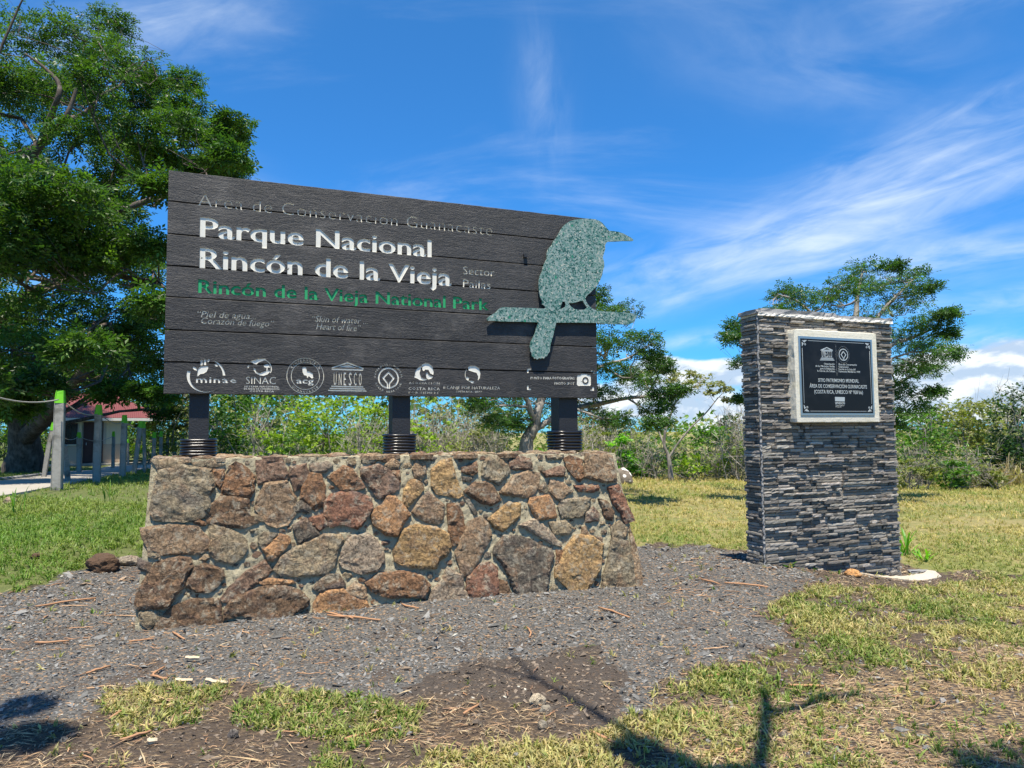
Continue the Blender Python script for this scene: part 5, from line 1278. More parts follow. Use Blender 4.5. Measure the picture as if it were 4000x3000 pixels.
# the big spreading tree on the left
gb = [(60, 120, 120), (200, 140, 120), (330, 160, 120), (425, 100, 75), (500, 240, 100), (560, 320, 75), (400, 290, 110), (230, 330, 130), (60, 400, 130), (430, 430, 105), (560, 400, 60),
      (540, 520, 80), (720, 400, 70), (700, 500, 95), (820, 545, 85), (925, 490, 60), (885, 610, 70), (610, 620, 85), (460, 620, 95), (760, 650, 75), (870, 660, 55),
      (300, 540, 110), (110, 620, 130), (620, 730, 80), (370, 760, 95), (150, 800, 130), (20, 980, 130), (500, 850, 80), (590, 950, 60), (250, 980, 110), (410, 1020, 90), (560, 1080, 80), (100, 1160, 140),
      (300, 1210, 120), (460, 1240, 110), (580, 1230, 70), (50, 1370, 130), (200, 1400, 100), (400, 1380, 110), (540, 1420, 90), (320, 1500, 80), (600, 1530, 60), (430, 1520, 55), (40, 1580, 70), (150, 1500, 80), (-60, 700, 150), (-80, 250, 150), (-100, 1150, 160), (-60, 1500, 120), (-180, 500, 170), (-220, 900, 180), (-400, 1000, 150), (-340, 1220, 120), (-380, 780, 140), (-60, 330, 120), (520, 1330, 100), (610, 1420, 80), (330, 1370, 100), (130, 1320, 120), (600, 1180, 70)]
rg = random.Random(5)
gb = [(x, y, r, rg.uniform(-5, 5) + (1.5 if y < 700 else -1.5)) for x, y, r in gb] + [(120, 720, 150, -6.5), (260, 780, 130, -6), (60, 900, 150, -6), (230, 950, 130, -5), (380, 880, 110, -4), (330, 1050, 120, -4), (-60, 820, 170, -7), (450, 980, 90, -3)] + [(x + rg.gauss(0, 50), y + rg.gauss(0, 50), r * .8, rg.uniform(2, 8)) for x, y, r in gb if y > 300 and rg.random() < .8]
tree('big_tree', 'huge spreading green tree with dark limbs left of the sign, over the hut path', 'tree', 22,
     [(95, 1800, 5, .62), (95, 1720, 4.5, .48), (60, 1600, 4, .42), (5, 1480, 3, .38), (-70, 1300, 2, .34), (-90, 1120, 1, .30), (-50, 920, 0, .25), (40, 700, 0, .19), (150, 570, 0, .14), (250, 470, 0, .09), (300, 340, 0, .05), (330, 180, 0, .03)],
     [[(95, 1720, 4.5, .34), (190, 1610, 3, .30), (280, 1510, 2, .22), (380, 1380, 1, .15), (480, 1290, 0, .09), (560, 1220, 0, .05)],
      [(-90, 1120, 1, .20), (60, 1010, 0, .17), (190, 920, -1, .15), (330, 870, -2, .13), (450, 830, -3, .10), (560, 790, -3, .08), (660, 760, -3, .06), (760, 690, -3, .04)],
      [(-50, 920, 0, .18), (120, 850, 1, .15), (300, 795, 1, .13), (400, 750, 2, .11), (520, 680, 2, .09), (585, 610, 2, .07), (700, 575, 2, .05), (860, 570, 2, .03)],
      [(-70, 1300, 2, .2), (120, 1150, 0, .16), (300, 1065, -2, .13), (400, 1052, -2, .11), (500, 1085, -2, .08), (620, 1100, -2, .05)],
      [(150, 570, 0, .10), (220, 400, -1, .08), (230, 330, -1, .07), (180, 270, -1, .05), (100, 210, -1, .03)],
      [(250, 470, 0, .08), (330, 440, 1, .06), (400, 370, 1, .05), (470, 330, 2, .04), (520, 250, 2, .02)],
      [(5, 1480, 3, .22), (-120, 1400, 2, .2), (-300, 1250, 0, .15), (-420, 1000, 0, .08)],
      [(585, 610, 2, .05), (600, 520, 2, .04), (680, 440, 2, .025)],
      [(40, 700, 0, .1), (0, 560, -1, .08), (-60, 380, -2, .05), (60, 60, -2, .03), (100, -20, -2, .02)]],
     gb, 'guana', .31, 22, 19, barkm=BARK_D, twigs=5, spread=.33, tw=1.1)
# tree right of the sign, its trunk seen between the middle and right posts
gb = [(2330, 1160, 38), (2350, 1240, 55), (2440, 1220, 50), (2390, 1330, 60), (2510, 1330, 50), (2330, 1420, 70), (2440, 1440, 60), (2540, 1400, 45), (2350, 1530, 60), (2520, 1490, 55), (2580, 1430, 38), (2590, 1540, 40), (2650, 1530, 32), (2560, 1590, 45),
      (2300, 1610, 65), (2410, 1640, 50), (2200, 1520, 80), (2060, 1580, 70), (1960, 1540, 70), (1880, 1590, 50), (2130, 1420, 90), (2250, 1350, 90), (2050, 1450, 90), (1950, 1640, 50), (2080, 1300, 70), (2200, 1220, 70), (1850, 1480, 70), (2010, 1650, 40), (2570, 1660, 40)]
gb = [(x, y, r, rg.uniform(-2, 2)) for x, y, r in gb]
tree('acacia_tree', 'green tree behind the sign\'s right end, its forked grey trunk between two posts', 'tree', 18,
     [(2045, 1790, 0, .20), (2056, 1740, 0, .17), (2072, 1695, 0, .155), (2092, 1655, 0, .13), (2105, 1590, 0, .11), (2150, 1500, .3, .10), (2270, 1400, .3, .07), (2300, 1280, .3, .04), (2340, 1180, .3, .02)],
     [[(2092, 1655, 0, .09), (2070, 1600, -.2, .075), (2055, 1555, -.3, .06), (2000, 1500, -.6, .05), (1920, 1480, -.6, .03)], [(2085, 1680, 0, .09), (2135, 1650, .2, .08), (2190, 1618, .4, .075), (2270, 1590, .7, .07), (2350, 1575, 1, .065), (2450, 1555, 1, .05), (2560, 1545, 1, .035), (2700, 1520, 1, .015)],
      [(2240, 1500, .3, .06), (2350, 1430, .6, .045), (2450, 1400, .6, .03), (2550, 1340, .6, .015)], [(2105, 1590, 0, .07), (2110, 1500, 0, .06), (2120, 1400, 0, .04), (2080, 1300, 0, .02)], [(2450, 1555, 1, .03), (2520, 1600, .8, .02), (2580, 1650, .8, .01)]],
     gb, 'deep', .18, 16, 16, barkm=BARK_G, twigs=6, spread=.50)
# tree behind the pillar
gb = [(3370, 1070, 60), (3480, 1040, 30), (3300, 1130, 60), (3440, 1120, 60), (3560, 1080, 45), (3600, 1130, 50), (3530, 1180, 60), (3140, 1170, 55), (3060, 1150, 45), (3230, 1190, 60), (3020, 1220, 40), (2890, 1270, 40), (2860, 1320, 35), (2900, 1420, 32), (2900, 1560, 25),
      (3660, 1250, 60), (3700, 1230, 35), (3600, 1280, 60), (3700, 1300, 30), (3560, 1330, 70), (3640, 1370, 60), (3700, 1380, 40), (3540, 1430, 60), (3620, 1440, 45), (3520, 1520, 50), (3550, 1580, 60), (3650, 1530, 25), (3480, 1650, 40), (3400, 1250, 90), (3200, 1330, 110), (3400, 1450, 110), (3050, 1400, 90), (3000, 1560, 70)]
gb = [(x, y, r, rg.uniform(-2, 2)) for x, y, r in gb]
tree('acacia_tree', 'green tree with fanned branches rising behind the slate pillar', 'tree', 19,
     [(3280, 1850, 0, .26), (3285, 1700, 0, .2), (3290, 1560, 0, .17), (3310, 1430, 0, .13), (3340, 1280, 0, .09), (3350, 1150, 0, .05), (3370, 1060, 0, .025)],
     [[(3290, 1560, 0, .12), (3400, 1450, .5, .09), (3480, 1350, .6, .06), (3560, 1320, .6, .04), (3680, 1270, .6, .015)], [(3310, 1430, 0, .08), (3420, 1250, -.4, .06), (3500, 1160, -.4, .04), (3570, 1090, -.4, .02)], [(3285, 1600, 0, .1), (3150, 1430, .5, .07), (3000, 1320, .6, .04), (2880, 1290, .6, .015)],
      [(3310, 1430, 0, .07), (3220, 1280, 0, .05), (3120, 1180, 0, .03), (3040, 1150, 0, .015)], [(3285, 1650, 0, .09), (3420, 1560, .3, .06), (3540, 1480, .3, .04), (3640, 1440, .3, .015)], [(3285, 1700, 0, .06), (3100, 1600, 0, .04), (2920, 1560, 0, .015)]],
     gb, 'deep', .18, 17, 16, barkm=BARK_G, twigs=6, spread=.48)
# the thin flat-topped tree on the far edge of the field
gb = [(2450, 1475, 40), (2500, 1460, 35), (2560, 1455, 35), (2620, 1450, 40), (2680, 1460, 45), (2740, 1475, 45), (2790, 1500, 45), (2830, 1525, 40), (2850, 1560, 28), (2700, 1500, 40), (2620, 1485, 35), (2540, 1490, 35), (2770, 1535, 30)]
gb = [(x, y, r, rg.uniform(-1.5, 1.5)) for x, y, r in gb]
tree('flat_topped_tree', 'thin leaning tree with a sparse flat pale crown, on the far edge of the field', 'tree', 26,
     [(2622, 1850, 0, 0.094), (2612, 1790, 0, 0.072), (2595, 1740, 0, 0.055), (2600, 1680, 0, 0.050), (2620, 1620, 0, 0.041), (2640, 1570, 0, 0.033), (2680, 1530, 0, 0.025), (2740, 1490, 0, 0.017)],
     [[(2612, 1790, 0, 0.044), (2650, 1730, 0, 0.039), (2700, 1670, 0, 0.033), (2760, 1610, 0, 0.025), (2800, 1560, 0, 0.017), (2830, 1530, 0, 0.008)], [(2595, 1740, 0, 0.039), (2575, 1690, .3, 0.033), (2550, 1650, .3, 0.028), (2500, 1600, .3, 0.019), (2460, 1540, .3, 0.011), (2440, 1470, .3, 0.006)],
      [(2640, 1570, 0, 0.022), (2630, 1520, 0, 0.017), (2600, 1470, 0, 0.008)], [(2680, 1530, 0, 0.017), (2720, 1520, .5, 0.011), (2800, 1520, .5, 0.006)]],
     gb, 'pale', .14, 13, 8, kind='simple', barkm=BARK_G, twigs=7, flat=.4, tw=.8)

# shrubs and thicket trees across the back of the field
def shrub(px, top, wpx, Y, hue, label, dens=1.0, size=.16, kind='simple', group='shrubs along the far edge of the field', bark_=BARK_G, name='shrub', stems=10, cat='shrub', lift=0.0):
    p = at(px, 1800, Y); g_ = gz(p.x, p.y)[0]; topz = at(px, top, Y).z; h = topz - g_; wm = wpx * Y / F
    root = empty(name, (p.x, p.y, g_), label, cat, group)
    n = max(5, int(7 * dens * max(1, wm * h / 6))); bl_ = []
    n = int(n * 1.25)
    for i in range(n):
        a = random.uniform(0, 6.28); q = random.random() ** .5 * wm / 2 * .82; zf = random.uniform(.16 + lift, .86); wdt_ = math.sqrt(max(.1, 1 - (zf * 1.05 - .35) ** 2 * 1.6))
        r = random.uniform(.16, .26) * min(wm, h * 1.3); bl_.append((np.array([p.x + math.cos(a) * q * wdt_, p.y + math.sin(a) * q * wdt_ * .7, g_ + h * zf]), r, r, r * .72))
    bl_.append((np.array([p.x + random.uniform(-.1, .1) * wm, p.y, g_ + h * .88]), .16 * wm, .16 * wm, .12 * h))
    V_, F_, C_ = leaf_cloud(bl_, int(7 * dens) + 2, 9, size, hue, kind, .34); link('foliage', mesh('foliage', V_, F_, C_), LEAF, root)
    tg = []
    for i in range(stems):
        b_ = bl_[random.randrange(len(bl_))][0]; s0 = (p.x + random.gauss(0, wm * .08), p.y + random.gauss(0, .1), g_ - .1); r0 = .015 + .006 * h
        pts, rr = bent(s0, b_ + RNG.normal(0, .2, 3), r0, .006); tg.append(tube(pts, rr, 5))
        for _ in range(3): e = b_ + RNG.normal(0, 1, 3) * np.array([.2 * wm, .15 * wm, .16 * h]); p2, r2 = bent(pts[3], e, r0 * .4, .004, .1, 3); tg.append(tube(p2, r2, 3))
    V_, F_ = join(tg); o = link('stems', mesh('stems', V_, F_, None, True), bark_, root); o['kind'] = 'stuff'; return root
def bare_shrub(px, top, wpx, Y, label, n=17, barkm=BARK_B, group='bare shrubs along the far edge of the field', hue=None):
    p = at(px, 1800, Y); g_ = gz(p.x, p.y)[0]; h = at(px, top, Y).z - g_; wm = wpx * Y / F
    root = empty('bare_shrub', (p.x, p.y, g_), label, 'bare shrub', group); tg = []; tips = []
    for i in range(n):
        a = random.uniform(0, 6.28); q = random.random() * wm / 2; e = np.array([p.x + math.cos(a) * q, p.y + math.sin(a) * q * .7, g_ + h * random.uniform(.55, 1.0)])
        s0 = np.array([p.x + random.gauss(0, wm * .12), p.y + random.gauss(0, wm * .1), g_ - .1]); r0 = .010 + .005 * h; pts, rr = bent(s0, e, r0, .006, .09); tg.append(tube(pts, rr, 4))
        for k in range(6):
            m_ = pts[random.randint(1, 4)]; e2 = m_ + np.array([random.gauss(0, .16) * wm, random.gauss(0, .1) * wm, abs(random.gauss(.05, .18)) * h]); p2, r2 = bent(m_, e2, r0 * .42, .004, .12, 3); tg.append(tube(p2, r2, 3)); tips.append(e2)
            for _ in range(2): e3 = p2[2] + RNG.normal(0, 1, 3) * .08 * h; tg.append(tube([p2[1], (p2[1] + e3) / 2 + RNG.normal(0, .02, 3), e3], [.005, .004, .003], 3))
    V_, F_ = join(tg); link('branches', mesh('branches', V_, F_), barkm, root)['kind'] = 'stuff'
    if hue:
        bl_ = [(t_, .25, .25, .2) for t_ in random.sample(tips, min(30, len(tips)))]; V_, F_, C_ = leaf_cloud(bl_, 2, 5, .12, hue, 'simple', .5); link('foliage', mesh('foliage', V_, F_, C_), LEAF, root)
    return root
SH = [(720, 1480, 260, 30, 'olive', 'olive shrub between the pale fence posts and the sign\'s left post', 1), (900, 1440, 330, 25, 'green', 'tall green shrub just right of the sign\'s left post', 1.5), (1080, 1500, 260, 28, 'mid', 'green shrub under the UNESCO emblem, left of the lime one', 1.2), (1300, 1500, 420, 24, 'lime', 'wide lime-yellow shrub left of the sign\'s middle post', 1.3),
      (1060, 1690, 190, 20, 'lime', 'low lime shrub above the plinth, right of the left post', .9), (1480, 1530, 260, 26, 'lime', 'lime shrub touching the sign\'s middle post on its left', 1), (1620, 1660, 170, 21, 'lime', 'low lime shrub just right of the middle post', .8), (1180, 1640, 260, 22, 'mid', 'dark green undershrub in front of the wide lime shrub', .9),
      (1720, 1560, 260, 29, 'olive', 'loose olive shrub right of the middle post', .8), (1980, 1600, 240, 27, 'mid', 'green shrub left of the forked trunk', 1), (1860, 1690, 240, 23, 'olive', 'low olive shrub between the middle post and the forked trunk', .8), (2320, 1660, 240, 25, 'olive', 'olive shrub behind the sign\'s right post', .9),
      (2440, 1690, 130, 27.5, 'bright', 'young bright green sapling beside the painted boulder', 1), (2500, 1790, 150, 27.3, 'bright', 'low bright green bush right of the painted boulder', .7), (2560, 1650, 260, 29, 'mid', 'green shrub behind the flat-topped tree\'s fork', 1.1), (2760, 1660, 280, 30, 'green', 'rounded green shrub right of the flat-topped tree', 1.1), (2700, 1770, 260, 27, 'lime', 'low yellow-green bush right of the flat-topped tree\'s foot', .8),
      (2880, 1740, 220, 28, 'lime', 'yellow-green bush touching the pillar\'s left side', .9), (2830, 1620, 200, 33, 'dark', 'dark shrub behind the bush left of the pillar', 1), (3000, 1700, 260, 29, 'mid', 'green shrub behind the pillar\'s left edge', 1), (3200, 1700, 300, 30, 'mid', 'green shrub hidden mostly behind the pillar', .6), (3580, 1590, 330, 27, 'green', 'tall green shrub just right of the pillar', 1.4),
      (3560, 1790, 260, 24, 'olive', 'low olive bush at the foot of the tall green shrub', .8), (3720, 1800, 230, 24, 'green', 'round glossy green bush on the right far edge of the field', 1.1), (3880, 1840, 200, 25, 'olive', 'low scrubby bush near the dry grass tufts', .7), (3790, 1560, 380, 33, 'olive', 'wide olive domed tree with brownish leaves on the right', 1.4), (3920, 1700, 280, 30, 'dark', 'dark bush under the tree at the right edge', 1.2),
      (4020, 1480, 300, 29, 'dark', 'dark green tree cut by the right edge', 1.4), (4150, 1780, 260, 26, 'mid', 'low green bush at the right edge', .8), (3660, 1540, 180, 40, 'dark', 'dark small tree peeking above the olive dome', 1), (30, 1560, 360, 38, 'lime', 'lime shrub left of the hut behind the trunk', 1.2), (480, 1540, 300, 42, 'mid', 'green tree directly behind the hut\'s roof', 1.2), (620, 1590, 240, 38, 'olive', 'olive shrub right of the hut behind the posts', 1), (590, 1680, 200, 34, 'lime', 'low lime shrub right of the hut wall', .8), (250, 1500, 320, 45, 'green', 'tall green tree behind the hut\'s left', 1.2), (-150, 1560, 300, 36, 'mid', 'green shrub past the left edge', 1)]
for px, top, wd_, Y, hue, lb, dn in SH:
    if 650 < px < 1600 and top < 1600: top -= 70
    elif 1600 < px < 2100: top -= 30
    bg_ = 'olive domed' in lb or 'cut by' in lb; shrub(px, top, wd_, Y, hue, lb, dn, size=.135 if Y < 30 else .18, kind='simple')
for px, top, wd_, Y, lb, h_ in [(1800, 1560, 260, 27, 'bare pale shrub right of the sign\'s middle post', None), (1930, 1600, 240, 25, 'bare twiggy shrub just left of the forked trunk', 'olive'), (1640, 1560, 200, 30, 'bare pale tree behind the middle post', 'olive'), (820, 1600, 200, 29, 'bare twigs right of the left post', 'olive'),
                            (2420, 1620, 260, 29, 'bare grey shrub behind the bright sapling', 'olive'), (2540, 1700, 200, 27, 'bare stems left of the flat-topped tree\'s foot', 'mid'), (2860, 1570, 220, 31, 'bare grey treetop left of the pillar', None), (2800, 1720, 200, 28, 'tangled bare stems left of the pillar', 'lime'), (3780, 1740, 260, 26, 'bare grey tangle beside the round glossy bush', 'olive'),
                            (3920, 1500, 240, 34, 'bare pinkish-grey tree below the right clouds', None), (3850, 1800, 240, 25.5, 'bare pale branches near the dry tufts', 'olive'), (3560, 1720, 200, 26, 'bare stems against the tall green shrub', 'mid'), (2270, 1640, 200, 28, 'bare shrub right of the forked trunk', 'olive'), (1480, 1640, 200, 25, 'grey twigs left of the middle post', 'lime'), (2340, 1560, 200, 34, 'grey bare treetop past the sign\'s right edge', None), (1030, 1560, 200, 23.5, 'pale bare stems before the green shrub under the UNESCO emblem', 'lime'), (1400, 1580, 220, 23, 'bare forked stems in front of the wide lime shrub', 'lime'), (1720, 1600, 240, 24, 'pale leaning stems right of the middle post', 'lime'), (1830, 1580, 200, 24.5, 'pale bare sapling stems halfway between middle post and forked trunk', 'pale'), (2900, 1600, 220, 27, 'grey bare branches touching the pillar edge', 'olive'), (2350, 1630, 160, 30, 'tall bare stems between the right post and the bright sapling', 'olive')]:
    bare_shrub(px, top, wd_, Y, lb, hue=h_)
# undergrowth strip that fills the foot of the thicket, and the woods beyond
bl_ = []
for i in range(150):
    px = random.uniform(-700, 4700); Y = random.uniform(28, 33); p = at(px, 1800, Y); g_ = gz(p.x, p.y)[0]; h = random.uniform(.5, 1.5)
    if 100 < px < 620: continue
    bl_.append((np.array([p.x, p.y, g_ + h * .5]), random.uniform(.5, .9), .6, h * .55))
vs2 = [leaf_cloud(bl_[i::3], 7, 10, .17, hue, 'simple', .4) for i, hue in enumerate(('mid', 'olive', 'green'))]
V_ = np.concatenate([v[0] for v in vs2]); C_ = np.concatenate([v[2] for v in vs2]); off = np.cumsum([0] + [len(v[0]) for v in vs2[:-1]]); F_ = np.concatenate([v[1] + o_ for v, o_ in zip(vs2, off)])
tag(link('undergrowth', mesh('undergrowth', V_, F_, C_), LEAF), 'low tangled undergrowth along the far edge of the field', kind='stuff')
bl_ = []
for i in range(310):
    px = random.uniform(-1500, 5600); Y = random.uniform(38, 75); p = at(px, 1800, Y); g_ = gz(p.x, p.y)[0]
    top = 1560 + 60 * vnoise(np.array([px]), np.array([0.0]), .004, 3)[0] - (110 if px < 1900 else 0) + (60 if 2350 < px < 3300 else 0); h = max(1.5, at(px, top, Y).z - g_); r = random.uniform(1.1, 2.0)
    for zf in (.3, .6, .88): bl_.append((np.array([p.x + random.gauss(0, .8), p.y, g_ + h * zf - r * .4]), r, r, r * .8))
vs2 = [leaf_cloud(bl_[i::4], 6, 5, .46, hue, 'simple', .36) for i, hue in enumerate(('mid', 'olive', 'dark', 'olive'))]
V_ = np.concatenate([v[0] for v in vs2]); C_ = np.concatenate([v[2] for v in vs2]); off = np.cumsum([0] + [len(v[0]) for v in vs2[:-1]]); F_ = np.concatenate([v[1] + o_ for v, o_ in zip(vs2, off)])
tag(link('far_woods', mesh('far_woods', V_, F_, C_), LEAF), 'mass of woods beyond the thicket', kind='stuff')
# ------------------------------------------------------------------ path, hut and fence posts on the left
PATHM = simple('path_concrete', (.33, .30, .25), .9, .22, 9, .5, .006)
up_ = [(-1500, 2015), (-700, 1945), (-350, 1915), (0, 1884), (110, 1870), (200, 1856), (250, 1845), (362, 1840), (434, 1822), (520, 1818), (600, 1816), (700, 1813)]
lo_ = [(-1500, 2230), (-700, 2090), (-350, 2020), (0, 1946), (120, 1925), (240, 1900), (300, 1888), (362, 1875), (470, 1853), (540, 1840), (600, 1833), (700, 1826)]
V_, F_ = [], []
for (a, b) in zip(up_, lo_):
    p, q = ground_pt(*a), ground_pt(*b)
    for k in range(5):
        r_ = p.lerp(q, k / 4); V_.append((r_.x, r_.y, gz(r_.x, r_.y)[0] + .045))
    V_.append((q.x, q.y, gz(q.x, q.y)[0] - .1)); V_.append((p.x, p.y, gz(p.x, p.y)[0] - .1))
n = len(up_)
for i in range(n - 1):
    a = i * 7; b = a + 7
    for k in range(4): F_.append((a + k, a + k + 1, b + k + 1, b + k))
    F_ += [(a + 4, a + 5, b + 5, b + 4), (a + 6, a, b, b + 6)]
tag(link('path', mesh('path', V_, F_), PATHM), 'concrete path', kind='structure')
V_, F_ = tube(smooth_path([tuple(ground_pt(x, y - 2, .05)) for x, y in up_[:7]], 5), np.full(31, .07), 6, .05)
tag(link('kerb', mesh('kerb', V_, F_), CEM), 'low kerb along the path', kind='structure')

hc = ground_pt(207, 1812); YH = hc.y
hc = at(207, 1812, 33.0); phi = math.radians(33); HD = Vector((math.cos(phi), math.sin(phi), 0)); HS = Vector((-math.sin(phi), math.cos(phi), 0)); HN = -HS
def onH(px, py): return on_plane(px, py, hc, HN)
def uvH(px, py): p = onH(px, py) - hc; return (p.dot(HD), p.z)
MH = Matrix(((HD.x, 0, HN.x, hc.x), (HD.y, 0, HN.y, hc.y), (0, 1, 0, hc.z), (0, 0, 0, 1)))
WH_ = uvH(471, 1800)[0]; HE = uvH(300, 1631)[1]
sd = on_plane(119, 1800, hc, HD); LD = 3.4
house = empty('hut', hc + HD * WH_ / 2 + HS * LD / 2, 'small cream hut with a red corrugated roof beyond the path on the left', 'hut')
CREAMW = simple('cream_wall', (.66, .57, .40), .85, .1, 6, .2, .004); WHITEW = simple('hut_side_wall', (.56, .52, .43), .85, .08, 5, .1, .003); BAND = simple('band_wall', (.50, .38, .27), .85, .1, 6, .2, .004); DOORM = simple('dark_wood_door', (.050, .018, .014), .5, .25, 10, .2, .003)
SOFF = simple('eave_board', (.62, .60, .55), .8, .08, 8, .1, .003); DARKG = simple('dark_pane', (.010, .011, .013), .12, .1, 3, 0, .001)
box_mesh('wall', WH_, HE + .5, LD, MH @ Matrix.Translation((WH_ / 2, (HE - .5) / 2, -LD / 2)), 0, WHITEW, house)
dl, dr_ = uvH(325, 1700)[0], uvH(403, 1700)[0]; dt = uvH(360, 1653)[1]; wl, wr = uvH(253, 1700)[0], uvH(302, 1700)[0]; wt, wb = uvH(280, 1653)[1], uvH(280, 1736)[1]
x = 0.0
while x < WH_ - .02:
    w_ = min(.14, WH_ - x); z0_ = wb
    if not (x + w_ > dl and x < dr_) :
        segs = [(wb, HE)] if not (x + w_ > wl and x < wr) else [(wt, HE)]
    else: segs = [(dt, HE)]
    for a, b in segs: box_mesh('siding_board', w_ - .012, b - a, .02, MH @ Matrix.Translation((x + w_ / 2, (a + b) / 2, .012)), 0, CREAMW, house)
    x += w_
for a, b in ((0, dl), (dr_, WH_)): box_mesh('lower_wall_band', b - a, wb + .5, .03, MH @ Matrix.Translation(((a + b) / 2, (wb - .5) / 2, .017)), 0, BAND, house)
dr = box_mesh('door', dr_ - dl - .1, dt, .05, MH @ Matrix.Translation(((dl + dr_) / 2, dt / 2, .03)), .004, DOORM, house)
box_mesh('handle', .03, .12, .05, MH @ Matrix.Translation((dl + .13, dt * .48, .075)), .01, METAL, dr)
for a, b, c_, d_ in ((dl, dl + .06, 0, dt + .05), (dr_ - .06, dr_, 0, dt + .05), (dl + .06, dr_ - .06, dt, dt + .05)): box_mesh('frame', b - a, d_ - c_, .08, MH @ Matrix.Translation(((a + b) / 2, (c_ + d_) / 2, .045)), 0, DOORM, dr)
wn = box_mesh('window', wr - wl, wt - wb, .04, MH @ Matrix.Translation(((wl + wr) / 2, (wt + wb) / 2, .02)), 0, DOORM, house)
for k in range(2):
    ww = (wr - wl - .12) / 2; box_mesh('pane', ww, wt - wb - .12, .02, MH @ Matrix.Translation((wl + .05 + ww / 2 + k * (ww + .02), (wt + wb) / 2, .036)), 0, DARKG, wn)
box_mesh('sill', wr - wl + .1, .05, .12, MH @ Matrix.Translation(((wl + wr) / 2, wb - .028, .06)), 0, CREAMW, wn)
OVL, OVR, OVF = .7, 1.9, .55; RH = 1.25                    # hipped corrugated roof with wide eaves
m, t = new_mat('red_roof'); V = t.node('ShaderNodeTexCoord').outputs['Object']; n_ = t.noise(V, 2.5, 6, .6)
finish(t, principled(t, t.mix(n_, (.125, .032, .030), (.20, .060, .055)), .55, spec=.4)); ROOFM = m
ex0, ex1, ez0, ez1 = -OVL, WH_ + OVR, OVF, -LD - OVF; yb_ = HE - .02; rx0, rx1, rzm = ex0 + 1.7, ex1 - 2.2, (ez0 + ez1) / 2
def corrug(A_, B_, C_, D_, name):
    """sheet between eave A-B and ridge D-C with ribs running up the slope"""
    A_, B_, C_, D_ = map(Vector, (A_, B_, C_, D_)); L = (B_ - A_).length; n = int(L / .09) * 2; nn = (B_ - A_).cross(D_ - A_).normalized(); nn = nn if nn.y > 0 else -nn; V_, F_ = [], []
    ed = (B_ - A_).normalized()
    up = (C_ + D_) / 2 - (A_ + B_) / 2; up = (up - ed * up.dot(ed))
    for i in range(n + 1):
        s_ = i / n * L; p = A_ + ed * s_; da, db = (D_ - A_).dot(ed), (C_ - A_).dot(ed)
        f = min(1.0, s_ / da if da > 1e-6 else 1.0, (L - s_) / (L - db) if L - db > 1e-6 else 1.0); f = max(f, .001)
        o_ = nn * (.018 if i % 2 else 0); V_ += [tuple(p + o_), tuple(p + up * f + o_), tuple(p + up * f + o_ - nn * .012), tuple(p + o_ - nn * .012)]
    for i in range(n): a = i * 4; F_ += [(a, a + 4, a + 5, a + 1), (a + 3, a + 2, a + 6, a + 7), (a, a + 3, a + 7, a + 4)]
    me = mesh(name, V_, F_); me.transform(MH); return link(name, me, ROOFM, house)
E0, E1, E2, E3 = (ex0, yb_, ez0), (ex1, yb_, ez0), (ex1, yb_, ez1), (ex0, yb_, ez1); R0, R1 = (rx0, yb_ + RH, rzm), (rx1, yb_ + RH, rzm)
corrug(E0, E1, R1, R0, 'roof'); corrug(E1, E2, R1, R1, 'roof'); corrug(E2, E3, R0, R1, 'roof'); corrug(E3, E0, R0, R0, 'roof')
box_mesh('eave_soffit', ex1 - ex0 - .06, .04, ez0 - ez1 - .06, MH @ Matrix.Translation(((ex0 + ex1) / 2, yb_ - .04, (ez0 + ez1) / 2)), 0, SOFF, house)
box_mesh('fascia_board', ex1 - ex0, .13, .025, MH @ Matrix.Translation(((ex0 + ex1) / 2, yb_ - .075, ez0 + .004)), 0, SOFF, house)
box_mesh('fascia_board', .025, .13, ez0 - ez1 - .04, MH @ Matrix.Translation((ex1 + .004, yb_ - .075, (ez0 + ez1) / 2)), 0, SOFF, house)
box_mesh('porch_slab', WH_ + 1.6, .16, .9, MH @ Matrix.Translation((WH_ / 2 + .5, -.10, .48)), .01, PATHM, house)

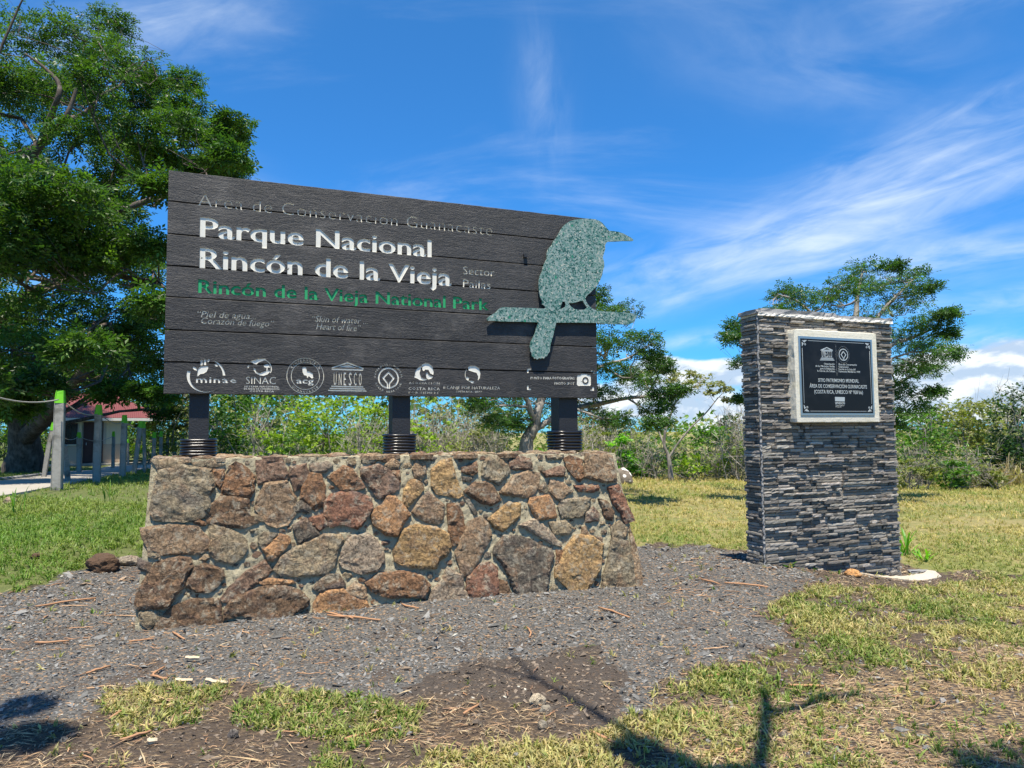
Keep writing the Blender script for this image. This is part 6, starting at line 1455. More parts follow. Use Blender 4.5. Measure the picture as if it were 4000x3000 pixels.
m, t = new_mat('post_concrete'); V = t.node('ShaderNodeTexCoord').outputs['Object']; n1 = t.noise(V, 14, 8, .72); n2 = t.noise(V, 2.2, 4, .6)
c = t.mix(n1, (.20, .19, .165), (.42, .40, .36)); c = t.mix(t.smooth(n2, .5, .68), c, (.13, .12, .10))
finish(t, principled(t, c, .92, bump(t, n1, .9, .01), spec=.2)); POSTM = m
GREENCAP = simple('lime_cap_paint', (.16, .52, .012), .55, .2, 22, .4, .004)
posts = []
def fence_post(px, ytop, fx, fy, wpx, Y, label, yaw=0.0):
    top = at(px, ytop, Y); fh = at(fx, fy, Y); zg = gz(fh.x, fh.y)[0]; foot = Vector((fh.x, fh.y, min(fh.z, zg) - .15)); foot0 = Vector((fh.x, fh.y, zg))
    w_ = wpx * Y / F / 1.27; root = empty('fence_post', foot0, label, 'fence post', 'green-tipped concrete posts along the path')
    ax = (top - foot); L = ax.length; ax.normalize(); sx_ = Vector((math.cos(yaw), math.sin(yaw), 0)); sx_ = (sx_ - ax * sx_.dot(ax)).normalized(); sy_ = ax.cross(sx_)
    capL = .155 * (1.9)
    capL = min(.26, L * .13)
    def ringp(d, hw, ch=.16):
        o = []; 
        for cxx, cyy in ((1, 1), (-1, 1), (-1, -1), (1, -1)):
            for k in ((0, 1) if cxx * cyy > 0 else (1, 0)):
                a = hw * (1 - (ch if k == 0 else 0)); b = hw * (1 - (ch if k == 1 else 0)); o.append(foot + ax * d + sx_ * cxx * a + sy_ * cyy * b + Vector((random.gauss(0, .003), random.gauss(0, .003), 0)))
        return o
    lv = [ringp(L * q, w_ / 2 * (1 - .06 * q)) for q in (0, .2, .4, .6, .8)] + [ringp(L - capL, w_ / 2 * .93)]
    V_ = [tuple(p) for r_ in lv for p in r_]; F_ = [(k * 8 + i, k * 8 + (i + 1) % 8, k * 8 + 8 + (i + 1) % 8, k * 8 + 8 + i) for k in range(len(lv) - 1) for i in range(8)] + [tuple(range(7, -1, -1)), tuple(len(V_) - 8 + i for i in range(8))]
    link('shaft', mesh('shaft', V_, F_), POSTM, root)
    lv = [ringp(L - capL + .001, w_ / 2 * .945), ringp(L - capL * .3, w_ / 2 * .80), ringp(L, w_ / 2 * .70)]
    V_ = [tuple(p) for r_ in lv for p in r_]; F_ = [(k * 8 + i, k * 8 + (i + 1) % 8, k * 8 + 8 + (i + 1) % 8, k * 8 + 8 + i) for k in range(2) for i in range(8)] + [tuple(range(7, -1, -1)), tuple(16 + i for i in range(8))]
    link('painted_tip', mesh('painted_tip', V_, F_), GREENCAP, root)
    posts.append((top, foot0, w_)); return root
fence_post(237, 1525, 221, 1915, 46, 14.4, 'nearest and tallest green-tipped concrete post left of the sign', .35)
fence_post(386, 1581, 376, 1887, 33, 18.2, 'second green-tipped post from the camera, dark in the tree\'s shade', .35)
fence_post(487, 1621, 478, 1868, 27, 22.4, 'third green-tipped post, dark, left of the leaning lit one', .35)
fence_post(551, 1644, 521, 1849, 21, 26.0, 'pale green-tipped post leaning right, near the plinth', .35)
fence_post(562, 1646, 566, 1832, 15, 27.5, 'upright pale post just behind the leaning one', .3)
fence_post(309, 1688, 309, 1840, 20, 27.0, 'pale short post in front of the hut door and window', .3)
fence_post(444, 1685, 441, 1815, 14, 31.0, 'thin post before the hut\'s right wall', .3)
fence_post(209, 1650, 168, 1856, 20, 22.0, 'leaning post left of the tallest one, across the path', .3)
fence_post(499, 1715, 501, 1820, 11, 33.0, 'thin far post just right of the third post', .3)
fence_post(603, 1688, 598, 1835, 17, 27.0, 'post next to the plinth corner, leftmost of the close far group', .3)
fence_post(630, 1684, 626, 1832, 15, 28.5, 'second of the close far group by the plinth corner', .3)
fence_post(656, 1681, 653, 1830, 15, 30.0, 'third of the close far group by the plinth corner, darker', .3)
fence_post(686, 1708, 682, 1828, 13, 32.0, 'post beside the left coil collar, above the plinth', .3)
fence_post(676, 1736, 674, 1826, 9, 38.0, 'tiny pale far post between two nearer ones', .3)
V_, F_ = tube([at(252, 1745, 14.9), at(268, 1842, 15.3) + Vector((0, 0, 0))], [.05, .06], 6)
b_ = at(262, 1790, 18.0); br = [at(252, 1740, 17.5), at(268, 1842, 18.0)]; g_ = gz(br[1].x, br[1].y)[0]; br[1].z = g_ - .05
V_, F_ = tube(br, [.07, .075], 4); tag(link('brace_post', mesh('brace_post', V_, F_), POSTM), 'slanting concrete brace right of the tallest post', 'brace post')
ROPE = simple('rope', (.33, .31, .27), .9, .2, 60, .3, .002)
def rope(a, b, sag, label, r=.012, n=14):
    pts = [a.lerp(b, i / n) - Vector((0, 0, sag * 4 * (i / n) * (1 - i / n))) for i in range(n + 1)]
    V_, F_ = tube(pts, [r] * (n + 1), 5); tag(link('rope', mesh('rope', V_, F_, None, True), ROPE), label, 'rope', 'ropes strung between the fence posts')
rope(at(-260, 1440, 10.5), at(228, 1561, 14.2), .22, 'rope coming in from the left edge to the tallest post', .014)
rope(at(244, 1563, 14.5), at(380, 1618, 18.1), .12, 'rope between the tallest post and the shaded second post')
rope(at(392, 1616, 18.3), at(482, 1650, 22.3), .12, 'rope between the second and third posts')
rope(at(492, 1648, 22.5), at(545, 1668, 26), .1, 'rope between the third post and the leaning one')
rope(at(213, 1672, 21.8), at(305, 1706, 26.9), .22, 'lower rope from the leaning post towards the short pale post')
rope(at(313, 1707, 27.1), at(441, 1704, 31), .18, 'lower rope across the hut door')

# ------------------------------------------------------------------ boulder, stones, slab and plants
def rock(name, px, py, wpx, hpx, colour, label, cat, seed=1, Y=None, mat=None, squash=.75, fac=2, group=None, lift=0.0):
    p = ground_pt(px, py) if Y is None else at(px, py, Y)
    if Y is not None: p.z = gz(p.x, p.y)[0]
    s = wpx * p.y / F / 2; h = hpx * p.y / F / 2
    bm = bmesh.new(); bmesh.ops.create_icosphere(bm, subdivisions=fac + 1, radius=1.0)
    for v in bm.verts:
        k = 1 + .28 * mnoise.noise(v.co * 1.3 + Vector((seed, 0, 0))) + .10 * mnoise.noise(v.co * 4 + Vector((0, seed, 0))); v.co *= k; v.co.z = max(v.co.z, -.7); v.co.x *= s; v.co.y *= s * squash; v.co.z *= h * 1.05
    me = bpy.data.meshes.new(name); bm.to_mesh(me); bm.free()
    o = bpy.data.objects.new(name, me); COL.objects.link(o); me.materials.append(mat or STONE); o.location = (p.x, p.y, p.z + h * .62 + lift); o.color = (*colour, 1)
    tag(o, label, cat, group); return o
m, t = new_mat('painted_boulder'); V = t.node('ShaderNodeTexCoord').outputs['Object']; vo = t.node('ShaderNodeTexVoronoi', {'Vector': V, 'Scale': 3.4}, feature='F1'); n1 = t.noise(V, 8, 5, .6)
c = t.mix(n1, (.10, .085, .07), (.22, .18, .14)); c = t.mix(t.smooth(vo.outputs['Distance'], .30, .24), c, (.74, .70, .64))
finish(t, principled(t, c, .85, bump(t, n1, .6, .03), spec=.2)); BOULD = m
rock('boulder', 2428, 1866, 84, 74, (.2, .18, .15), 'round boulder daubed with white paint spots, right of the plinth', 'boulder', 3, mat=BOULD, Y=24.0)
rock('stone', 2100, 2752, 62, 46, (.42, .40, .34), 'pale rock on the dirt, largest loose stone in front', 'stone', 4)
rock('stone', 2132, 2788, 48, 38, (.20, .20, .19), 'grey rock just below the pale rock', 'stone', 5)
rock('stone', 2120, 2845, 40, 36, (.19, .20, .20), 'grey rock left one of the pair near the bottom', 'stone', 6)
rock('stone', 2152, 2840, 36, 36, (.22, .22, .22), 'grey rock right one of the pair near the bottom', 'stone', 7)
rock('stone', 910, 2880, 42, 34, (.09, .09, .10), 'dark lump of rock in the lower left', 'stone', 8)
rock('stone', 250, 2898, 32, 24, (.18, .19, .20), 'small grey stone in the tree shadow lower left', 'stone', 9)
rock('stone', 3060, 2885, 38, 30, (.14, .14, .14), 'dark stone among straw at the lower right', 'stone', 10)
rock('stone', 3766, 2518, 34, 20, (.10, .10, .11), 'dark flat stone in the grass at the right', 'stone', 11)
rock('stone', 2968, 2535, 34, 22, (.09, .09, .10), 'dark flat stone at the gravel edge left of the grass', 'stone', 12)
rock('stone', 3332, 2252, 62, 34, (.52, .30, .13), 'orange flat stone at the pillar foot', 'stone', 13)
rock('stone', 3168, 2208, 40, 34, (.30, .21, .16), 'round brown stone leaning at the pillar foot', 'stone', 14)
rock('stone', 500, 2205, 90, 40, (.26, .25, .23), 'grey boulder in the grass beside the plinth\'s left corner', 'stone', 15)
DUNG = simple('fibrous_clump', (.085, .048, .026), .95, .4, 30, 1.0, .03)
rock('root_clump', 405, 2228, 118, 78, (.1, .06, .03), 'brown fibrous clump lying at the grass edge, left of the plinth', 'clump', 16, mat=DUNG, fac=3)
rock('stone', 40, 1968, 46, 34, (.36, .31, .25), 'pale stone in the grass by the path, left edge', 'stone', 17)
rock('wood_chunk', 145, 2180, 46, 24, (.10, .06, .04), 'dark wood chunk in the grass at the left', 'wood chunk', 18, mat=DUNG)
# pale broken concrete footing by the pillar
FOOT = simple('pale_footing', (.46, .40, .31), .95, .3, 24, 1.0, .015)
fp = [PIR + DX * a_ + DN * b_ for a_, b_ in ((-.75, .03), (-.2, .05), (.1, .0), (.42, -.02), (.62, .03), (.55, .14), (.2, .22), (-.1, .26), (-.5, .17))]
cxy = sum(fp, Vector()) / len(fp); loop = [(p.x, p.y) for p in fp]; W, Fc = stone_mesh(loop, .02, .08, (Vector((0, 0, cxy.z)), Vector((1, 0, 0)), Vector((0, 1, 0)), Vector((0, 0, 1))), 5, .05, 1.2)
W = [Vector((p.x, p.y, p.z - cxy.z + gz(p.x, p.y)[0])) for p in W]
tag(link('footing_slab', mesh('footing_slab', [tuple(p) for p in W], Fc), FOOT), 'pale broken concrete footing at the pillar\'s right foot', 'footing')
def chunk(px, py, L, W_, H_, yaw, colr, label, name='concrete_scrap', mat=None):
    p = ground_pt(px, py); V_, F_ = rough_box(-L / 2, L / 2, 0, H_, -W_ / 2, W_ / 2, int(px), 5, .006); R = Matrix.Translation(p) @ Matrix.Rotation(yaw, 4, 'Z') @ Matrix.Rotation(math.pi / 2, 4, 'X')
    me = mesh(name, [tuple(R @ Vector(v)) for v in V_], F_); o = link(name, me, mat or CEM); tag(o, label, 'scrap'); return o
chunk(3590, 2238, .26, .08, .035, .05, None, 'broken grey cement strip lying right of the pillar')
chunk(3215, 2222, .16, .05, .03, -.7, None, 'thin pale mortar piece leaning by the pillar\'s front', mat=BED)
# a few broad leaved weeds
def weed(px, py, n, L, wd, hue, label, up=.8, name='weed', cat='plant', group=None, seed=0):
    r = random.Random(seed + int(px)); p = ground_pt(px, py); V_, F_, C_ = [], [], []; hc_ = HUES[hue]; root = empty(name, p, label, cat, group)
    for i in range(n):
        a = r.uniform(0, 6.28); l = L * r.uniform(.5, 1.1); w_ = wd * r.uniform(.7, 1.2); u_ = up * r.uniform(.6, 1.2); d = Vector((math.cos(a), math.sin(a), 0)); s_ = Vector((-d.y, d.x, 0)); b = p + Vector((r.gauss(0, L * .12), r.gauss(0, L * .12), -.01)); V_, F_ = [], []
        for k in range(5):
            f = k / 4; c_ = b + d * (l * f * (1 - .35 * u_) ) + Vector((0, 0, l * u_ * (f - .45 * f * f) * 1.3)); ww = w_ * (math.sin(math.pi * min(1, .12 + f * .88)) ** .7) * .5; 
            V_ += [tuple(c_ - s_ * ww), tuple(c_ + Vector((0, 0, -ww * .3))), tuple(c_ + s_ * ww)]
        for k in range(4): q = k * 3; F_ += [(q, q + 1, q + 4, q + 3), (q + 1, q + 2, q + 5, q + 4)]
        k_ = r.uniform(.8, 1.25); link('leaf', mesh('leaf', V_, F_, np.tile(np.array(hc_[i % 3]) * k_, (len(V_), 1))), LEAF, root)
    return root
weed(3540, 2170, 9, .36, .045, 'bright', 'tall bright broad-bladed weed against the pillar\'s right side', 1.5)
weed(3610, 2190, 12, .26, .03, 'bright', 'spreading light green weed right of the pillar', .9)
weed(3075, 2215, 10, .13, .06, 'mid', 'small round-leaved weed at the middle of the pillar foot', .7)
weed(2940, 2192, 26, .10, .025, 'mid', 'low creeping weed at the pillar\'s left corner', .5)
weed(2985, 2205, 22, .09, .022, 'green', 'low creeping weed spreading right from the pillar corner', .4)
weed(3180, 2225, 12, .08, .02, 'mid', 'tiny weed beside the round brown stone', .6)
weed(2000, 2310, 14, .10, .018, 'green', 'tiny fern growing from the plinth under the slate grey stone', 1.2)
weed(1205, 2382, 6, .05, .012, 'bright', 'sprig of moss green at the plinth foot between brown stones', .6)
weed(60, 2010, 8, .40, .02, 'green', 'tall grass tuft by the path at the left edge', 1.6, 'grass_tuft', 'grass tuft')
weed(420, 1960, 8, .30, .02, 'green', 'grass tuft at the foot of the shaded second post', 1.6, 'grass_tuft', 'grass tuft')
for i, (px, py, lb) in enumerate(((3890, 1893, 'dry straw-coloured grass tuft, left one at the field edge'), (3940, 1900, 'tallest dry straw-coloured grass tuft at the right field edge'), (3985, 1900, 'dry straw-coloured grass tuft against the right frame edge'))):
    HUES['straw'] = [(.42, .33, .18), (.36, .28, .15), (.48, .40, .24)]; weed(px, py, 46, .95 if i == 1 else .7, .03, 'straw', lb, 1.7, 'dry_grass_tuft', 'grass tuft', 'dry grass tufts', i)

# ------------------------------------------------------------------ gravel, straw, sticks
def rock_templates(n=5):
    out = []
    base = np.array([(1, 0, 0), (-1, 0, 0), (0, 1, 0), (0, -1, 0), (0, 0, 1), (0, 0, -1)], float)
    Fc = np.array([(0, 2, 4), (2, 1, 4), (1, 3, 4), (3, 0, 4), (2, 0, 5), (1, 2, 5), (3, 1, 5), (0, 3, 5)])
    for _ in range(n): v = base * RNG.uniform(.6, 1.25, (6, 1)) + RNG.normal(0, .22, (6, 3)); v[:, 2] *= .62; out.append((v, Fc))
    return out
RT = rock_templates(7)
def cand(n, x0, x1, y0, y1, bias=1.0):
    """candidate ground points, denser towards the camera"""
    u = RNG.uniform(0, 1, n) ** bias; y = y0 + (y1 - y0) * u; hw = .80 * y + .6; x = RNG.uniform(-1, 1, n) * hw; k = (x > x0) & (x < x1); x, y = x[k], y[k]; return x, y, gz(x, y) + (fbm(x, y, 7, 9, 3) - .5) * .018 * np.clip((13 - np.hypot(x, y)) / 5, 0, 1)
def off_plinth(x, y, m_=.02):
    P_ = [f_front(0, 0), f_front(1, 0), back_pt(1, 0), back_pt(0, 0)]; a = inpoly(x, y, [(p.x, p.y) for p in P_]); P2 = [MP @ Vector(q) for q in ((-.02, 0, .03), (PWID + .02, 0, .03), (PWID + .02, 0, -PD - .02), (-.02, 0, -PD - .02))]
    return ~(a | inpoly(x, y, [(p.x, p.y) for p in P2]))
x, y, z = cand(185000, -9, 9, 2.4, 10.5, .95); A_ = areas(x, y, z)
loose = np.clip(fbm(x, y, 1.3, 21, 4) * 2.2 - .75, .08, 1.0)
pr = A_[0] * (1 - .5 * A_[4]) * (.35 + .65 * loose) + (A_[5] * .32 + A_[2] * .16) * (1 - A_[0]); pr = np.where(A_[1] > .5, .002, pr) * np.clip(1.25 - (y - 3) / 14, .3, 1)
k = (RNG.uniform(0, 1, len(x)) < pr * 1.0) & off_plinth(x, y); x, y, z = x[k], y[k], z[k]; n = len(x); A2 = (A_[4] + A_[5])[k]
sz = np.clip(RNG.lognormal(-4.95, .48, n), .003, .034) * (.75 + .08 * y)
g_ = RNG.uniform(.06, .24, n) ** 1.0; cl = np.stack([g_ * .98, g_ * .95, g_ * .88], 1); br_ = RNG.uniform(0, 1, n) < .10; wb_ = np.clip(A2 * 1.0, 0, 1)[:, None]; cl = cl * (1 - wb_) + cl * np.array([1.10, .88, .70]) * wb_ * .85; cl[br_] = np.stack([g_[br_] * 1.25, g_[br_] * .92, g_[br_] * .62], 1); pl = RNG.uniform(0, 1, n) < .010; cl[pl] = np.array([.42, .40, .33])
V_, F_, C_ = scatter(RT, np.stack([x, y, z + sz * .22], 1), rots(n, None, .35), np.stack([sz * RNG.uniform(.8, 1.4, n), sz * RNG.uniform(.6, 1.1, n), sz * RNG.uniform(.45, 1.0, n)], 1), cl)
print('gravel', n)
tag(link('gravel', mesh('gravel', V_, F_, C_), ROCKBIT), 'loose grey basalt gravel around the plinth', kind='stuff')
# sticks: a few larger twigs as things, the bits as litter
def stick_geo(p, L, r, yaw, bend, seed):
    rr = random.Random(seed); d = Vector((math.cos(yaw), math.sin(yaw), 0)); s_ = Vector((-d.y, d.x, 0)); pts = []
    for i in range(6):
        f = i / 5 - .5; q = p + d * L * f + s_ * (bend * L * (f * f * 4 - 1) * .5 + rr.gauss(0, .004)); q.z = gz(q.x, q.y)[0] + r * 1.1 + .007 + rr.uniform(0, .004); pts.append(q)
    return tube(pts, [r * (1 - .45 * abs(i / 5 - .4)) for i in range(6)], 5, .08)
STICKM = simple('dry_twig', (.36, .19, .095), .8, .35, 30, .4, .003); STICKP = simple('pale_wood', (.50, .40, .27), .85, .3, 30, .5, .004)
SK = [((140, 2378), (375, 2345), 'long thin orange twig on the gravel edge, left'), ((135, 2520), (270, 2512), 'thick dry twig left of the plinth, upper one of a pile'), ((340, 2640), (430, 2610), 'straight slanting twig in the lower left gravel'), ((505, 2515), (600, 2505), 'thin twig just below the plinth\'s left corner'),
      ((675, 2478), (722, 2506), 'short thick twig lying before the plinth\'s left stones'), ((1275, 2400), (1380, 2424), 'upper curved twig before the plinth\'s orange stone'), ((1278, 2412), (1485, 2432), 'long pale orange twig lying along the plinth foot'), ((1570, 2367), (1635, 2383), 'twig under the dark hollow stone of the plinth'),
      ((600, 2650), (640, 2615), 'leaning twig amid gravel, lower left'), ((590, 2648), (655, 2660), 'curved brown twig right of the leaning one'), ((2340, 2380), (2460, 2422), 'thin twig on the gravel below the plinth\'s right end'), ((2060, 2460), (2072, 2495), 'small upright-lying twig in the middle gravel'), ((1808, 2800), (1870, 2762), 'crooked twig on bare dirt left of the pale rock'),
      ((1345, 2902), (1500, 2856), 'long curved twig in the grass at the bottom'), ((2300, 2870), (2405, 2918), 'thick brown twig in shadow by the grass, bottom centre'), ((2830, 2284), (3000, 2300), 'thin straight twig at the grass edge left of the pillar'), ((2740, 2270), (2810, 2288), 'short twig on the gravel left of the pillar'), ((2750, 2655), (2860, 2635), 'pale twig at the grass patch\'s left edge'),
      ((3080, 2690), (3220, 2692), 'long grey-brown twig lying in the right grass'), ((2850, 2950), (2900, 2935), 'short orange twig in the straw, bottom right'), ((470, 2905), (590, 2868), 'straight brown twig on dirt, lower left'), ((430, 2820), (500, 2775), 'twig crossing the small grass patch')]
for i, (a, b, lb) in enumerate(SK):
    p, q = ground_pt(*a), ground_pt(*b); c_ = (p + q) / 2; L = (q - p).length; V_, F_ = stick_geo(c_, L, .0065 + .012 * min(L, .3), math.atan2(q.y - p.y, q.x - p.x), random.uniform(-.15, .15), i)
    tag(link('twig', mesh('twig', V_, F_, None, True), STICKM), lb, 'twig', 'dry twigs on the ground')
for a, b, lb in (((685, 2672), (752, 2674), 'pale flaky bark piece on the gravel, left of two'), ((805, 2672), (888, 2684), 'pale flaky bark piece on the gravel, right of two'), ((725, 2584), (778, 2585), 'pale curled bark flake above the two bark pieces'), ((575, 2915), (612, 2912), 'short cut piece of pale stick, lower left')):
    p, q = ground_pt(*a), ground_pt(*b); L = (q - p).length; V_, F_ = stick_geo((p + q) / 2, L, .016, math.atan2(q.y - p.y, q.x - p.x), .1, 3); tag(link('bark_piece', mesh('bark_piece', V_, F_), STICKP), lb, 'bark piece', 'pale bark pieces')
bits = []
x, y, z = cand(5200, -9, 9, 2.5, 9.0, 1.0); A_ = areas(x, y, z); px_, py_ = to_px(np.stack([x, y, z], 1))
pr = np.clip(A_[0] * .10 + A_[2] * .2 + A_[5] * .3 + (px_ < 1400) * A_[0] * .22 + ((px_ > 2600) & (py_ < 2420)) * .5 * A_[0], 0, 1) * (A_[1] < .5)
k = (RNG.uniform(0, 1, len(x)) < pr) & off_plinth(x, y); x, y, z = x[k], y[k], z[k]
for i in range(len(x)): L = float(np.clip(RNG.lognormal(-2.9, .5), .02, .2)); bits.append(stick_geo(Vector((x[i], y[i], z[i])), L, .0025 + .012 * L, random.gauss(.1, .7), random.uniform(-.3, .3), i))
V_, F_ = join(bits); Cb = np.repeat(np.array([(.38, .20, .10), (.30, .17, .09), (.46, .28, .15), (.25, .15, .09)])[RNG.integers(0, 4, len(bits))], 30, 0)
tag(link('twig_litter', mesh('twig_litter', V_, F_, Cb), STRAWM), 'scattered bits of twig', kind='stuff')
ST = [(np.array([(-.5, -.06, 0), (-.1, -.09, .03), (.5, 0, .0), (.1, .09, .03)]), np.array([(0, 1, 3), (1, 2, 3)])), (np.array([(-.5, 0, 0), (0, -.05, .02), (.5, .03, 0), (0, .06, .03)]), np.array([(0, 1, 3), (1, 2, 3)]))]
x, y, z = cand(280000, -9, 9, 2.4, 9.5, .9); A_ = areas(x, y, z); cl_ = fbm(x, y, 3.2, 31, 4)
pr = np.clip(A_[3] * .9 + A_[2] * .42 + A_[5] * .42, 0, 1) * np.clip(cl_ * 3 - 1.0, 0, 1) * (1 - .9 * A_[0]) * (A_[1] < .5) + A_[0] * .012
k = (RNG.uniform(0, 1, len(x)) < pr) & off_plinth(x, y); x, y, z = x[k], y[k], z[k]; n = len(x); L = RNG.uniform(.02, .075, n); b_ = RNG.uniform(.75, 1.2, n)[:, None]
q_ = RNG.lognormal(0, .45, n); L = L * q_ * .85
V_, F_, C_ = scatter(ST, np.stack([x, y, z + .008 + RNG.uniform(0, .008, n)], 1), rots(n, RNG.normal(.1, .9, n), .16), np.stack([L, .004 + L * .35, L], 1), np.array([(.40, .28, .15), (.33, .21, .11), (.44, .34, .20), (.24, .15, .085)])[RNG.integers(0, 4, n)] * b_)
print('straw', n)
tag(link('straw', mesh('straw', V_, F_, C_), STRAWM), 'dry straw and leaf litter on the ground', kind='stuff')

# ------------------------------------------------------------------ grass
def tuft_template(nb, seed, wd=.11, seg=2):
    r = random.Random(seed); V_, F_ = [], []
    for i in range(nb):
        a = r.uniform(0, 6.28); lean = r.uniform(.35, 1.25); L = r.uniform(.6, 1.1); d = (math.cos(a), math.sin(a)); s_ = (-d[1], d[0]); w_ = wd * r.uniform(.7, 1.2); bx_, by_ = r.gauss(0, .12), r.gauss(0, .12); o_ = len(V_)
        pts = [(0, 0), (L * .5 * math.sin(lean * .6), L * .5 * math.cos(lean * .6)), (L * math.sin(lean), L * math.cos(lean) * .86)]
        for k, (h, zz) in enumerate(pts[:2]):
            ww = w_ * (.55 if k == 0 else .5); V_ += [(bx_ + d[0] * h - s_[0] * ww, by_ + d[1] * h - s_[1] * ww, zz), (bx_ + d[0] * h + s_[0] * ww, by_ + d[1] * h + s_[1] * ww, zz)]
        h, zz = pts[2]; V_.append((bx_ + d[0] * h, by_ + d[1] * h, max(.05, zz))); F_ += [(o_, o_ + 1, o_ + 3), (o_, o_ + 3, o_ + 2), (o_ + 2, o_ + 3, o_ + 4)]
    return np.array(V_), np.array(F_)
TT = [tuft_template(5, i) for i in range(6)]; TF = [tuft_template(4, 20 + i, .09) for i in range(5)]
def grass(n, y0, y1, bias, prob, size, hue_fn, name, label, temps, tl=.12):
    x, y, z = cand(n, -60, 60, y0, y1, bias); pr = prob(x, y, z); k = (RNG.uniform(0, 1, len(x)) < pr) & off_plinth(x, y); x, y, z = x[k], y[k], z[k]; m_ = len(x)
    s_ = size(x, y) * RNG.uniform(.6, 1.3, m_); C0 = hue_fn(x, y, m_); print(name, m_)
    V_, F_, C_ = scatter(temps, np.stack([x, y, z - .004], 1), rots(m_, None, tl), np.stack([s_, s_, s_ * RNG.uniform(.7, 1.2, m_)], 1), C0)
    return tag(link(name, mesh(name, V_, F_, C_), GRASSM), label, kind='stuff')
GP_ = [inpoly]
_path = [(ground_pt(*q).x, ground_pt(*q).y) for q in up_] + [(ground_pt(*q).x, ground_pt(*q).y) for q in lo_[::-1]]
def hue_mix(a, b, f, n, v=.22):
    A_, B_ = np.array(a), np.array(b); c_ = A_ * (1 - f[:, None]) + B_ * f[:, None]; return c_ * RNG.uniform(1 - v, 1 + v, (n, 1)) * RNG.uniform(.93, 1.07, (n, 3))
def hue_patch(x, y, n): f = np.clip(fbm(x, y, 1.4, 41, 3) * 1.6 - .12 + RNG.normal(0, .35, n), 0, 1); return hue_mix((.13, .20, .032), (.40, .34, .14), f, n, .35)
def p_patch(x, y, z):
    A_ = areas(x, y, z); c_ = fbm(x, y, 2.6, 51, 4); px_, py_ = to_px(np.stack([x, y, z], 1)); dn = np.clip(c_ * 2.6 - .80, .10, .9); g1 = inpoly(px_, py_, P_G1) | inpoly(px_, py_, P_G2)
    ro = (px_ > 3100) & (py_ < 2700); st_ = A_[3]
    return A_[2] * np.where(g1, .50, dn * (1 - .55 * st_) * np.where(ro, 1.25, 1.0)) + A_[0] * .004 + A_[5] * .012
grass(120000, 2.4, 9.5, .9, p_patch, lambda x, y: .056 + .0035 * y + 0 * x, hue_patch, 'grass_patches', 'patchy low broad-bladed grass on bare ground', TT, .25)
def p_field(x, y, z):
    A_ = areas(x, y, z); c_ = fbm(x, y, 1.1, 61, 4); return A_[1] * (~inpoly(x, y, _path)) * np.clip(c_ * 2.4 - .35, .25, 1)
def hue_field(x, y, n):
    left = np.clip((-x - .3 * y + .2) / 2, 0, 1); dryf = np.clip(fbm(x, y, .55, 71, 4) * 2.4 - .55 + RNG.normal(0, .28, n) + .25 * (y > 12), 0, 1); edge = np.clip(1.2 - np.abs(y - 8.3) / 2.2, 0, 1) * (x > 2)
    f = np.clip(dryf * (1 - .75 * left) * (1 - .7 * edge) + .0, 0, 1); return hue_mix((.12, .21, .03), (.44, .36, .14), f, n, .28)
grass(40000, 5.5, 13, .9, p_field, lambda x, y: .05 + .0035 * y + .03 * (x < -2), hue_field, 'grass', 'mown grass of the near field', TF, .2)
grass(40000, 13, 31, .85, p_field, lambda x, y: .05 + .0045 * y + 0 * x, hue_field, 'grass', 'mown grass of the far field', TF, .2)

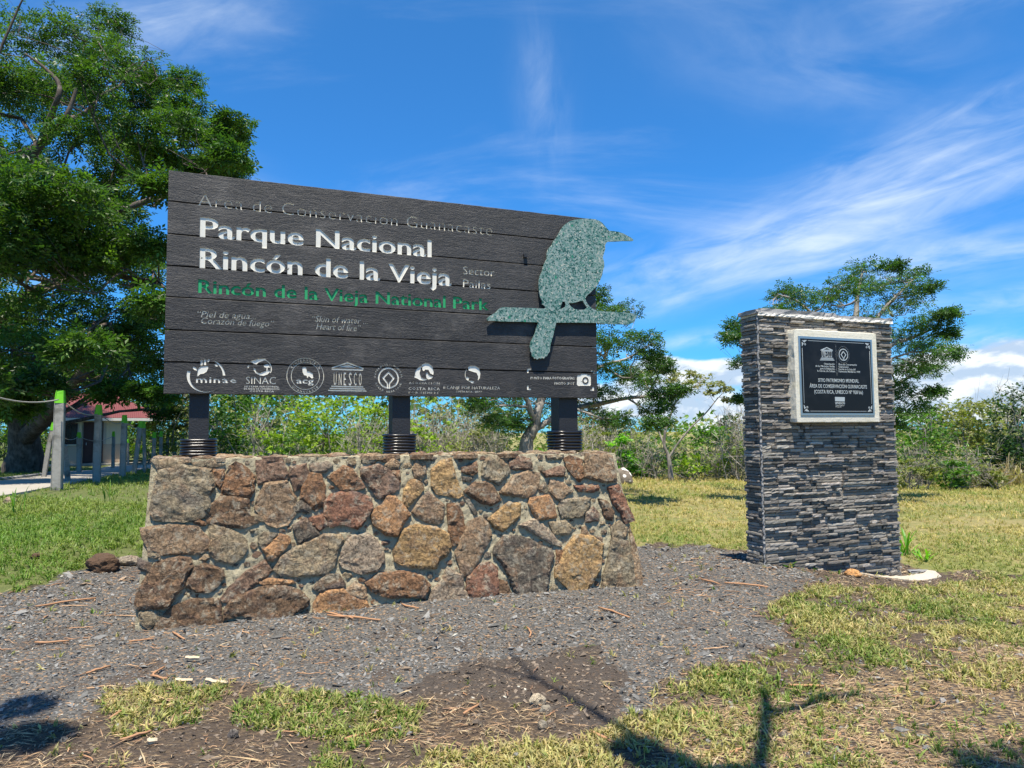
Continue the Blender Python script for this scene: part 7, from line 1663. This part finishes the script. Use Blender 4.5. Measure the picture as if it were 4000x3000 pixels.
# ------------------------------------------------------------------ the tree overhead, behind the viewer, that throws the branch shadows
root = empty('overhead_tree', (4.2, -5.0, gz(4.2, -5.0)[0]), 'tree standing behind the viewer, whose branches shade the foreground', 'tree')
def sh(px, py, h): g_ = ground_pt(px, py); return g_ + SUNV * (h / SUNV.z)
ctr_ = Vector((4.2, -5.0, 0)); tr_ = [(4.2, -5, -.2, .34), (4.1, -4.6, 2, .28), (3.8, -4.0, 4.2, .24), (3.4, -3.2, 5.6, .2)]
sp_ = smooth_path(tr_, 5); V_, F_ = tube(sp_[:, :3], sp_[:, 3], 12, .04); link('trunk', mesh('trunk', V_, F_, None, True), BARK_G, root)
def olimb(pts, name='limb', first=None):
    P_ = ([first] if first else []) + [(*tuple(sh(px, py, h)), r) for px, py, h, r in pts]; P_ = smooth_path(P_, 5); V_, F_ = tube(P_[:, :3], P_[:, 3], 7, .05); link(name, mesh(name, V_, F_, None, True), BARK_G, root)
fk = (3.4, -3.2, 5.6, .07)
olimb([(2980, 3250, 6.2, .07), (2965, 3000, 6.3, .05), (2985, 2860, 6.4, .044), (2990, 2760, 6.4, .04), (2975, 2690, 6.4, .012)], first=fk)
olimb([(2988, 2800, 6.4, .04), (3120, 2770, 6.4, .036), (3260, 2725, 6.4, .030), (3420, 2725, 6.4, .02), (3540, 2765, 6.4, .006)])
olimb([(2900, 3200, 6.8, .042), (2720, 3000, 6.9, .036), (2500, 2900, 7.0, .032), (2300, 2770, 7.0, .028), (2110, 2660, 7.0, .020), (2010, 2570, 7.0, .012), (1990, 2530, 7, .005)], first=fk)
olimb([(2110, 2660, 7.0, .018), (2000, 2630, 7.0, .014), (1880, 2600, 7.0, .008), (1790, 2572, 7.0, .004)])
olimb([(-300, 3200, 7.2, .04), (-100, 2960, 7.3, .035), (120, 2880, 7.3, .025), (330, 2830, 7.3, .008)], first=(2.6, -4.0, 6.6, .06))
olimb([(4200, 3200, 6.8, .05), (4100, 3060, 6.9, .04), (3900, 2985, 7.0, .02), (3700, 2950, 7.0, .01)], first=fk)
bl_ = [(np.array(tuple(sh(px, py, h))), r, r, r * .6) for px, py, h, r in ((40, 2900, 7.3, .16), (170, 2875, 7.3, .10), (-120, 2930, 7.3, .3), (2600, 2990, 6.9, .08), (2500, 2940, 6.9, .05), (3960, 3010, 7.0, .2), (4060, 3020, 7.0, .3), (100, 2760, 7.3, .10))]
V_, F_, C_ = leaf_cloud(bl_, 12, 16, .12, 'deep', 'pinnate', .3); link('crown', mesh('crown', V_, F_, C_), LEAF, root)
print('TRIS', sum(len(p.vertices) - 2 for me in bpy.data.meshes for p in me.polygons) if False else sum(len(me.loops) - 2 * len(me.polygons) for me in bpy.data.meshes if me.users))
